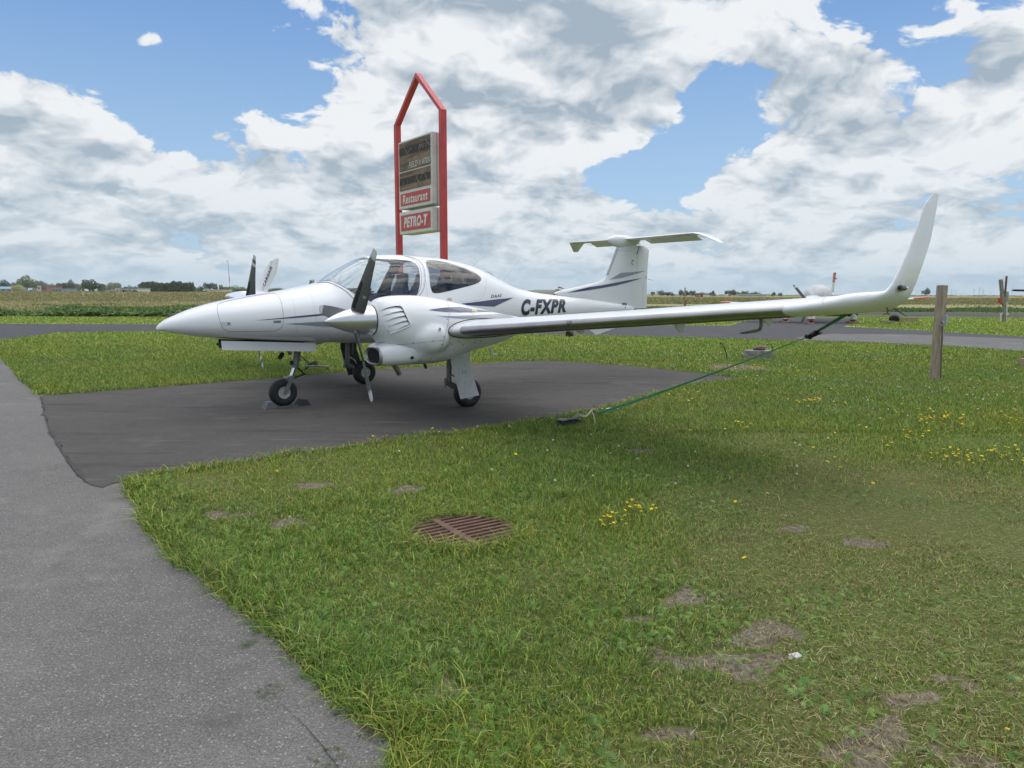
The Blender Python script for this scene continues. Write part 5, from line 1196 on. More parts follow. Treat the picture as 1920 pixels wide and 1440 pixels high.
# ---- tie-down strap from the port wing
hook = AM@P(3.18, 6.30, 1.262); hk = ad(1590, 588, hook.y); anc = gp(1118, 777, .02)
anc = gp(1119, 776, .03)
strap = thing('tie_down_strap', 'green webbing tie-down strap with black ratchet from wing to ground', 'strap', anc)
GRN = mat('webbing_teal', (.20, .66, .58), .7, var=.25, vscale=30); GRD = mat('webbing_green', (.03, .22, .175), .7, var=.25, vscale=30)
E1 = ad(1586, 590, hook.y)-anc; RC0 = ad(1519, 629, anc.y+(hook.y-anc.y)*.85)
def websec(p0, p1, w0, w1, m_, name, sag=0.0, twist0=0, twist1=0):
    b = MB(); a = []; N = 24; d = (p1-p0).normalized()
    side = d.cross(Vector((0, 1, 0))).normalized(); oth = d.cross(side)
    rows = []
    for i in range(N+1):
        t_ = i/N; c = p0.lerp(p1, t_)+Vector((0, 0, -sag*4*t_*(1-t_))); w_ = w0+(w1-w0)*t_; tw = R(twist0+(twist1-twist0)*t_); s_ = side*math.cos(tw)+oth*math.sin(tw); q = d.cross(s_)*.0012
        rows.append([c-s_*w_/2-q, c+s_*w_/2-q, c+s_*w_/2+q, c-s_*w_/2+q])
    b.rings(rows); return b.build(name, m_, strap, False)
RCp = Vector((0, 0, 0)); tR = .845
RC = Vector((0, 0, 0)).lerp(E1, tR); RC = ad(1516, 631, anc.y+E1.y*tR)-anc; RC2 = ad(1528, 624, anc.y+E1.y*(tR+.02))-anc
websec(Vector((0, 0, 0)), RC, .042, .030, GRN, 'long_webbing', .02, 15, 60); websec(RC2, E1, .030, .058, GRD, 'short_webbing', 0, 10, 20)
b = MB(); d = (RC2-RC).normalized(); up_ = d.cross(Vector((0, 1, 0))).normalized()
if up_.z < 0: up_ = -up_
for s_ in (-.024, .024):
    o_ = Vector((0, s_, 0)); b.bar(RC-d*.015+o_, RC+d*.10+o_+up_*.006, .026, .005, .002, up=up_); b.bar(RC+d*.02+o_-up_*.014, RC+d*.115+o_-up_*.022, .020, .005, .002, up=up_)
b.tube([RC+Vector((0, -.032, 0)), RC+Vector((0, .032, 0))], .021, 18); b.tube([RC+d*.10+Vector((0, -.03, 0)), RC+d*.10+Vector((0, .03, 0))], .009, 10); b.box(RC+d*.05, (.07, .046, .016), Matrix((d, Vector((0, 1, 0)), up_)).transposed())
b.build('ratchet', mat('ratchet_black', (.018, .018, .02), .45, metal=.3), strap)
b = MB(); b.tube([E1+Vector((-.02, -.02, .0)), E1+Vector((.0, 0, .022)), E1+Vector((.07, 0, .028)), E1+Vector((.085, 0, .055)), E1+Vector((.08, 0, .10))], .008, 8); b.tube([E1+Vector((.02, .0, -.01)), E1+Vector((.05, 0, .015)), E1+Vector((.07, 0, .028))], .008, 8); b.build('strap_hook', BLACK, strap)
b = MB(); b.tube([hook-anc+Vector((0, 0, .05)), E1+Vector((.08, 0, .095))], .012, 8); b.build('wing_ring', STEEL, strap)
# ground anchor: black rubber block with knotted rope
ab = gp(1066, 801); anch = thing('rubber_anchor_block', 'black rubber block half buried in the grass at the lower end of the green strap', 'anchor', (ab.x, ab.y, 0), R(18))
b = MB(); b.box((0, 0, .045), (.30, .13, .075), None, .02); b.box((.02, .0, .088), (.17, .09, .012), None, .004); b.build('rubber_block', BLACK, anch)
b = MB(); b.box((-.075, -.02, .092), (.10, .05, .018), Matrix.Rotation(R(8), 3, 'Y'), .006); b.build('metal_plate', mat('plate_grey', (.32, .32, .33), .6), anch)
rp = thing('knotted_rope', 'faded grey rope knotted between the rubber block and the strap hook', 'rope', (ab.x+.12, ab.y+.02, .05)); b = MB(); rA = Vector((anc.x-ab.x-.12, anc.y-ab.y-.02, anc.z-.05))
for k in range(3):
    off = (k-1)*.016; b.tube(spline([(-.10, off, .02), (-.02, off*1.5-.02, .075+.01*k), (.07, off, .07), (rA.x*.75, rA.y*.75+off, .062), (rA.x-.01, rA.y, rA.z)], 6), .0075, 7)
b.tube(spline([(-.03, .02, .05), (.02, -.06, -.01), (.10, -.07, -.02), (.17, -.03, .0), (rA.x*.7, rA.y*.7, .05)], 6), .006, 6)
for k in range(4): b.torus((rA.x*.68+.012*k, rA.y*.68, .064), (1, .3, .2*k), .017, .0085, 14, 7)
b.build('rope', ROPE, rp)
b = MB(); lp = gp(1140, 774)-Vector((ab.x+.12, ab.y+.02, .05)); b.add([(lp.x-.03, lp.y, .0), (lp.x+.12, lp.y-.02, .0), (lp.x+.14, lp.y+.03, .015), (lp.x, lp.y+.02, .01)], [[0, 1, 2, 3]]); b.build('frayed_end', mat('pale_tape', (.42, .52, .50), .7), rp, False)
# ---- chocks at the nose wheel
nw = AM@P(1.452, 0, 0); ax2 = Vector((AX.x, AX.y, 0)).normalized(); ch = thing('wheel_chocks', 'grey wedge wheel chocks joined by a strip, fore and aft of the nose wheel', 'wheel chocks', (nw.x, nw.y, .004)); yaw = math.atan2(ax2.y, ax2.x); ch.rotation_euler = (0, 0, yaw)
def wedge(x0, sgn):
    b = MB(); pr = [(x0-sgn*.095, 0), (x0+sgn*.075, 0), (x0+sgn*.03, .075), (x0-sgn*.03, .085)]
    b.add([(x, -.14, z) for x, z in pr]+[(x, .03, z) for x, z in pr], [[3, 2, 1, 0], [4, 5, 6, 7]]+[[i, (i+1) % 4, 4+(i+1) % 4, 4+i] for i in range(4)]); return b
wedge(-.215, -1).build('chock_wedge', mat('chock_grey', (.15, .155, .16), .7, var=.3, vscale=20), ch, False); wedge(.235, 1).build('chock_wedge', mat('chock_dark', (.035, .037, .04), .7), ch, False)
b = MB(); b.box((0, -.115, .008), (.46, .03, .012)); b.build('joining_strip', mat('chock_grey'), ch, False)
# ---- storm drain
dr = thing('storm_drain', 'rusty round iron storm drain grate sunk in the front lawn', 'drain', (GRATE.x, GRATE.y, 0)); dr.scale = (1.04, 1.04, 1); RUST = mat('rusty_iron', (.17, .090, .058), .85, col2=(.10, .058, .040), vscale=11, bump=.4, bscale=90)
b = MB(); ang = R(34); ru = Vector((math.cos(ang), math.sin(ang), 0)); rv_ = Vector((-ru.y, ru.x, 0)); RR_ = .315
ring = []; N = 72
b.lathe([(0, .345), (.012, .345), (.014, .300), (-.02, .300), (-.02, .345)], (0, 0, .0), (0, 0, 1), N); b.build('drain_ring', RUST, dr, auto=40)
b = MB(); nb = 12
for k in range(nb):
    o_ = -.285+.57*k/(nb-1); hl = math.sqrt(max(0, .302**2-o_**2)); a = rv_*o_
    b.bar(a-ru*hl+Vector((0, 0, .001)), a+ru*hl+Vector((0, 0, .001)), .0255, .024, .002)
b.bar(-rv_*.300+ru*(-.035)+Vector((0, 0, .004)), rv_*.300+ru*(-.035)+Vector((0, 0, .004)), .048, .024, .002); gr_ = b.build('grate_bars', RUST, dr)
b = MB(); b.lathe([(-.02, .302), (-.24, .302), (-.24, .001)], (0, 0, 0), (0, 0, 1), 48); b.build('drain_pit', mat('pit_dark', (.006, .005, .004), .95), dr)
# ---- concrete block with rope, bent rods
def cblock(name, label, c, size, rz, group=None, m_=None, bev=.015):
    b = MB(); b.box((0, 0, size[2]/2-.02), size, None, bev); o = b.build(name, m_ or CONC, None); o.location = c; o.rotation_euler = (0, 0, rz)
    for v in o.data.vertices: v.co += Vector([noise.noise(v.co*9+Vector((k*7, 0, 0)))*.012 for k in range(3)])
    return tag(o, label, 'block', group)
cb = gp(1421, 673); cblock('concrete_block', 'long grey concrete tie-down block with a rag and rope on its top', (cb.x, cb.y, 0), (.60, .34, .22), R(-6))
rg = thing('rag_bundle', 'pinkish rag and rope bundle lying on the long concrete block', 'rag', (cb.x, cb.y, .195)); bm = bmesh.new(); bmesh.ops.create_icosphere(bm, subdivisions=3, radius=.1)
for v in bm.verts: n_ = noise.noise(v.co*14)*.035; v.co = Vector((v.co.x*1.25+.05, v.co.y*.7, max(0, v.co.z*.55+.05)))+v.normal*n_
me = bpy.data.meshes.new('rag'); bm.to_mesh(me); bm.free(); me.materials.append(mat('rag_pink', (.36, .16, .15), .9, col2=(.06, .05, .06), vscale=14)); o = bpy.data.objects.new('rag', me); COL.objects.link(o); o.parent = rg
b = MB(); b.tube(spline([(-.11, 0, .02), (-.06, -.04, .08), (.02, -.05, .10), (.13, -.03, .09), (.16, 0, .16), (.15, .02, .02)], 6), .012, 7); b.build('rope', ROPE, rg)
b = MB(); b.box((-.10, -.02, .03), (.05, .04, .05), None, .01); b.build('blue_cloth', mat('blue_cloth', (.03, .12, .35), .8), rg)
hp = thing('wire_hoop', 'thin black hoop rising from the right end of the concrete block', 'hoop', (cb.x+.27, cb.y, .1)); b = MB(); b.tube(spline([(-.10, 0, .22), (-.04, 0, .245), (.02, 0, .22), (.055, 0, .15), (.06, 0, 0)], 6), .008, 7); b.build('hoop_rod', BLACK, hp)
rb = gp(1363, 675); rd = thing('bent_rod', 'thin black bent rod sticking out of the grass left of the concrete block', 'rod', (rb.x, rb.y, 0)); b = MB()
q = [ad(x, y, rb.y)-Vector((rb.x, rb.y, 0)) for x, y in ((1363.5, 676), (1362, 664), (1358.5, 653), (1353, 645), (1350, 642))]; b.tube(spline(q, 6), .011, 7); b.tube([q[-1], q[-1]+Vector((.01, 0, -.07)), q[-1]+Vector((.03, 0, -.10))], .006, 5); b.build('rod', BLACK, rd)
# ring on the grass behind the nose gear
rb = gp(592, 694); rg2 = thing('tie_down_ring', 'grey round hand wheel lying on the grass behind the nose gear', 'tie-down ring', (rb.x, rb.y, 0)); b = MB(); b.torus((.05, 0, .075), (0, .12, 1), .20, .022, 40, 10, .6); b.build('rim', mat('galvanised', (.34, .35, .34), .55, var=.3, vscale=9), rg2)
b = MB(); b.tube([(-.20, .0, .02), (-.10, .0, .12), (.02, 0, .16)], .028, 8); b.tube([(-.28, .0, .27), (-.10, 0, .12)], .017, 8); b.box((.0, 0, .12), (.09, .09, .10), None, .02); b.build('valve_body', mat('rust_dark', (.12, .10, .08), .8), rg2)
# tyres and blocks beyond
def tyre_thing(px, py, rad, wd, rz, label, tilt=0):
    p = gp(px, py); o = thing('old_tyre', label, 'tyre', (p.x, p.y, 0), rz); b = MB(); c = Vector((0, 0, rad*.55)); axis = Vector((math.cos(R(tilt)), 0, math.sin(R(tilt))))
    b.lathe([(h*wd, q*rad) for h, q in [(-.42, .55), (-.5, .66), (-.5, .85), (-.3, .98), (0, 1), (.3, .98), (.5, .85), (.5, .66), (.42, .55)]], c, axis, 32); b.build('tyre_carcass', BLACK, o, auto=60); b = MB(); b.lathe([(-.2*wd, .5*rad), (0, .5*rad), (.2*wd, .5*rad)], c, axis, 24); b.lathe([(-.40*wd, .56*rad), (-.2*wd, .40*rad), (.0, .001)], c, axis, 24); b.build('tyre_core', mat('tyre_soil', (.05, .045, .035), .95), o); return o
tyre_thing(1068, 632, .16, .14, R(35), 'small black tyre standing on the grass under the wing, below the registration', 10)
tyre_thing(1676, 603.5, .27, .18, R(70), 'old black tyre half sunk in the grass below the wing tip, beside a tan slab', 30)
p = gp(1702, 603); cblock('stone_slab', 'low tan slab on the grass between the wing tip and the wooden post', (p.x, p.y, 0), (.95, .5, .26), 0, None, mat('tan_stone', (.36, .28, .18), .9, var=.3)); p = gp(1664, 605); cblock('stone_slab', 'flat pale stone lying against the old tyre', (p.x, p.y, 0), (.6, .4, .12), R(10))
p = gp(1919, 686); cblock('concrete_block', 'tan concrete block cut off by the right edge of the picture', (p.x+.02, p.y, 0), (.15, .2, .17), 0, None, mat('tan_stone'))
p = gp(338, 594); cblock('concrete_block', 'grey concrete block on the mown strip just above the aircraft nose', (p.x, p.y, 0), (1.0, .6, .22), 0, None, mat('dark_concrete', (.22, .19, .18), .9, var=.3))
lp = thing('rope_loop', 'pale rope loop standing on the grey block above the aircraft nose', 'rope', (p.x, p.y, .2)); b = MB(); b.tube(spline([(-.28, 0, 0), (-.22, 0, .13), (-.10, 0, .17), (.08, 0, .10), (.16, 0, .06), (.25, 0, .14), (.27, 0, .20)], 6), .022, 7); b.build('rope', mat('rope_pale', (.5, .48, .42), .9), lp)
p = gp(1493, 1239); cblock('pale_stone', 'small whitish stone set in the bare patch of lawn', (p.x, p.y, .012), (.055, .05, .035), R(20), None, mat('pale_stone', (.55, .53, .50), .9, var=.2), .012)
# drop of chain and orange tag under the tip
hz = ad(1668, 575, 4.05); hz = AM@P(3.42, 6.58, 1.385); hd = thing('wing_tip_cord', 'black cord with an orange tag dangling below the near wing tip', 'cord', hz)
q = [ad(x, y, hz.y)-hz for x, y in ((1656, 571), (1662, 576), (1665, 581), (1664, 588))]; b = MB(); b.tube([Vector((0, 0, 0))]+q, .0035, 6); b.build('cord', BLACK, hd)
q = [ad(x, y, hz.y)-hz for x, y in ((1657, 589), (1663, 587.5), (1668, 588), (1665, 590))]; b = MB(); b.tube(q, .0045, 6); b.build('orange_tag', mat('orange', (.50, .13, .03), .6), hd)
# loose twigs on the road edge and small weeds growing in the road
TW = mat('twig', (.075, .05, .038), .9); rq = random.Random(3)
for (px, py), wd_ in zip(((650, 1333), (672, 1350), (680, 1366)), ('farthest from the picture edge', 'between two other twigs', 'nearest to the picture edge')):
    p = gp(px, py); b = MB(); a = rq.uniform(0, 3); L = rq.uniform(.02, .035); pts = [Vector((math.cos(a)*L*k/2+rq.uniform(-.004, .004), math.sin(a)*L*k/2+rq.uniform(-.004, .004), .004)) for k in (-2, -1, 0, 1, 2)]
    o = MB().tube(pts, .0016, 5).build('twig', TW, None); o.location = (p.x, p.y, .004); tag(o, 'small dark twig on the asphalt by the lawn corner, '+wd_, 'twig', 'twigs on the road edge')
for i, (px, py, r_) in enumerate(((505, 1297, .05), (465, 1207, .028), (620, 1425, .06), (705, 1370, .05))):
    p = gp(px, py); N = 70; a = rng.random(N)*2*np.pi; q_ = np.sqrt(rng.random(N))*r_; x = p.x+q_*np.cos(a); y = p.y+q_*np.sin(a)*1.1; o = ferns('road_weed', x, y, .012+.02*rng.random(N), np.array([[.14, .17, .08]])*(.7+.6*rng.random((N, 1))), None, 4)
    del o['kind']; tag(o, ['low grey green weed growing in the road crack', 'tiny flat weed on the road furthest from the lawn corner', 'spreading weed on the road at the bottom of the picture', 'pale weed tuft at the road edge by the lawn corner'][i], 'weed')
    for v in o.data.vertices: v.co.z = max(v.co.z, 0)*.6+.004

# ================================================================== background
def Z0(p): return float(gz(np.array([p.x]), np.array([p.y]))[0])
def at_far(px, D, dz=0):
    d = pray(px, 550); t = D/d.y; p = EYE+d*t; p.z = 0; p.z = Z0(p)+dz; return p
def hpx(py, px, D): d = pray(px, py); return (EYE+d*(D/d.y)).z
# ---- second aircraft, low-wing trainer nose-on
c0 = gp(1521, 606); B = thing('parked_trainer_aircraft', 'white and red low-wing aircraft parked nose-on beyond the near wing', 'aircraft', (c0.x, c0.y, 0)); thB = -math.atan2(c0.x, c0.y); B.rotation_euler = (0, 0, thB)
Bi = Matrix.Rotation(-thB, 3, 'Z'); Bey = Bi@(EYE-c0)
def bp(px, py, dy=0):
    d = Bi@pray(px, py); return Bey+d*((dy-Bey.y)/d.y)
def bgp(px, py): return Bi@(gp(px, py)-c0)
PW = mat('trainer_white', (.62, .63, .63), .35, coat=.5, var=.08); PR = mat('trainer_red', (.50, .035, .035), .35, coat=.5); CVR = mat('canopy_cover', (.60, .605, .60), .75, var=.2, vscale=3, bump=.3, bscale=4)
BSL = 0.0
def blobring(cx, cy, cz, rx, rz_, n=24, e=2.0): return [Vector((cx+BSL*cy+rx*math.copysign(abs(math.cos(a))**(2/e), math.cos(a)), cy, cz+rz_*math.copysign(abs(math.sin(a))**(2/e), math.sin(a)))) for a in [2*math.pi*k/n for k in range(n)]]
hc = bp(1519, 560); wx = hc.x; BSL = (bp(1561, 548, 5.6).x-wx)/5.9; b = MB(); b.rings([blobring(wx, y, z, rx, rz_, 24, 2.3) for y, z, rx, rz_ in ((-.55, .98, .10, .10), (-.5, .98, .26, .22), (-.2, .98, .42, .36), (.5, 1.0, .52, .44), (1.2, 1.02, .58, .46), (2.2, 1.02, .56, .44), (3.6, 1.08, .36, .32), (5.2, 1.18, .18, .18), (6.2, 1.22, .06, .10))]); b.build('trainer_fuselage', PW, B)
b = MB(); b.rings([blobring(wx, y, z, rx, rz_, 24, 2.2) for y, z, rx, rz_ in ((.75, 1.42, .12, .05), (.95, 1.45, .46, .30), (1.4, 1.50, .60, .45), (2.0, 1.50, .62, .50), (2.8, 1.46, .52, .42), (3.5, 1.36, .25, .22))]); b.build('canopy_cover', CVR, B)
b = MB(); b.lathe([(-.95, .002), (-.85, .07), (-.7, .12), (-.55, .14)], (wx, 0, .98), (0, 1, 0), 24); sp2 = b.build('trainer_spinner', PW, B)
hub = Vector((wx, -.62, .98)); tp2 = bp(1488, 534.5, -.62)
for k in range(3):
    v = (tp2-hub); v.y = 0; a = math.atan2(v.z, v.x)+k*2*math.pi/3; L = v.length; d = Vector((math.cos(a), 0, math.sin(a))); s_ = Vector((-d.z, 0, d.x)); rows = []
    for r_, w_ in ((.08, .05), (.3, .075), (.6, .08), (.85, .07), (.95, .06), (1.0, .035)): c = hub+d*(r_*L); rows.append([c-s_*w_*.9+Vector((0, .02, 0)), c+Vector((0, -.015, 0)), c+s_*w_*.9+Vector((0, -.02, 0)), c+Vector((0, .01, 0))])
    n_ = len(rows)-1; b = MB(); b.rings(rows); o = b.build('trainer_propeller', None, sp2, False, mats=[PROPG, mat('tip_white2', (.6, .6, .6), .5)]); o.data.polygons.foreach_set('material_index', [1 if i//4 in (3,) else 0 for i in range(n_*4)]+[0, 0])
lw_ = bp(1352, 566, 1.2); rw_ = bp(1740, 557, 1.2)
for side, tip in ((-1, lw_), (1, rw_)):
    b = MB(); rows = []; tz = max(tip.z, .95) if side > 0 else tip.z
    root_p = Vector((wx+side*.45, 0, .80))
    for t_, ch_ in ((0, 1.5), (.5, 1.3), (.86, 1.1)):
        c = root_p.lerp(Vector((tip.x, 0, tip.z)), t_); rows.append([Vector((c.x, .45+xx*ch_, c.z+zz2*ch_)) for xx, zz2 in AFS])
    b.rings(rows); wg = b.build('trainer_wing', PW, B)
    b = MB(); rows = []
    for t_, ch_, th in ((.862, 1.1, 1), (.93, 1.0, 1), (.98, .8, .9), (1.0, .5, .6)):
        c = root_p.lerp(Vector((tip.x, 0, tip.z)), t_); rows.append([Vector((c.x, .5+xx*ch_, c.z+zz2*ch_*th*1.1)) for xx, zz2 in AFS])
    b.rings(rows); b.build('red_wing_tip', PR, wg)
FZ = [(1565.3, 510), (1567, 514), (1560, 534), (1562, 545)]
ft = bp(1565.5, 511, 5.6); fb = bp(1561, 548, 5.6); b = MB(); rows = []
for t_, ch_, w_ in ((0, 1.3, .075), (.45, 1.1, .07), (.5, 1.05, .07)): c = fb.lerp(ft, t_); rows.append([Vector((c.x+w_*sx, c.y+q*ch_, c.z)) for q, sx in ((0, 0), (.25, 1), (1, .1), (1, -.1), (.25, -1))])
b.rings(rows); fn_ = b.build('trainer_fin', PW, B); b = MB(); rows = []
for t_, ch_, w_ in ((.501, 1.05, .075), (.92, .8, .085), (1.0, .5, .07)): c = fb.lerp(ft, t_); rows.append([Vector((c.x+w_*sx, c.y+q*ch_, c.z)) for q, sx in ((0, 0), (.25, 1), (1, .1), (1, -.1), (.25, -1))])
b.rings(rows); b.build('red_fin_top', PR, fn_)
b = MB(); b.tube([ft+Vector((.03, .2, -.33)), ft+Vector((.12, .2, -.35))], .045, 8); b.build('tail_beacon', PR, fn_)
b = MB(); b.box((wx+BSL*5.9, 5.9, 1.22), (3.0, .7, .05), None, .02); b.build('trainer_tailplane', PW, B)
for px, top_y, bot_y, rxp in ((1472.5, 588, 604.5, 5), (1520.5, 584, 607.5, 6), (1599, 589, 605.5, 5.5)):
    p = bgp(px, bot_y); w_ = rxp*(c0.length+p.y)/FPX; ht = bp(px, top_y, p.y).z; g_ = MB(); g_.tube([(p.x, p.y, ht+.45), (p.x, p.y, ht-.02)], .03, 8); lg = g_.build('trainer_gear_leg', mat('leg_grey', (.25, .25, .26), .5), B)
    b = MB(); b.rings([[Vector((p.x+w_*f*math.cos(a), p.y+.32*f2*math.sin(a), z)) for a in [2*math.pi*k/18 for k in range(18)]] for z, f, f2 in ((ht, .3, .3), (ht-.03, .75, .7), (ht-.12, 1, 1), (ht*.42, 1.02, 1.05))]); b.build('wheel_fairing', PW, lg)
    b = MB(); b.rings([[Vector((p.x+w_*f*math.cos(a), p.y+.32*f2*math.sin(a), z)) for a in [2*math.pi*k/18 for k in range(18)]] for z, f, f2 in ((ht*.42, 1.03, 1.06), (ht*.25, .95, .9))]); b.build('red_fairing_band', PR, lg)
    b = MB(); b.lathe([(-.06, .08), (-.08, .17), (-.03, .19), (.03, .19), (.08, .17), (.06, .08)], (p.x, p.y, .19), (1, 0, 0), 24); b.build('trainer_tyre', BLACK, lg)
    cc = MB(); cc.box((0, 0, .04), (.30, .16, .07), None, .01); cc.box((0, .5, .04), (.30, .14, .07), None, .01); o = cc.build('wooden_chock', mat('chock_wood', (.42, .34, .24), .9), None); cw = c0+Matrix.Rotation(thB, 3, 'Z')@Vector((p.x, p.y-.26, 0)); o.location = (cw.x, cw.y, .003)
    tag(o, {1472.5: 'pale wooden chock under the left wheel of the white and red aircraft', 1520.5: 'pale wooden chock under the nose wheel of the white and red aircraft', 1599: 'pale wooden chock under the right wheel of the white and red aircraft'}[px], 'chock', 'chocks at the far aircraft')
# black rolled cover lying behind that aircraft
p = gp(1575, 592.5); b = MB(); b.tube([(-.75, 0, .5), (.0, 0, .5), (.75, 0, .52)], [.30, .33, .30], 16); b.box((-.1, 0, .12), (2.2, .5, .2), None, .05); o = b.build('rolled_cover', mat('dark_tarp', (.025, .028, .03), .8, bump=.5, bscale=8), None); o.location = (p.x, p.y-.3, 0); tag(o, 'rolled dark tarpaulin lying behind the white and red aircraft', 'tarpaulin')
# ---- nose and blade of an aircraft cut by the right edge
p = at_far(1960, 60); N2 = thing('edge_aircraft', 'white aircraft nose at the right edge with one long black blade level with the horizon', 'aircraft', p); q0 = ad(1895.5, 544.3, 60)-p; q1 = ad(1960, 545.5, 60)-p
b = MB(); b.bar(q0+Vector((.25, 0, 0)), q1, .03, .17, .01); b.tube([q0, q0+Vector((.3, 0, 0))], [.012, .08], 8); b.build('black_blade', BLACK, N2)
b = MB(); zc2 = q1.z; b.lathe([(-.9, .02), (-.8, .2), (-.4, .42), (.4, .6), (1.8, .62), (4.5, .2)], (q1.x+.0, .2, zc2-.15), (.8, .6, 0), 24); b.build('white_nose', PW, N2); b = MB()
for dx in (0, 2.0): b.tube([(q1.x+dx, .6, zc2-.3), (q1.x+dx, .6, .2)], .05, 8)
b.lathe([(-.08, .1), (-.08, .2), (.08, .2), (.08, .1)], (q1.x, .6, .2), (0, 1, 0), 20); b.build('undercarriage', BLACK, N2)
# ---- utility post group
p = gp(1884, 603); U = thing('utility_post', 'grey utility post with two leaning timbers, conduits and a red box', 'utility post', (p.x, p.y, 0))
def up_(px, py, dy=0): v = ad(px, py, p.y+dy); return Vector((v.x-p.x, v.y-p.y, v.z))
GW = mat('grey_timber', (.27, .25, .22), .9, var=.35, vscale=7); BW = mat('brown_timber', (.20, .12, .09), .9, var=.3, vscale=7); CND = mat('conduit_white', (.60, .61, .60), .5)
for nm, a, b_, w_, m_ in (('leaning_timber', (1880.5, 570), (1876.5, 524), .155, GW), ('leaning_timber', (1883.5, 562), (1887.5, 517.5), .085, BW), ('main_post', (1883, 603), (1883, 557), .15, GW)):
    b = MB(); b.bar(up_(*a), up_(*b_), w_, w_, .01, up=(0, 1, 0)); b.build(nm, m_, U)
b = MB(); b.tube([up_(1887.8, 546.5), up_(1887.5, 564)], .095, 14); b.build('transformer_can', mat('can_grey', (.30, .31, .30), .6, var=.2), U)
b = MB(); b.tube([up_(1886.5, 603.5), up_(1886.5, 564)], .035, 8); b.tube([up_(1888, 588), up_(1888.2, 566)], .02, 8); b.tube(spline([up_(1876.5, 603.5), up_(1876.5, 592), up_(1877.5, 588.5), up_(1881, 587.5), up_(1886, 587.5)], 5), .036, 8); b.build('conduit', CND, U)
b = MB(); b.box(up_(1887, 589), (.17, .12, .13), None, .01); b.build('junction_box', CND, U)
b = MB(); b.box(up_(1874.8, 563.5, -.1), (.21, .14, .27), None, .035); b.build('red_box', mat('lamp_red', (.50, .05, .02), .5), U); b = MB(); b.tube([up_(1876, 568), up_(1880, 569), up_(1880, 572)], .03, 8); b.build('bracket', BLACK, U); b = MB(); b.tube([up_(1879, 530), up_(1886, 529)], .008, 5); b.build('wire', STEEL, U)
# ---- field markers, poles, signs
for px, py, D, s_, lab in ((155.5, 549.5, 180, 1.0, 'small yellow and black field marker left of the dark round tree'), (230.5, 551, 150, 1.05, 'yellow and black field marker in front of the long white hangar')):
    o = thing('field_marker', lab, 'marker', at_far(px, D), 0, 'yellow and black field markers'); h = hpx(541 if px < 200 else 543, px, D)-o.location.z; k = 4.0*D/FPX*.5*s_; b = MB(); b.tube([(0, 0, 0), (0, 0, h-.3)], .05, 6); b.build('marker_post', CND, o)
    for dx, m_ in ((-1, mat('marker_yellow', (.55, .42, .10), .6)), (1, mat('marker_black', (.012, .012, .012), .7))):
        b = MB(); b.add([(dx*k*x, y, h+z) for y in (-.12, .12) for x, z in ((.0, -.58), (1.0, -.50), (1.0, -.12), (.55, .0), (.0, .04))], [[0, 1, 2, 3, 4], [9, 8, 7, 6, 5]]+[[i, 5+i, 5+(i+1) % 5, (i+1) % 5] for i in range(5)]); b.build('marker_face', m_, o, False)
D = 200; m0 = at_far(432, D); MS = thing('mast', 'tall thin red and white mast topped by a small arm, left of the propeller', 'mast', m0); mh = hpx(489, 430, D)-m0.z; zs_ = [0, .09, .17, .25, .38, .52, .66, .8, 1]
for k in range(8): b = MB(); b.tube([(-.0*k, 0, mh*zs_[k]), (-.0, 0, mh*zs_[k+1]-.002)], .11-.006*k, 6); b.build('mast_section', [mat('mast_red', (.42, .06, .04), .6), mat('mast_white', (.6, .6, .6), .6)][k % 2] if k < 5 else mat('mast_grey', (.35, .37, .38), .6), MS)
b = MB(); b.tube([(-.55, 0, mh-.12), (.05, 0, mh-.05)], .07, 6); b.box((-.1, 0, mh), (.22, .12, .14)); b.build('mast_arm', mat('mast_grey'), MS); MS.rotation_euler = (0, R(-1.6), 0)
p = gp(1283.5, 573); o = thing('wooden_pole', 'slim bare wooden pole standing in the field right of the tail fin', 'pole', (p.x, p.y, 0)); b = MB(); b.tube([(0, 0, 0), (0, 0, hpx(539.5, 1283, p.y))], [.11, .09], 8); b.build('pole_shaft', mat('pole_wood', (.30, .25, .15), .9), o); b = MB(); b.box((.08, -.05, .35), (.25, .2, .8)); b.build('pole_box', mat('box_brown', (.25, .10, .06), .8), o)
D = 190; p = at_far(1311, D); RS = thing('runway_sign', 'low red and black runway sign on thin legs, far right of the tail fin', 'sign', p); k = D/FPX
b = MB(); b.box((0, 0, hpx(554.3, 1311, D)-p.z), (14*k, .3, 4.2*k), None, .03); b.build('sign_case', mat('case_black', (.02, .02, .02), .6), RS); zc3 = hpx(554.3, 1311, D)-p.z
b = MB(); b.box((-1.2*k, -.16, zc3), (9.6*k, .04, 3.2*k)); rf_ = b.build('red_face', mat('runway_red', (.55, .03, .03), .5), RS, False)
bm = text_bm('06L-24R', 0, .01, 1.1)
for v in bm.verts: v.co = Vector(((-5.2+8.0*v.co.x)*k, -.19, zc3+(-.9+1.8*v.co.y)*k))
me = bpy.data.meshes.new('sign_text'); bm.to_mesh(me); bm.free(); me.materials.append(SIGNW); o = bpy.data.objects.new('sign_lettering', me); COL.objects.link(o); o.parent = rf_
b = MB(); b.box((5.6*k, -.17, zc3), (1.3*k, .03, 1.3*k)); b.build('yellow_face', mat('sign_yellow', (.60, .45, .03), .5), RS, False)
for dx in (-6.5, -2.5, 1.5, 5.5): b = MB(); b.tube([(dx*k, 0, 0), (dx*k, 0, zc3-1.8*k)], .05, 6); b.build('sign_leg', mat('leg_pale', (.5, .52, .45), .6), RS)
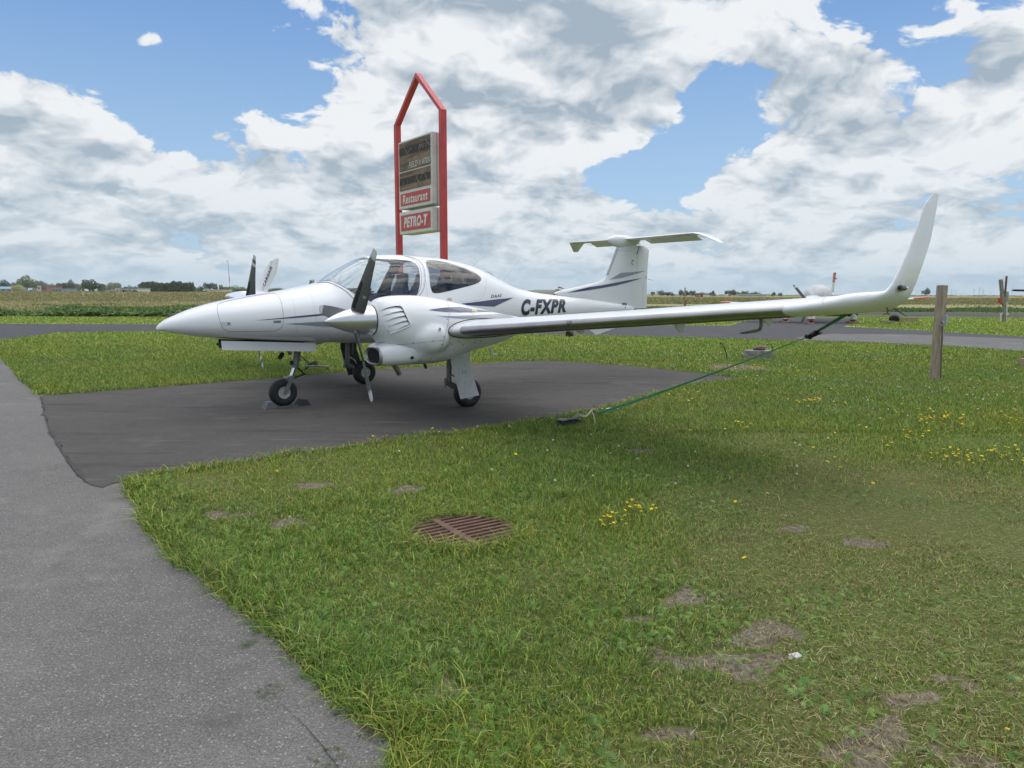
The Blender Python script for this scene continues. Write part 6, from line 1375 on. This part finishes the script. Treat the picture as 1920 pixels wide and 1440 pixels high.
def boxthing(name, lab, cat, px, py, D, wp, hp_, col, dep=.4):
    p = at_far(px, D); k = D/FPX; zc4 = hpx(py, px, D)-p.z; o = thing(name, lab, cat, p); b = MB(); b.box((0, 0, zc4), (wp*k, dep, hp_*k), None, .04); b.build('sign_panel', mat(name+lab[:6].replace(' ', ''), col, .6), o)
    b = MB(); b.tube([(-wp*k*.35, 0, 0), (-wp*k*.35, 0, zc4)], .05, 6); b.tube([(wp*k*.35, 0, 0), (wp*k*.35, 0, zc4)], .05, 6); b.build('sign_legs', mat('leg_pale'), o)
boxthing('yellow_sign', 'low yellow airfield sign near the right edge of the field', 'sign', 1910, 556, 230, 15, 2.4, (.62, .50, .04)); boxthing('yellow_sign', 'tiny yellow sign on the horizon left of the far canopy cover', 'sign', 1441, 552.2, 420, 6, 2.2, (.62, .46, .05))
boxthing('black_marker_board', 'small black marker board low in the field, left of the red sign', 'marker', 1282, 559.3, 170, 2.6, 2.4, (.015, .015, .015)); boxthing('black_equipment_cabinet', 'black equipment cabinet on the horizon beside the wooden pole', 'cabinet', 1251.5, 552.2, 260, 5, 3, (.02, .02, .025))
# ---- buildings
ROOFG = mat('roof_grey', (.24, .27, .29), .7); GLZ = mat('far_window', (.06, .08, .10), .2)
def building(lab, px0, px1, ytop, yeave, D, wall, roof, name='building', wins=5, gable=False, cat='building', depth=14, drop=0):
    pc = at_far((px0+px1)/2, D); k = D/FPX; W = (px1-px0)*k; he = hpx(yeave, (px0+px1)/2, D)-pc.z; hr = hpx(ytop, (px0+px1)/2, D)-pc.z; he = max(he, 1.0); hr = max(hr, he+.15)
    o = thing(name, lab, cat, pc); b = MB(); b.box((0, depth/2, he/2-.5), (W, depth, he+1)); w_ = b.build('wall', wall, o, False)
    b = MB(); e_ = .3
    if gable: b.add([(-W/2-e_, -e_, he), (W/2+e_, -e_, he), (W/2+e_, depth+e_, he), (-W/2-e_, depth+e_, he), (-W/2-e_, depth/2, hr), (W/2+e_, depth/2, hr)], [[0, 1, 5, 4], [1, 2, 5], [2, 3, 4, 5], [3, 0, 4], [3, 2, 1, 0]])
    else: b.box((0, depth/2, (he+hr)/2), (W+2*e_, depth+2*e_, hr-he))
    b.build('roof', roof, o, False)
    for i in range(wins):
        x = -W/2+W*(i+.5)/wins; b = MB(); b.box((x, -.03, he*.55), (W/wins*.45, .06, he*.32)); b.build('window', GLZ, w_, False)
    return o
WB = mat('wall_blue', (.24, .34, .42), .7); WWH = mat('wall_white', (.62, .63, .62), .7); WRD = mat('wall_brick', (.30, .17, .15), .8); RBL = mat('roof_blue', (.20, .33, .40), .6); RDK = mat('roof_dark', (.10, .085, .09), .8); WPL = mat('wall_pale', (.50, .52, .52), .7)
building('long pale blue shed at the left edge of the horizon', -40, 22, 537, 541.5, 420, WB, RBL, 'shed', 6, True)
building('low dark-roofed house left of the red brick block', 55, 76, 540, 544, 400, WPL, RDK, 'house', 3, True)
building('small white tower block attached to the red brick building', 71, 76.5, 534.5, 535.2, 395, WWH, ROOFG, 'tower_block', 1)
building('red brick building between the trees on the left horizon', 77, 88, 535, 536, 396, WRD, WRD, 'brick_building', 3)
building('light blue flat shed right of the brick building', 98, 116, 541.2, 542.2, 390, WB, RBL, 'shed', 3)
building('small pale cottage at the foot of the dark round tree', 205, 214, 543.2, 545, 380, WPL, RBL, 'cottage', 2, True)
building('long white hangar left of the dark plantation', 222, 257, 539.5, 541.8, 380, WWH, ROOFG, 'hangar', 4)
building('narrow white annex at the left end of the long white hangar', 217, 224, 540, 541, 379, WWH, WWH, 'annex', 1)
building('low cream building beyond the plantation, left of the mast', 388, 416, 543, 543.8, 400, mat('wall_cream', (.62, .58, .42), .7), WWH, 'low_building', 0)
building('white hangar with a dark stripe behind the aircraft boom', 1002, 1036, 543.2, 547.4, 300, WWH, WWH, 'hangar', 0); building('pale workshop left of the striped hangar', 990, 1002, 544.3, 545.5, 302, WPL, WWH, 'workshop', 2); building('cream shed right of the striped hangar, below the windsock', 1036, 1060, 544, 545, 306, mat('wall_cream'), WPL, 'shed', 3)
o = building('white domed storage tank under the windsock', 1042, 1049, 541.8, 542.5, 299, WWH, WWH, 'storage_tank', 0, depth=3)
for i, (a, b_, y, lab) in enumerate(((1262, 1267, 552, 'tiny white shed right of the wooden pole'), (1267, 1272, 551.6, 'tiny gabled white barn left of two round trees'), (1279, 1283, 552, 'white dot of a van-sized shed between the round trees'), (1326, 1332, 550, 'faint pale grain silo block right of the red sign'))): building(lab, a, b_, y, y+.6, 620, WWH, WWH, 'far_shed', 0)
building('long low white greenhouse on the right horizon', 1386, 1437, 551.5, 552.2, 560, mat('wall_glassy', (.55, .56, .50), .6), WPL, 'greenhouse', 12, depth=6)
building('distant blue-grey factory roof near the pylons', 1838, 1842, 554, 554.6, 900, WB, RBL, 'factory', 0)
p = at_far(1046, 250); WS_ = thing('windsock', 'orange windsock streaming right above the striped hangar', 'windsock', p); q = ad(1046.5, 538, 250)-p; b = MB(); b.tube([(q.x, 0, 0), (q.x, 0, q.z)], .07, 6); b.build('windsock_pole', mat('pole_dark', (.08, .08, .08), .6), WS_)
q2 = ad(1058, 541.5, 250)-p; b = MB(); b.tube([q, q.lerp(q2, .3), q.lerp(q2, .6), q2], [.28, .30, .22, .08], 10); b.build('windsock_cloth', mat('orange_cloth', (.45, .14, .06), .8), WS_)
# ---- power pylons
def pylon(px, ytop, D, style, lab):
    p = at_far(px, D); H_ = hpx(ytop, px, D); o = thing('power_pylon', lab, 'pylon', p, 0, 'power pylons on the right horizon'); k = H_; b = MB(); r_ = .0085*k; w_ = .09*k
    m_ = mat('pylon_steel', (.28, .32, .36), .6)
    if style == 0:
        for s_ in (-1, 1): b.bar((s_*w_, 0, 0), (s_*w_*.25, 0, k), r_, r_)
        for i in range(7): z0, z1 = k*i/7, k*(i+1)/7; f0, f1 = w_*(1-.75*i/7), w_*(1-.75*(i+1)/7); b.bar((-f0, 0, z0), (f1, 0, z1), r_*.6, r_*.6); b.bar((f0, 0, z0), (-f1, 0, z1), r_*.6, r_*.6)
        for z, L in ((.72, .20), (.85, .26), (.97, .16)): b.bar((-L*k, 0, z*k), (L*k, 0, z*k), r_, r_)
    else:
        for s_ in (-1, 1): b.bar((s_*w_*.8, 0, 0), (s_*w_*.15, 0, k*.5), r_, r_); b.bar((s_*w_*.15, 0, k*.5), (s_*.24*k, 0, k*.94), r_, r_); b.bar((s_*.24*k, 0, k*.94), (s_*.33*k, 0, k), r_, r_)
        b.bar((-.36*k, 0, k*.80), (.36*k, 0, k*.80), r_, r_); b.bar((-.20*k, 0, k*.80), (0, 0, k*.52), r_*.6, r_*.6); b.bar((.20*k, 0, k*.80), (0, 0, k*.52), r_*.6, r_*.6)
    b.build('lattice', m_, o, False)
for a in ((1719, 544, 900, 1, 'V-headed pylon left of the lone tree right of the wing tip'), (1753, 544, 900, 1, 'V-headed pylon just left of the wooden post'), (1784, 541.5, 820, 0, 'narrow lattice pylon first right of the wooden post'), (1792, 541, 820, 1, 'large V-headed pylon right of the wooden post'), (1825.5, 541.5, 800, 0, 'lattice pylon with three cross arms, left of the middle pair'), (1836, 539.5, 800, 0, 'tallest lattice pylon between two others'), (1843, 542, 800, 0, 'lattice pylon left of the utility post, third of the middle three'), (1858, 546.5, 900, 0, 'small far pylon closest to the utility post'), (1898, 539, 800, 0, 'pylon above the black blade at the right edge')): pylon(*a)
# ---- trees
def leafmat(name, c1, c2, hz=0):
    m_ = bpy.data.materials.new(name); m_.use_nodes = True; t = NT(m_.node_tree); b = t.n['Principled BSDF']; g = t.new('ShaderNodeNewGeometry')
    n_ = t.noise(g.outputs['Position'], .35, 4, .6); r_ = t.new('ShaderNodeObjectInfo').outputs['Random']
    c = t.mix(t.ss(n_, .3, .7), c1, c2); c = t.mix(t.math('MULTIPLY', r_, .35), c, tuple(x*.62 for x in c1)); t.put(b.inputs['Base Color'], c); b.inputs['Roughness'].default_value = .8; b.inputs['Specular IOR Level'].default_value = .15; return m_
LM = {'dark': leafmat('leaf_dark', (0.076, 0.121, 0.055), (0.120, 0.167, 0.071)), 'mid': leafmat('leaf_mid', (0.164, 0.230, 0.104), (0.229, 0.299, 0.142)), 'pale': leafmat('leaf_pale', (0.262, 0.345, 0.186), (0.339, 0.414, 0.240)), 'lime': leafmat('leaf_lime', (.48, .50, .18), (.56, .57, .26)), 'blue': leafmat('leaf_blue', (.12, .165, .13), (.17, .21, .17))}
BARK = mat('bark', (.09, .075, .06), .95)
def crown_mesh(seed, shape, n=1500):
    r_ = np.random.default_rng(seed); blobs = []
    if shape == 'round': blobs = [(r_.normal()*.22, r_.normal()*.22, .62+r_.normal()*.16, .20+.12*r_.random()) for _ in range(13)]
    elif shape == 'wide': blobs = [(r_.normal()*.34, r_.normal()*.26, .52+r_.normal()*.15-.0, .20+.10*r_.random()) for _ in range(15)]
    elif shape == 'tall': blobs = [(r_.normal()*.10, r_.normal()*.10, .20+.72*i/11, .17*(1.1-.65*i/11)+.02) for i in range(12)]
    elif shape == 'bush': blobs = [(r_.normal()*.45, r_.normal()*.3, .35+r_.normal()*.14, .26+.1*r_.random()) for _ in range(12)]
    V = []; F = []
    for _ in range(n):
        cx, cy, cz, rad = blobs[r_.integers(len(blobs))]; v = r_.normal(size=3); v /= np.linalg.norm(v); c = np.array([cx, cy, cz])+v*rad*(.72+.36*r_.random()); c[2] = max(c[2], .10)
        a = r_.normal(size=3); a /= np.linalg.norm(a); b_ = np.cross(v+a*.7, a); b_ /= np.linalg.norm(b_)+1e-9; s_ = .030+.035*r_.random(); k = len(V)
        V += [tuple(c-a*s_), tuple(c+b_*s_*.8), tuple(c+a*s_), tuple(c-b_*s_*.8)]; F.append((k, k+1, k+2, k+3))
    me = bpy.data.meshes.new('crown'); me.from_pydata(V, [], F); return me
def trunk_mesh(seed):
    b = MB(); rq = random.Random(seed); b.tube([(0, 0, -.06), (.0, 0, .2), (rq.uniform(-.03, .03), 0, .45), (rq.uniform(-.05, .05), .02, .75)], [.035, .028, .02, .008], 7)
    for _ in range(5): a = rq.uniform(0, 6.28); z = rq.uniform(.25, .5); b.tube([(0, 0, z), (math.cos(a)*.14, math.sin(a)*.14, z+.13), (math.cos(a)*.27, math.sin(a)*.27, z+.22)], [.014, .009, .004], 5)
    me = bpy.data.meshes.new('trunk'); me.from_pydata([tuple(v) for v in b.v], [], b.f); return me
CR = {s_: [crown_mesh(i*7+hash_, s_) for i in range(3)] for hash_, s_ in enumerate(('round', 'wide', 'tall', 'bush'), 1)}; TRK = [trunk_mesh(i) for i in range(3)]; TCOUNT = [0]
def tree(lab, px, ytop, wpx, D, shape='round', leaf='mid', group=None, cat='tree'):
    p = at_far(px, D); H_ = max(hpx(ytop, px, D)-p.z, 1.0); W_ = wpx*D/FPX; i = TCOUNT[0]; TCOUNT[0] += 1
    ext = {'round': .90, 'wide': 1.15, 'tall': .42, 'bush': 1.35}[shape]; topz = {'round': 1.0, 'wide': .90, 'tall': 1.0, 'bush': .78}[shape]
    o = thing('tree' if shape != 'bush' else 'bush', lab, cat if shape != 'bush' else 'bush', p, rng.random()*6.28, group); o.scale = (W_/ext, W_/ext, H_/topz)
    me = CR[shape][i % 3].copy(); me.materials.append(LM[leaf]); c = bpy.data.objects.new('crown', me); COL.objects.link(c); c.parent = o
    if shape != 'bush':
        me = TRK[i % 3]
        if not me.materials: me.materials.append(BARK)
        c = bpy.data.objects.new('trunk', me); COL.objects.link(c); c.parent = o
    return o
TL = [  # label, px, top y, width px, distance, shape, leaf
 ('blue-green round tree at the left edge behind the blue shed', 9, 528, 20, 520, 'round', 'blue'), ('spreading tree behind the right half of the blue shed', 24, 529.5, 20, 540, 'wide', 'blue'), ('low pale green tree between the blue shed and the tallest left tree', 36, 530, 16, 560, 'wide', 'mid'),
 ('large full tree, tallest at the far left, behind the lime bush', 52, 521.5, 25, 470, 'round', 'mid'), ('bright lime yellow bush in front of the large left tree', 32.5, 534.5, 19, 400, 'bush', 'lime'), ('reddish green tree directly behind the brick building', 78, 528, 19, 500, 'wide', 'blue'), ('low hazy tree left of the brick building', 66, 531, 12, 560, 'wide', 'pale'),
 ('hazy pale tree right of the brick building', 98, 532, 20, 600, 'wide', 'pale'), ('dark bushy tree behind the light blue flat shed', 118, 530.5, 17, 440, 'round', 'dark'), ('small round tree standing free against the sky', 134.5, 528, 12, 520, 'round', 'blue'), ('wide low dark bush right of the light blue shed', 135, 541, 20, 410, 'bush', 'dark'),
 ('pale round tree left of the big dark round tree', 154, 532, 13, 560, 'round', 'pale'), ('low pale trees behind the small field marker', 146, 536, 12, 580, 'wide', 'pale'), ('big dark round tree, the darkest on the left horizon', 174, 523.5, 25, 430, 'round', 'dark'), ('small slim tree on the right of the big dark tree', 187, 536.5, 6, 470, 'tall', 'blue'), ('slender pale tree left of the pair behind the cottage', 195, 533, 8, 520, 'tall', 'mid'),
 ('pale full tree behind the small cottage', 205, 531, 14, 500, 'round', 'pale'), ('pale spreading tree left of the white hangar', 219, 530.5, 20, 510, 'wide', 'pale'), ('dark rounded trees peeping over the white hangar roof', 238, 537, 14, 560, 'wide', 'blue'), ('low tree line behind the right end of the white hangar', 253, 536.5, 12, 560, 'wide', 'blue'),
 ('small dark bush at the hangar wall, first of two', 237, 544, 9, 370, 'bush', 'dark'), ('small dark bush at the hangar wall, second of two', 252.5, 544, 9, 370, 'bush', 'dark'), ('rounded pale tree right of the dark plantation', 377, 536, 16, 470, 'wide', 'mid'), ('taller tree above the low cream building', 394, 530.5, 15, 480, 'round', 'blue'), ('narrow tree right of the tall one above the cream building', 406, 532.5, 5, 480, 'tall', 'blue'),
 ('round tree just left of the mast', 416.5, 533.5, 9, 470, 'round', 'mid'), ('low green tree mass at the foot of the mast', 428, 538, 16, 450, 'wide', 'mid'), ('low rounded tree between the mast and the propeller', 450, 537.5, 26, 460, 'wide', 'pale'), ('low tree between the far propeller and the winglet', 466, 540, 16, 470, 'wide', 'mid'), ('flat tree line showing right of the far winglet', 516, 540.5, 24, 460, 'wide', 'mid'), ('faint low tree above the aircraft nose line', 534, 542.5, 16, 520, 'wide', 'pale'), ('dark tree top just above the windscreen base', 588, 524, 11, 330, 'round', 'mid'),
 ('small tree right of the tail fin by the frame of the pole', 1224, 547, 7, 560, 'round', 'mid'), ('dark wide tree just right of the wooden pole', 1239, 545.5, 14, 540, 'wide', 'blue'), ('small round tree right of the black cabinet', 1260, 547.5, 8, 560, 'round', 'mid'), ('tree left of the black cabinet, dark', 1251, 547.5, 8, 560, 'round', 'blue'), ('round tree above the tiny white barn', 1276.5, 545, 10, 520, 'round', 'blue'), ('round tree right of the tiny white barn', 1286.5, 544.8, 10, 520, 'round', 'blue'),
 ('upright tree left of the red runway sign', 1298, 545, 8, 520, 'round', 'blue'), ('wide low tree clump behind the red runway sign', 1313, 549, 22, 540, 'wide', 'mid'), ('lone round tree right of the grain silo', 1336.5, 545, 9, 520, 'round', 'blue'), ('left tree of the close pair above the wing', 1367, 544.5, 10, 520, 'round', 'blue'), ('right tree of the close pair above the wing', 1375.5, 544.8, 10, 520, 'round', 'blue'), ('low tree at the left end of the greenhouse', 1386, 548.5, 9, 600, 'wide', 'mid'), ('tree behind the greenhouse roof', 1396, 545.8, 9, 600, 'round', 'mid'), ('flat dark tree behind the greenhouse middle', 1414, 548, 16, 620, 'wide', 'blue'),
 ('round tree right of the greenhouse and yellow sign', 1450, 547.5, 7, 600, 'round', 'blue'), ('small far tree left of the far propeller blade', 1463, 549.5, 8, 640, 'wide', 'blue'), ('lone tree right of the winglet, in front of the pylons', 1738, 542.5, 10, 600, 'round', 'blue')]
for lab, px, yt, wp, D, sh, lf in TL: tree(lab, px, yt, wp, D, sh, lf, 'trees along the horizon')
# far woods that read as one mass
def wood(name, lab, px0, px1, ytop, D, n, leaf, shape, jit=3, depth=25):
    V = []; F = []
    rs = np.random.default_rng(11+int(px0)+5000)
    for i in range(n):
        px = px0+(px1-px0)*rs.random(); dd = D+depth*rs.random(); p = at_far(px, dd); yt = ytop(px)+rs.normal()*jit*.5; H_ = max(hpx(yt, px, dd)-p.z, .5); me = CR[shape][rs.integers(3)]; vv = np.array([v.co[:] for v in me.vertices]).reshape(-1, 4, 3); sel = rs.choice(len(vv), 260, replace=False); vv = vv[sel]
        W_ = H_*(.9 if shape == 'tall' else 1.0); a = rs.random()*6.28; c, s_ = math.cos(a), math.sin(a); q = vv.reshape(-1, 3)*[W_, W_, H_]; q = np.stack([q[:, 0]*c-q[:, 1]*s_+p.x, q[:, 0]*s_+q[:, 1]*c+p.y, q[:, 2]+p.z], 1); k = len(V)*4; V.append(q); 
    A = np.concatenate(V); N = len(A)//4; me = bpy.data.meshes.new(name); me.vertices.add(len(A)); me.vertices.foreach_set('co', A.reshape(-1).astype(np.float32)); me.loops.add(N*4); me.loops.foreach_set('vertex_index', np.arange(N*4, dtype=np.int32)); me.polygons.add(N); me.polygons.foreach_set('loop_start', np.arange(N, dtype=np.int32)*4); me.polygons.foreach_set('loop_total', np.full(N, 4, np.int32)); me.update(calc_edges=True)
    me.materials.append(LM[leaf]); o = bpy.data.objects.new(name, me); COL.objects.link(o); o['kind'] = 'stuff'; o['label'] = lab; return o
wood('dark_plantation', 'dense dark plantation of narrow trees on the left horizon', 262, 362, lambda x: 531+1.2*math.sin(x*.11)+(3 if x < 270 else 0), 430, 210, 'dark', 'tall', 3.0)
wood('low_scrub', 'low scrub along the foot of the left tree line', 0, 620, lambda x: 543.8, 440, 330, 'mid', 'bush', 2.0, 60)
wood('plantation_edge_scrub', 'dark scrub right of the plantation', 355, 400, lambda x: 544, 420, 50, 'dark', 'bush', 1.0)
wood('horizon_woods', 'hazy distant woods along the right horizon', 1215, 1920, lambda x: 551.2+(x-1215)*.0024, 900, 330, 'blue', 'bush', 1.4, 300)
HZ = mat('far_hill', (.17, .22, .24), .9)
# ---- the light summer air
x0, x1, y0, y1, z0, z1 = -1500, 1500, -60, 1500, -1.5, 27
hb = MB(); hb.box(((x0+x1)/2, (y0+y1)/2, (z0+z1)/2), (x1-x0, y1-y0, z1-z0)); hm = bpy.data.materials.new('thin_air'); hm.use_nodes = True; t = NT(hm.node_tree); t.n.clear(); o_ = t.new('ShaderNodeOutputMaterial'); v = t.new('ShaderNodeVolumePrincipled'); v.inputs['Color'].default_value = (.93, .96, 1.0, 1); v.inputs['Density'].default_value = .00014; v.inputs['Anisotropy'].default_value = .1; t.l.new(v.outputs[0], o_.inputs['Volume'])
USE_HAZE = True
if USE_HAZE: hz_ = hb.build('haze', hm, None, False); tag(hz_, kind='stuff')

# ---- give every loose screw, horn and hinge of the list its own part
def split_loose(o, newname):
    bm = bmesh.new(); bm.from_mesh(o.data); seen = set(); comps = []
    for v in bm.verts:
        if v in seen: continue
        st = [v]; seen.add(v); comp = []
        while st:
            q = st.pop(); comp.append(q)
            for e in q.link_edges:
                w_ = e.other_vert(q)
                if w_ not in seen: seen.add(w_); st.append(w_)
        comps.append(comp)
    if len(comps) < 2: bm.free(); o.name = newname; return
    for comp in comps:
        ids = {v: i for i, v in enumerate(comp)}; fs = {f for v in comp for f in v.link_faces}
        me = bpy.data.meshes.new(newname); me.from_pydata([tuple(v.co) for v in comp], [], [[ids[v] for v in f.verts] for f in fs]); [me.materials.append(m_) for m_ in o.data.materials]
        me.polygons.foreach_set('use_smooth', [True]*len(me.polygons)); me.set_sharp_from_angle(angle=R(35)); me.polygons.foreach_set('material_index', [f.material_index for f in fs])
        c = bpy.data.objects.new(newname, me); COL.objects.link(c); c.parent = o.parent; c.matrix_local = o.matrix_local
    bm.free(); bpy.data.objects.remove(o)
SPL = {'control_horn': 'control_horn', 'rudder_hinge': 'rudder_hinge', 'wheel_bolts': 'wheel_bolt', 'cowl_screws': 'cowl_screw', 'door_rivets': 'door_rivet', 'sign_legs': 'sign_leg'}
for o in list(bpy.data.objects):
    k = o.name.split('.')[0]
    if k in SPL and o.type == 'MESH': split_loose(o, SPL[k])
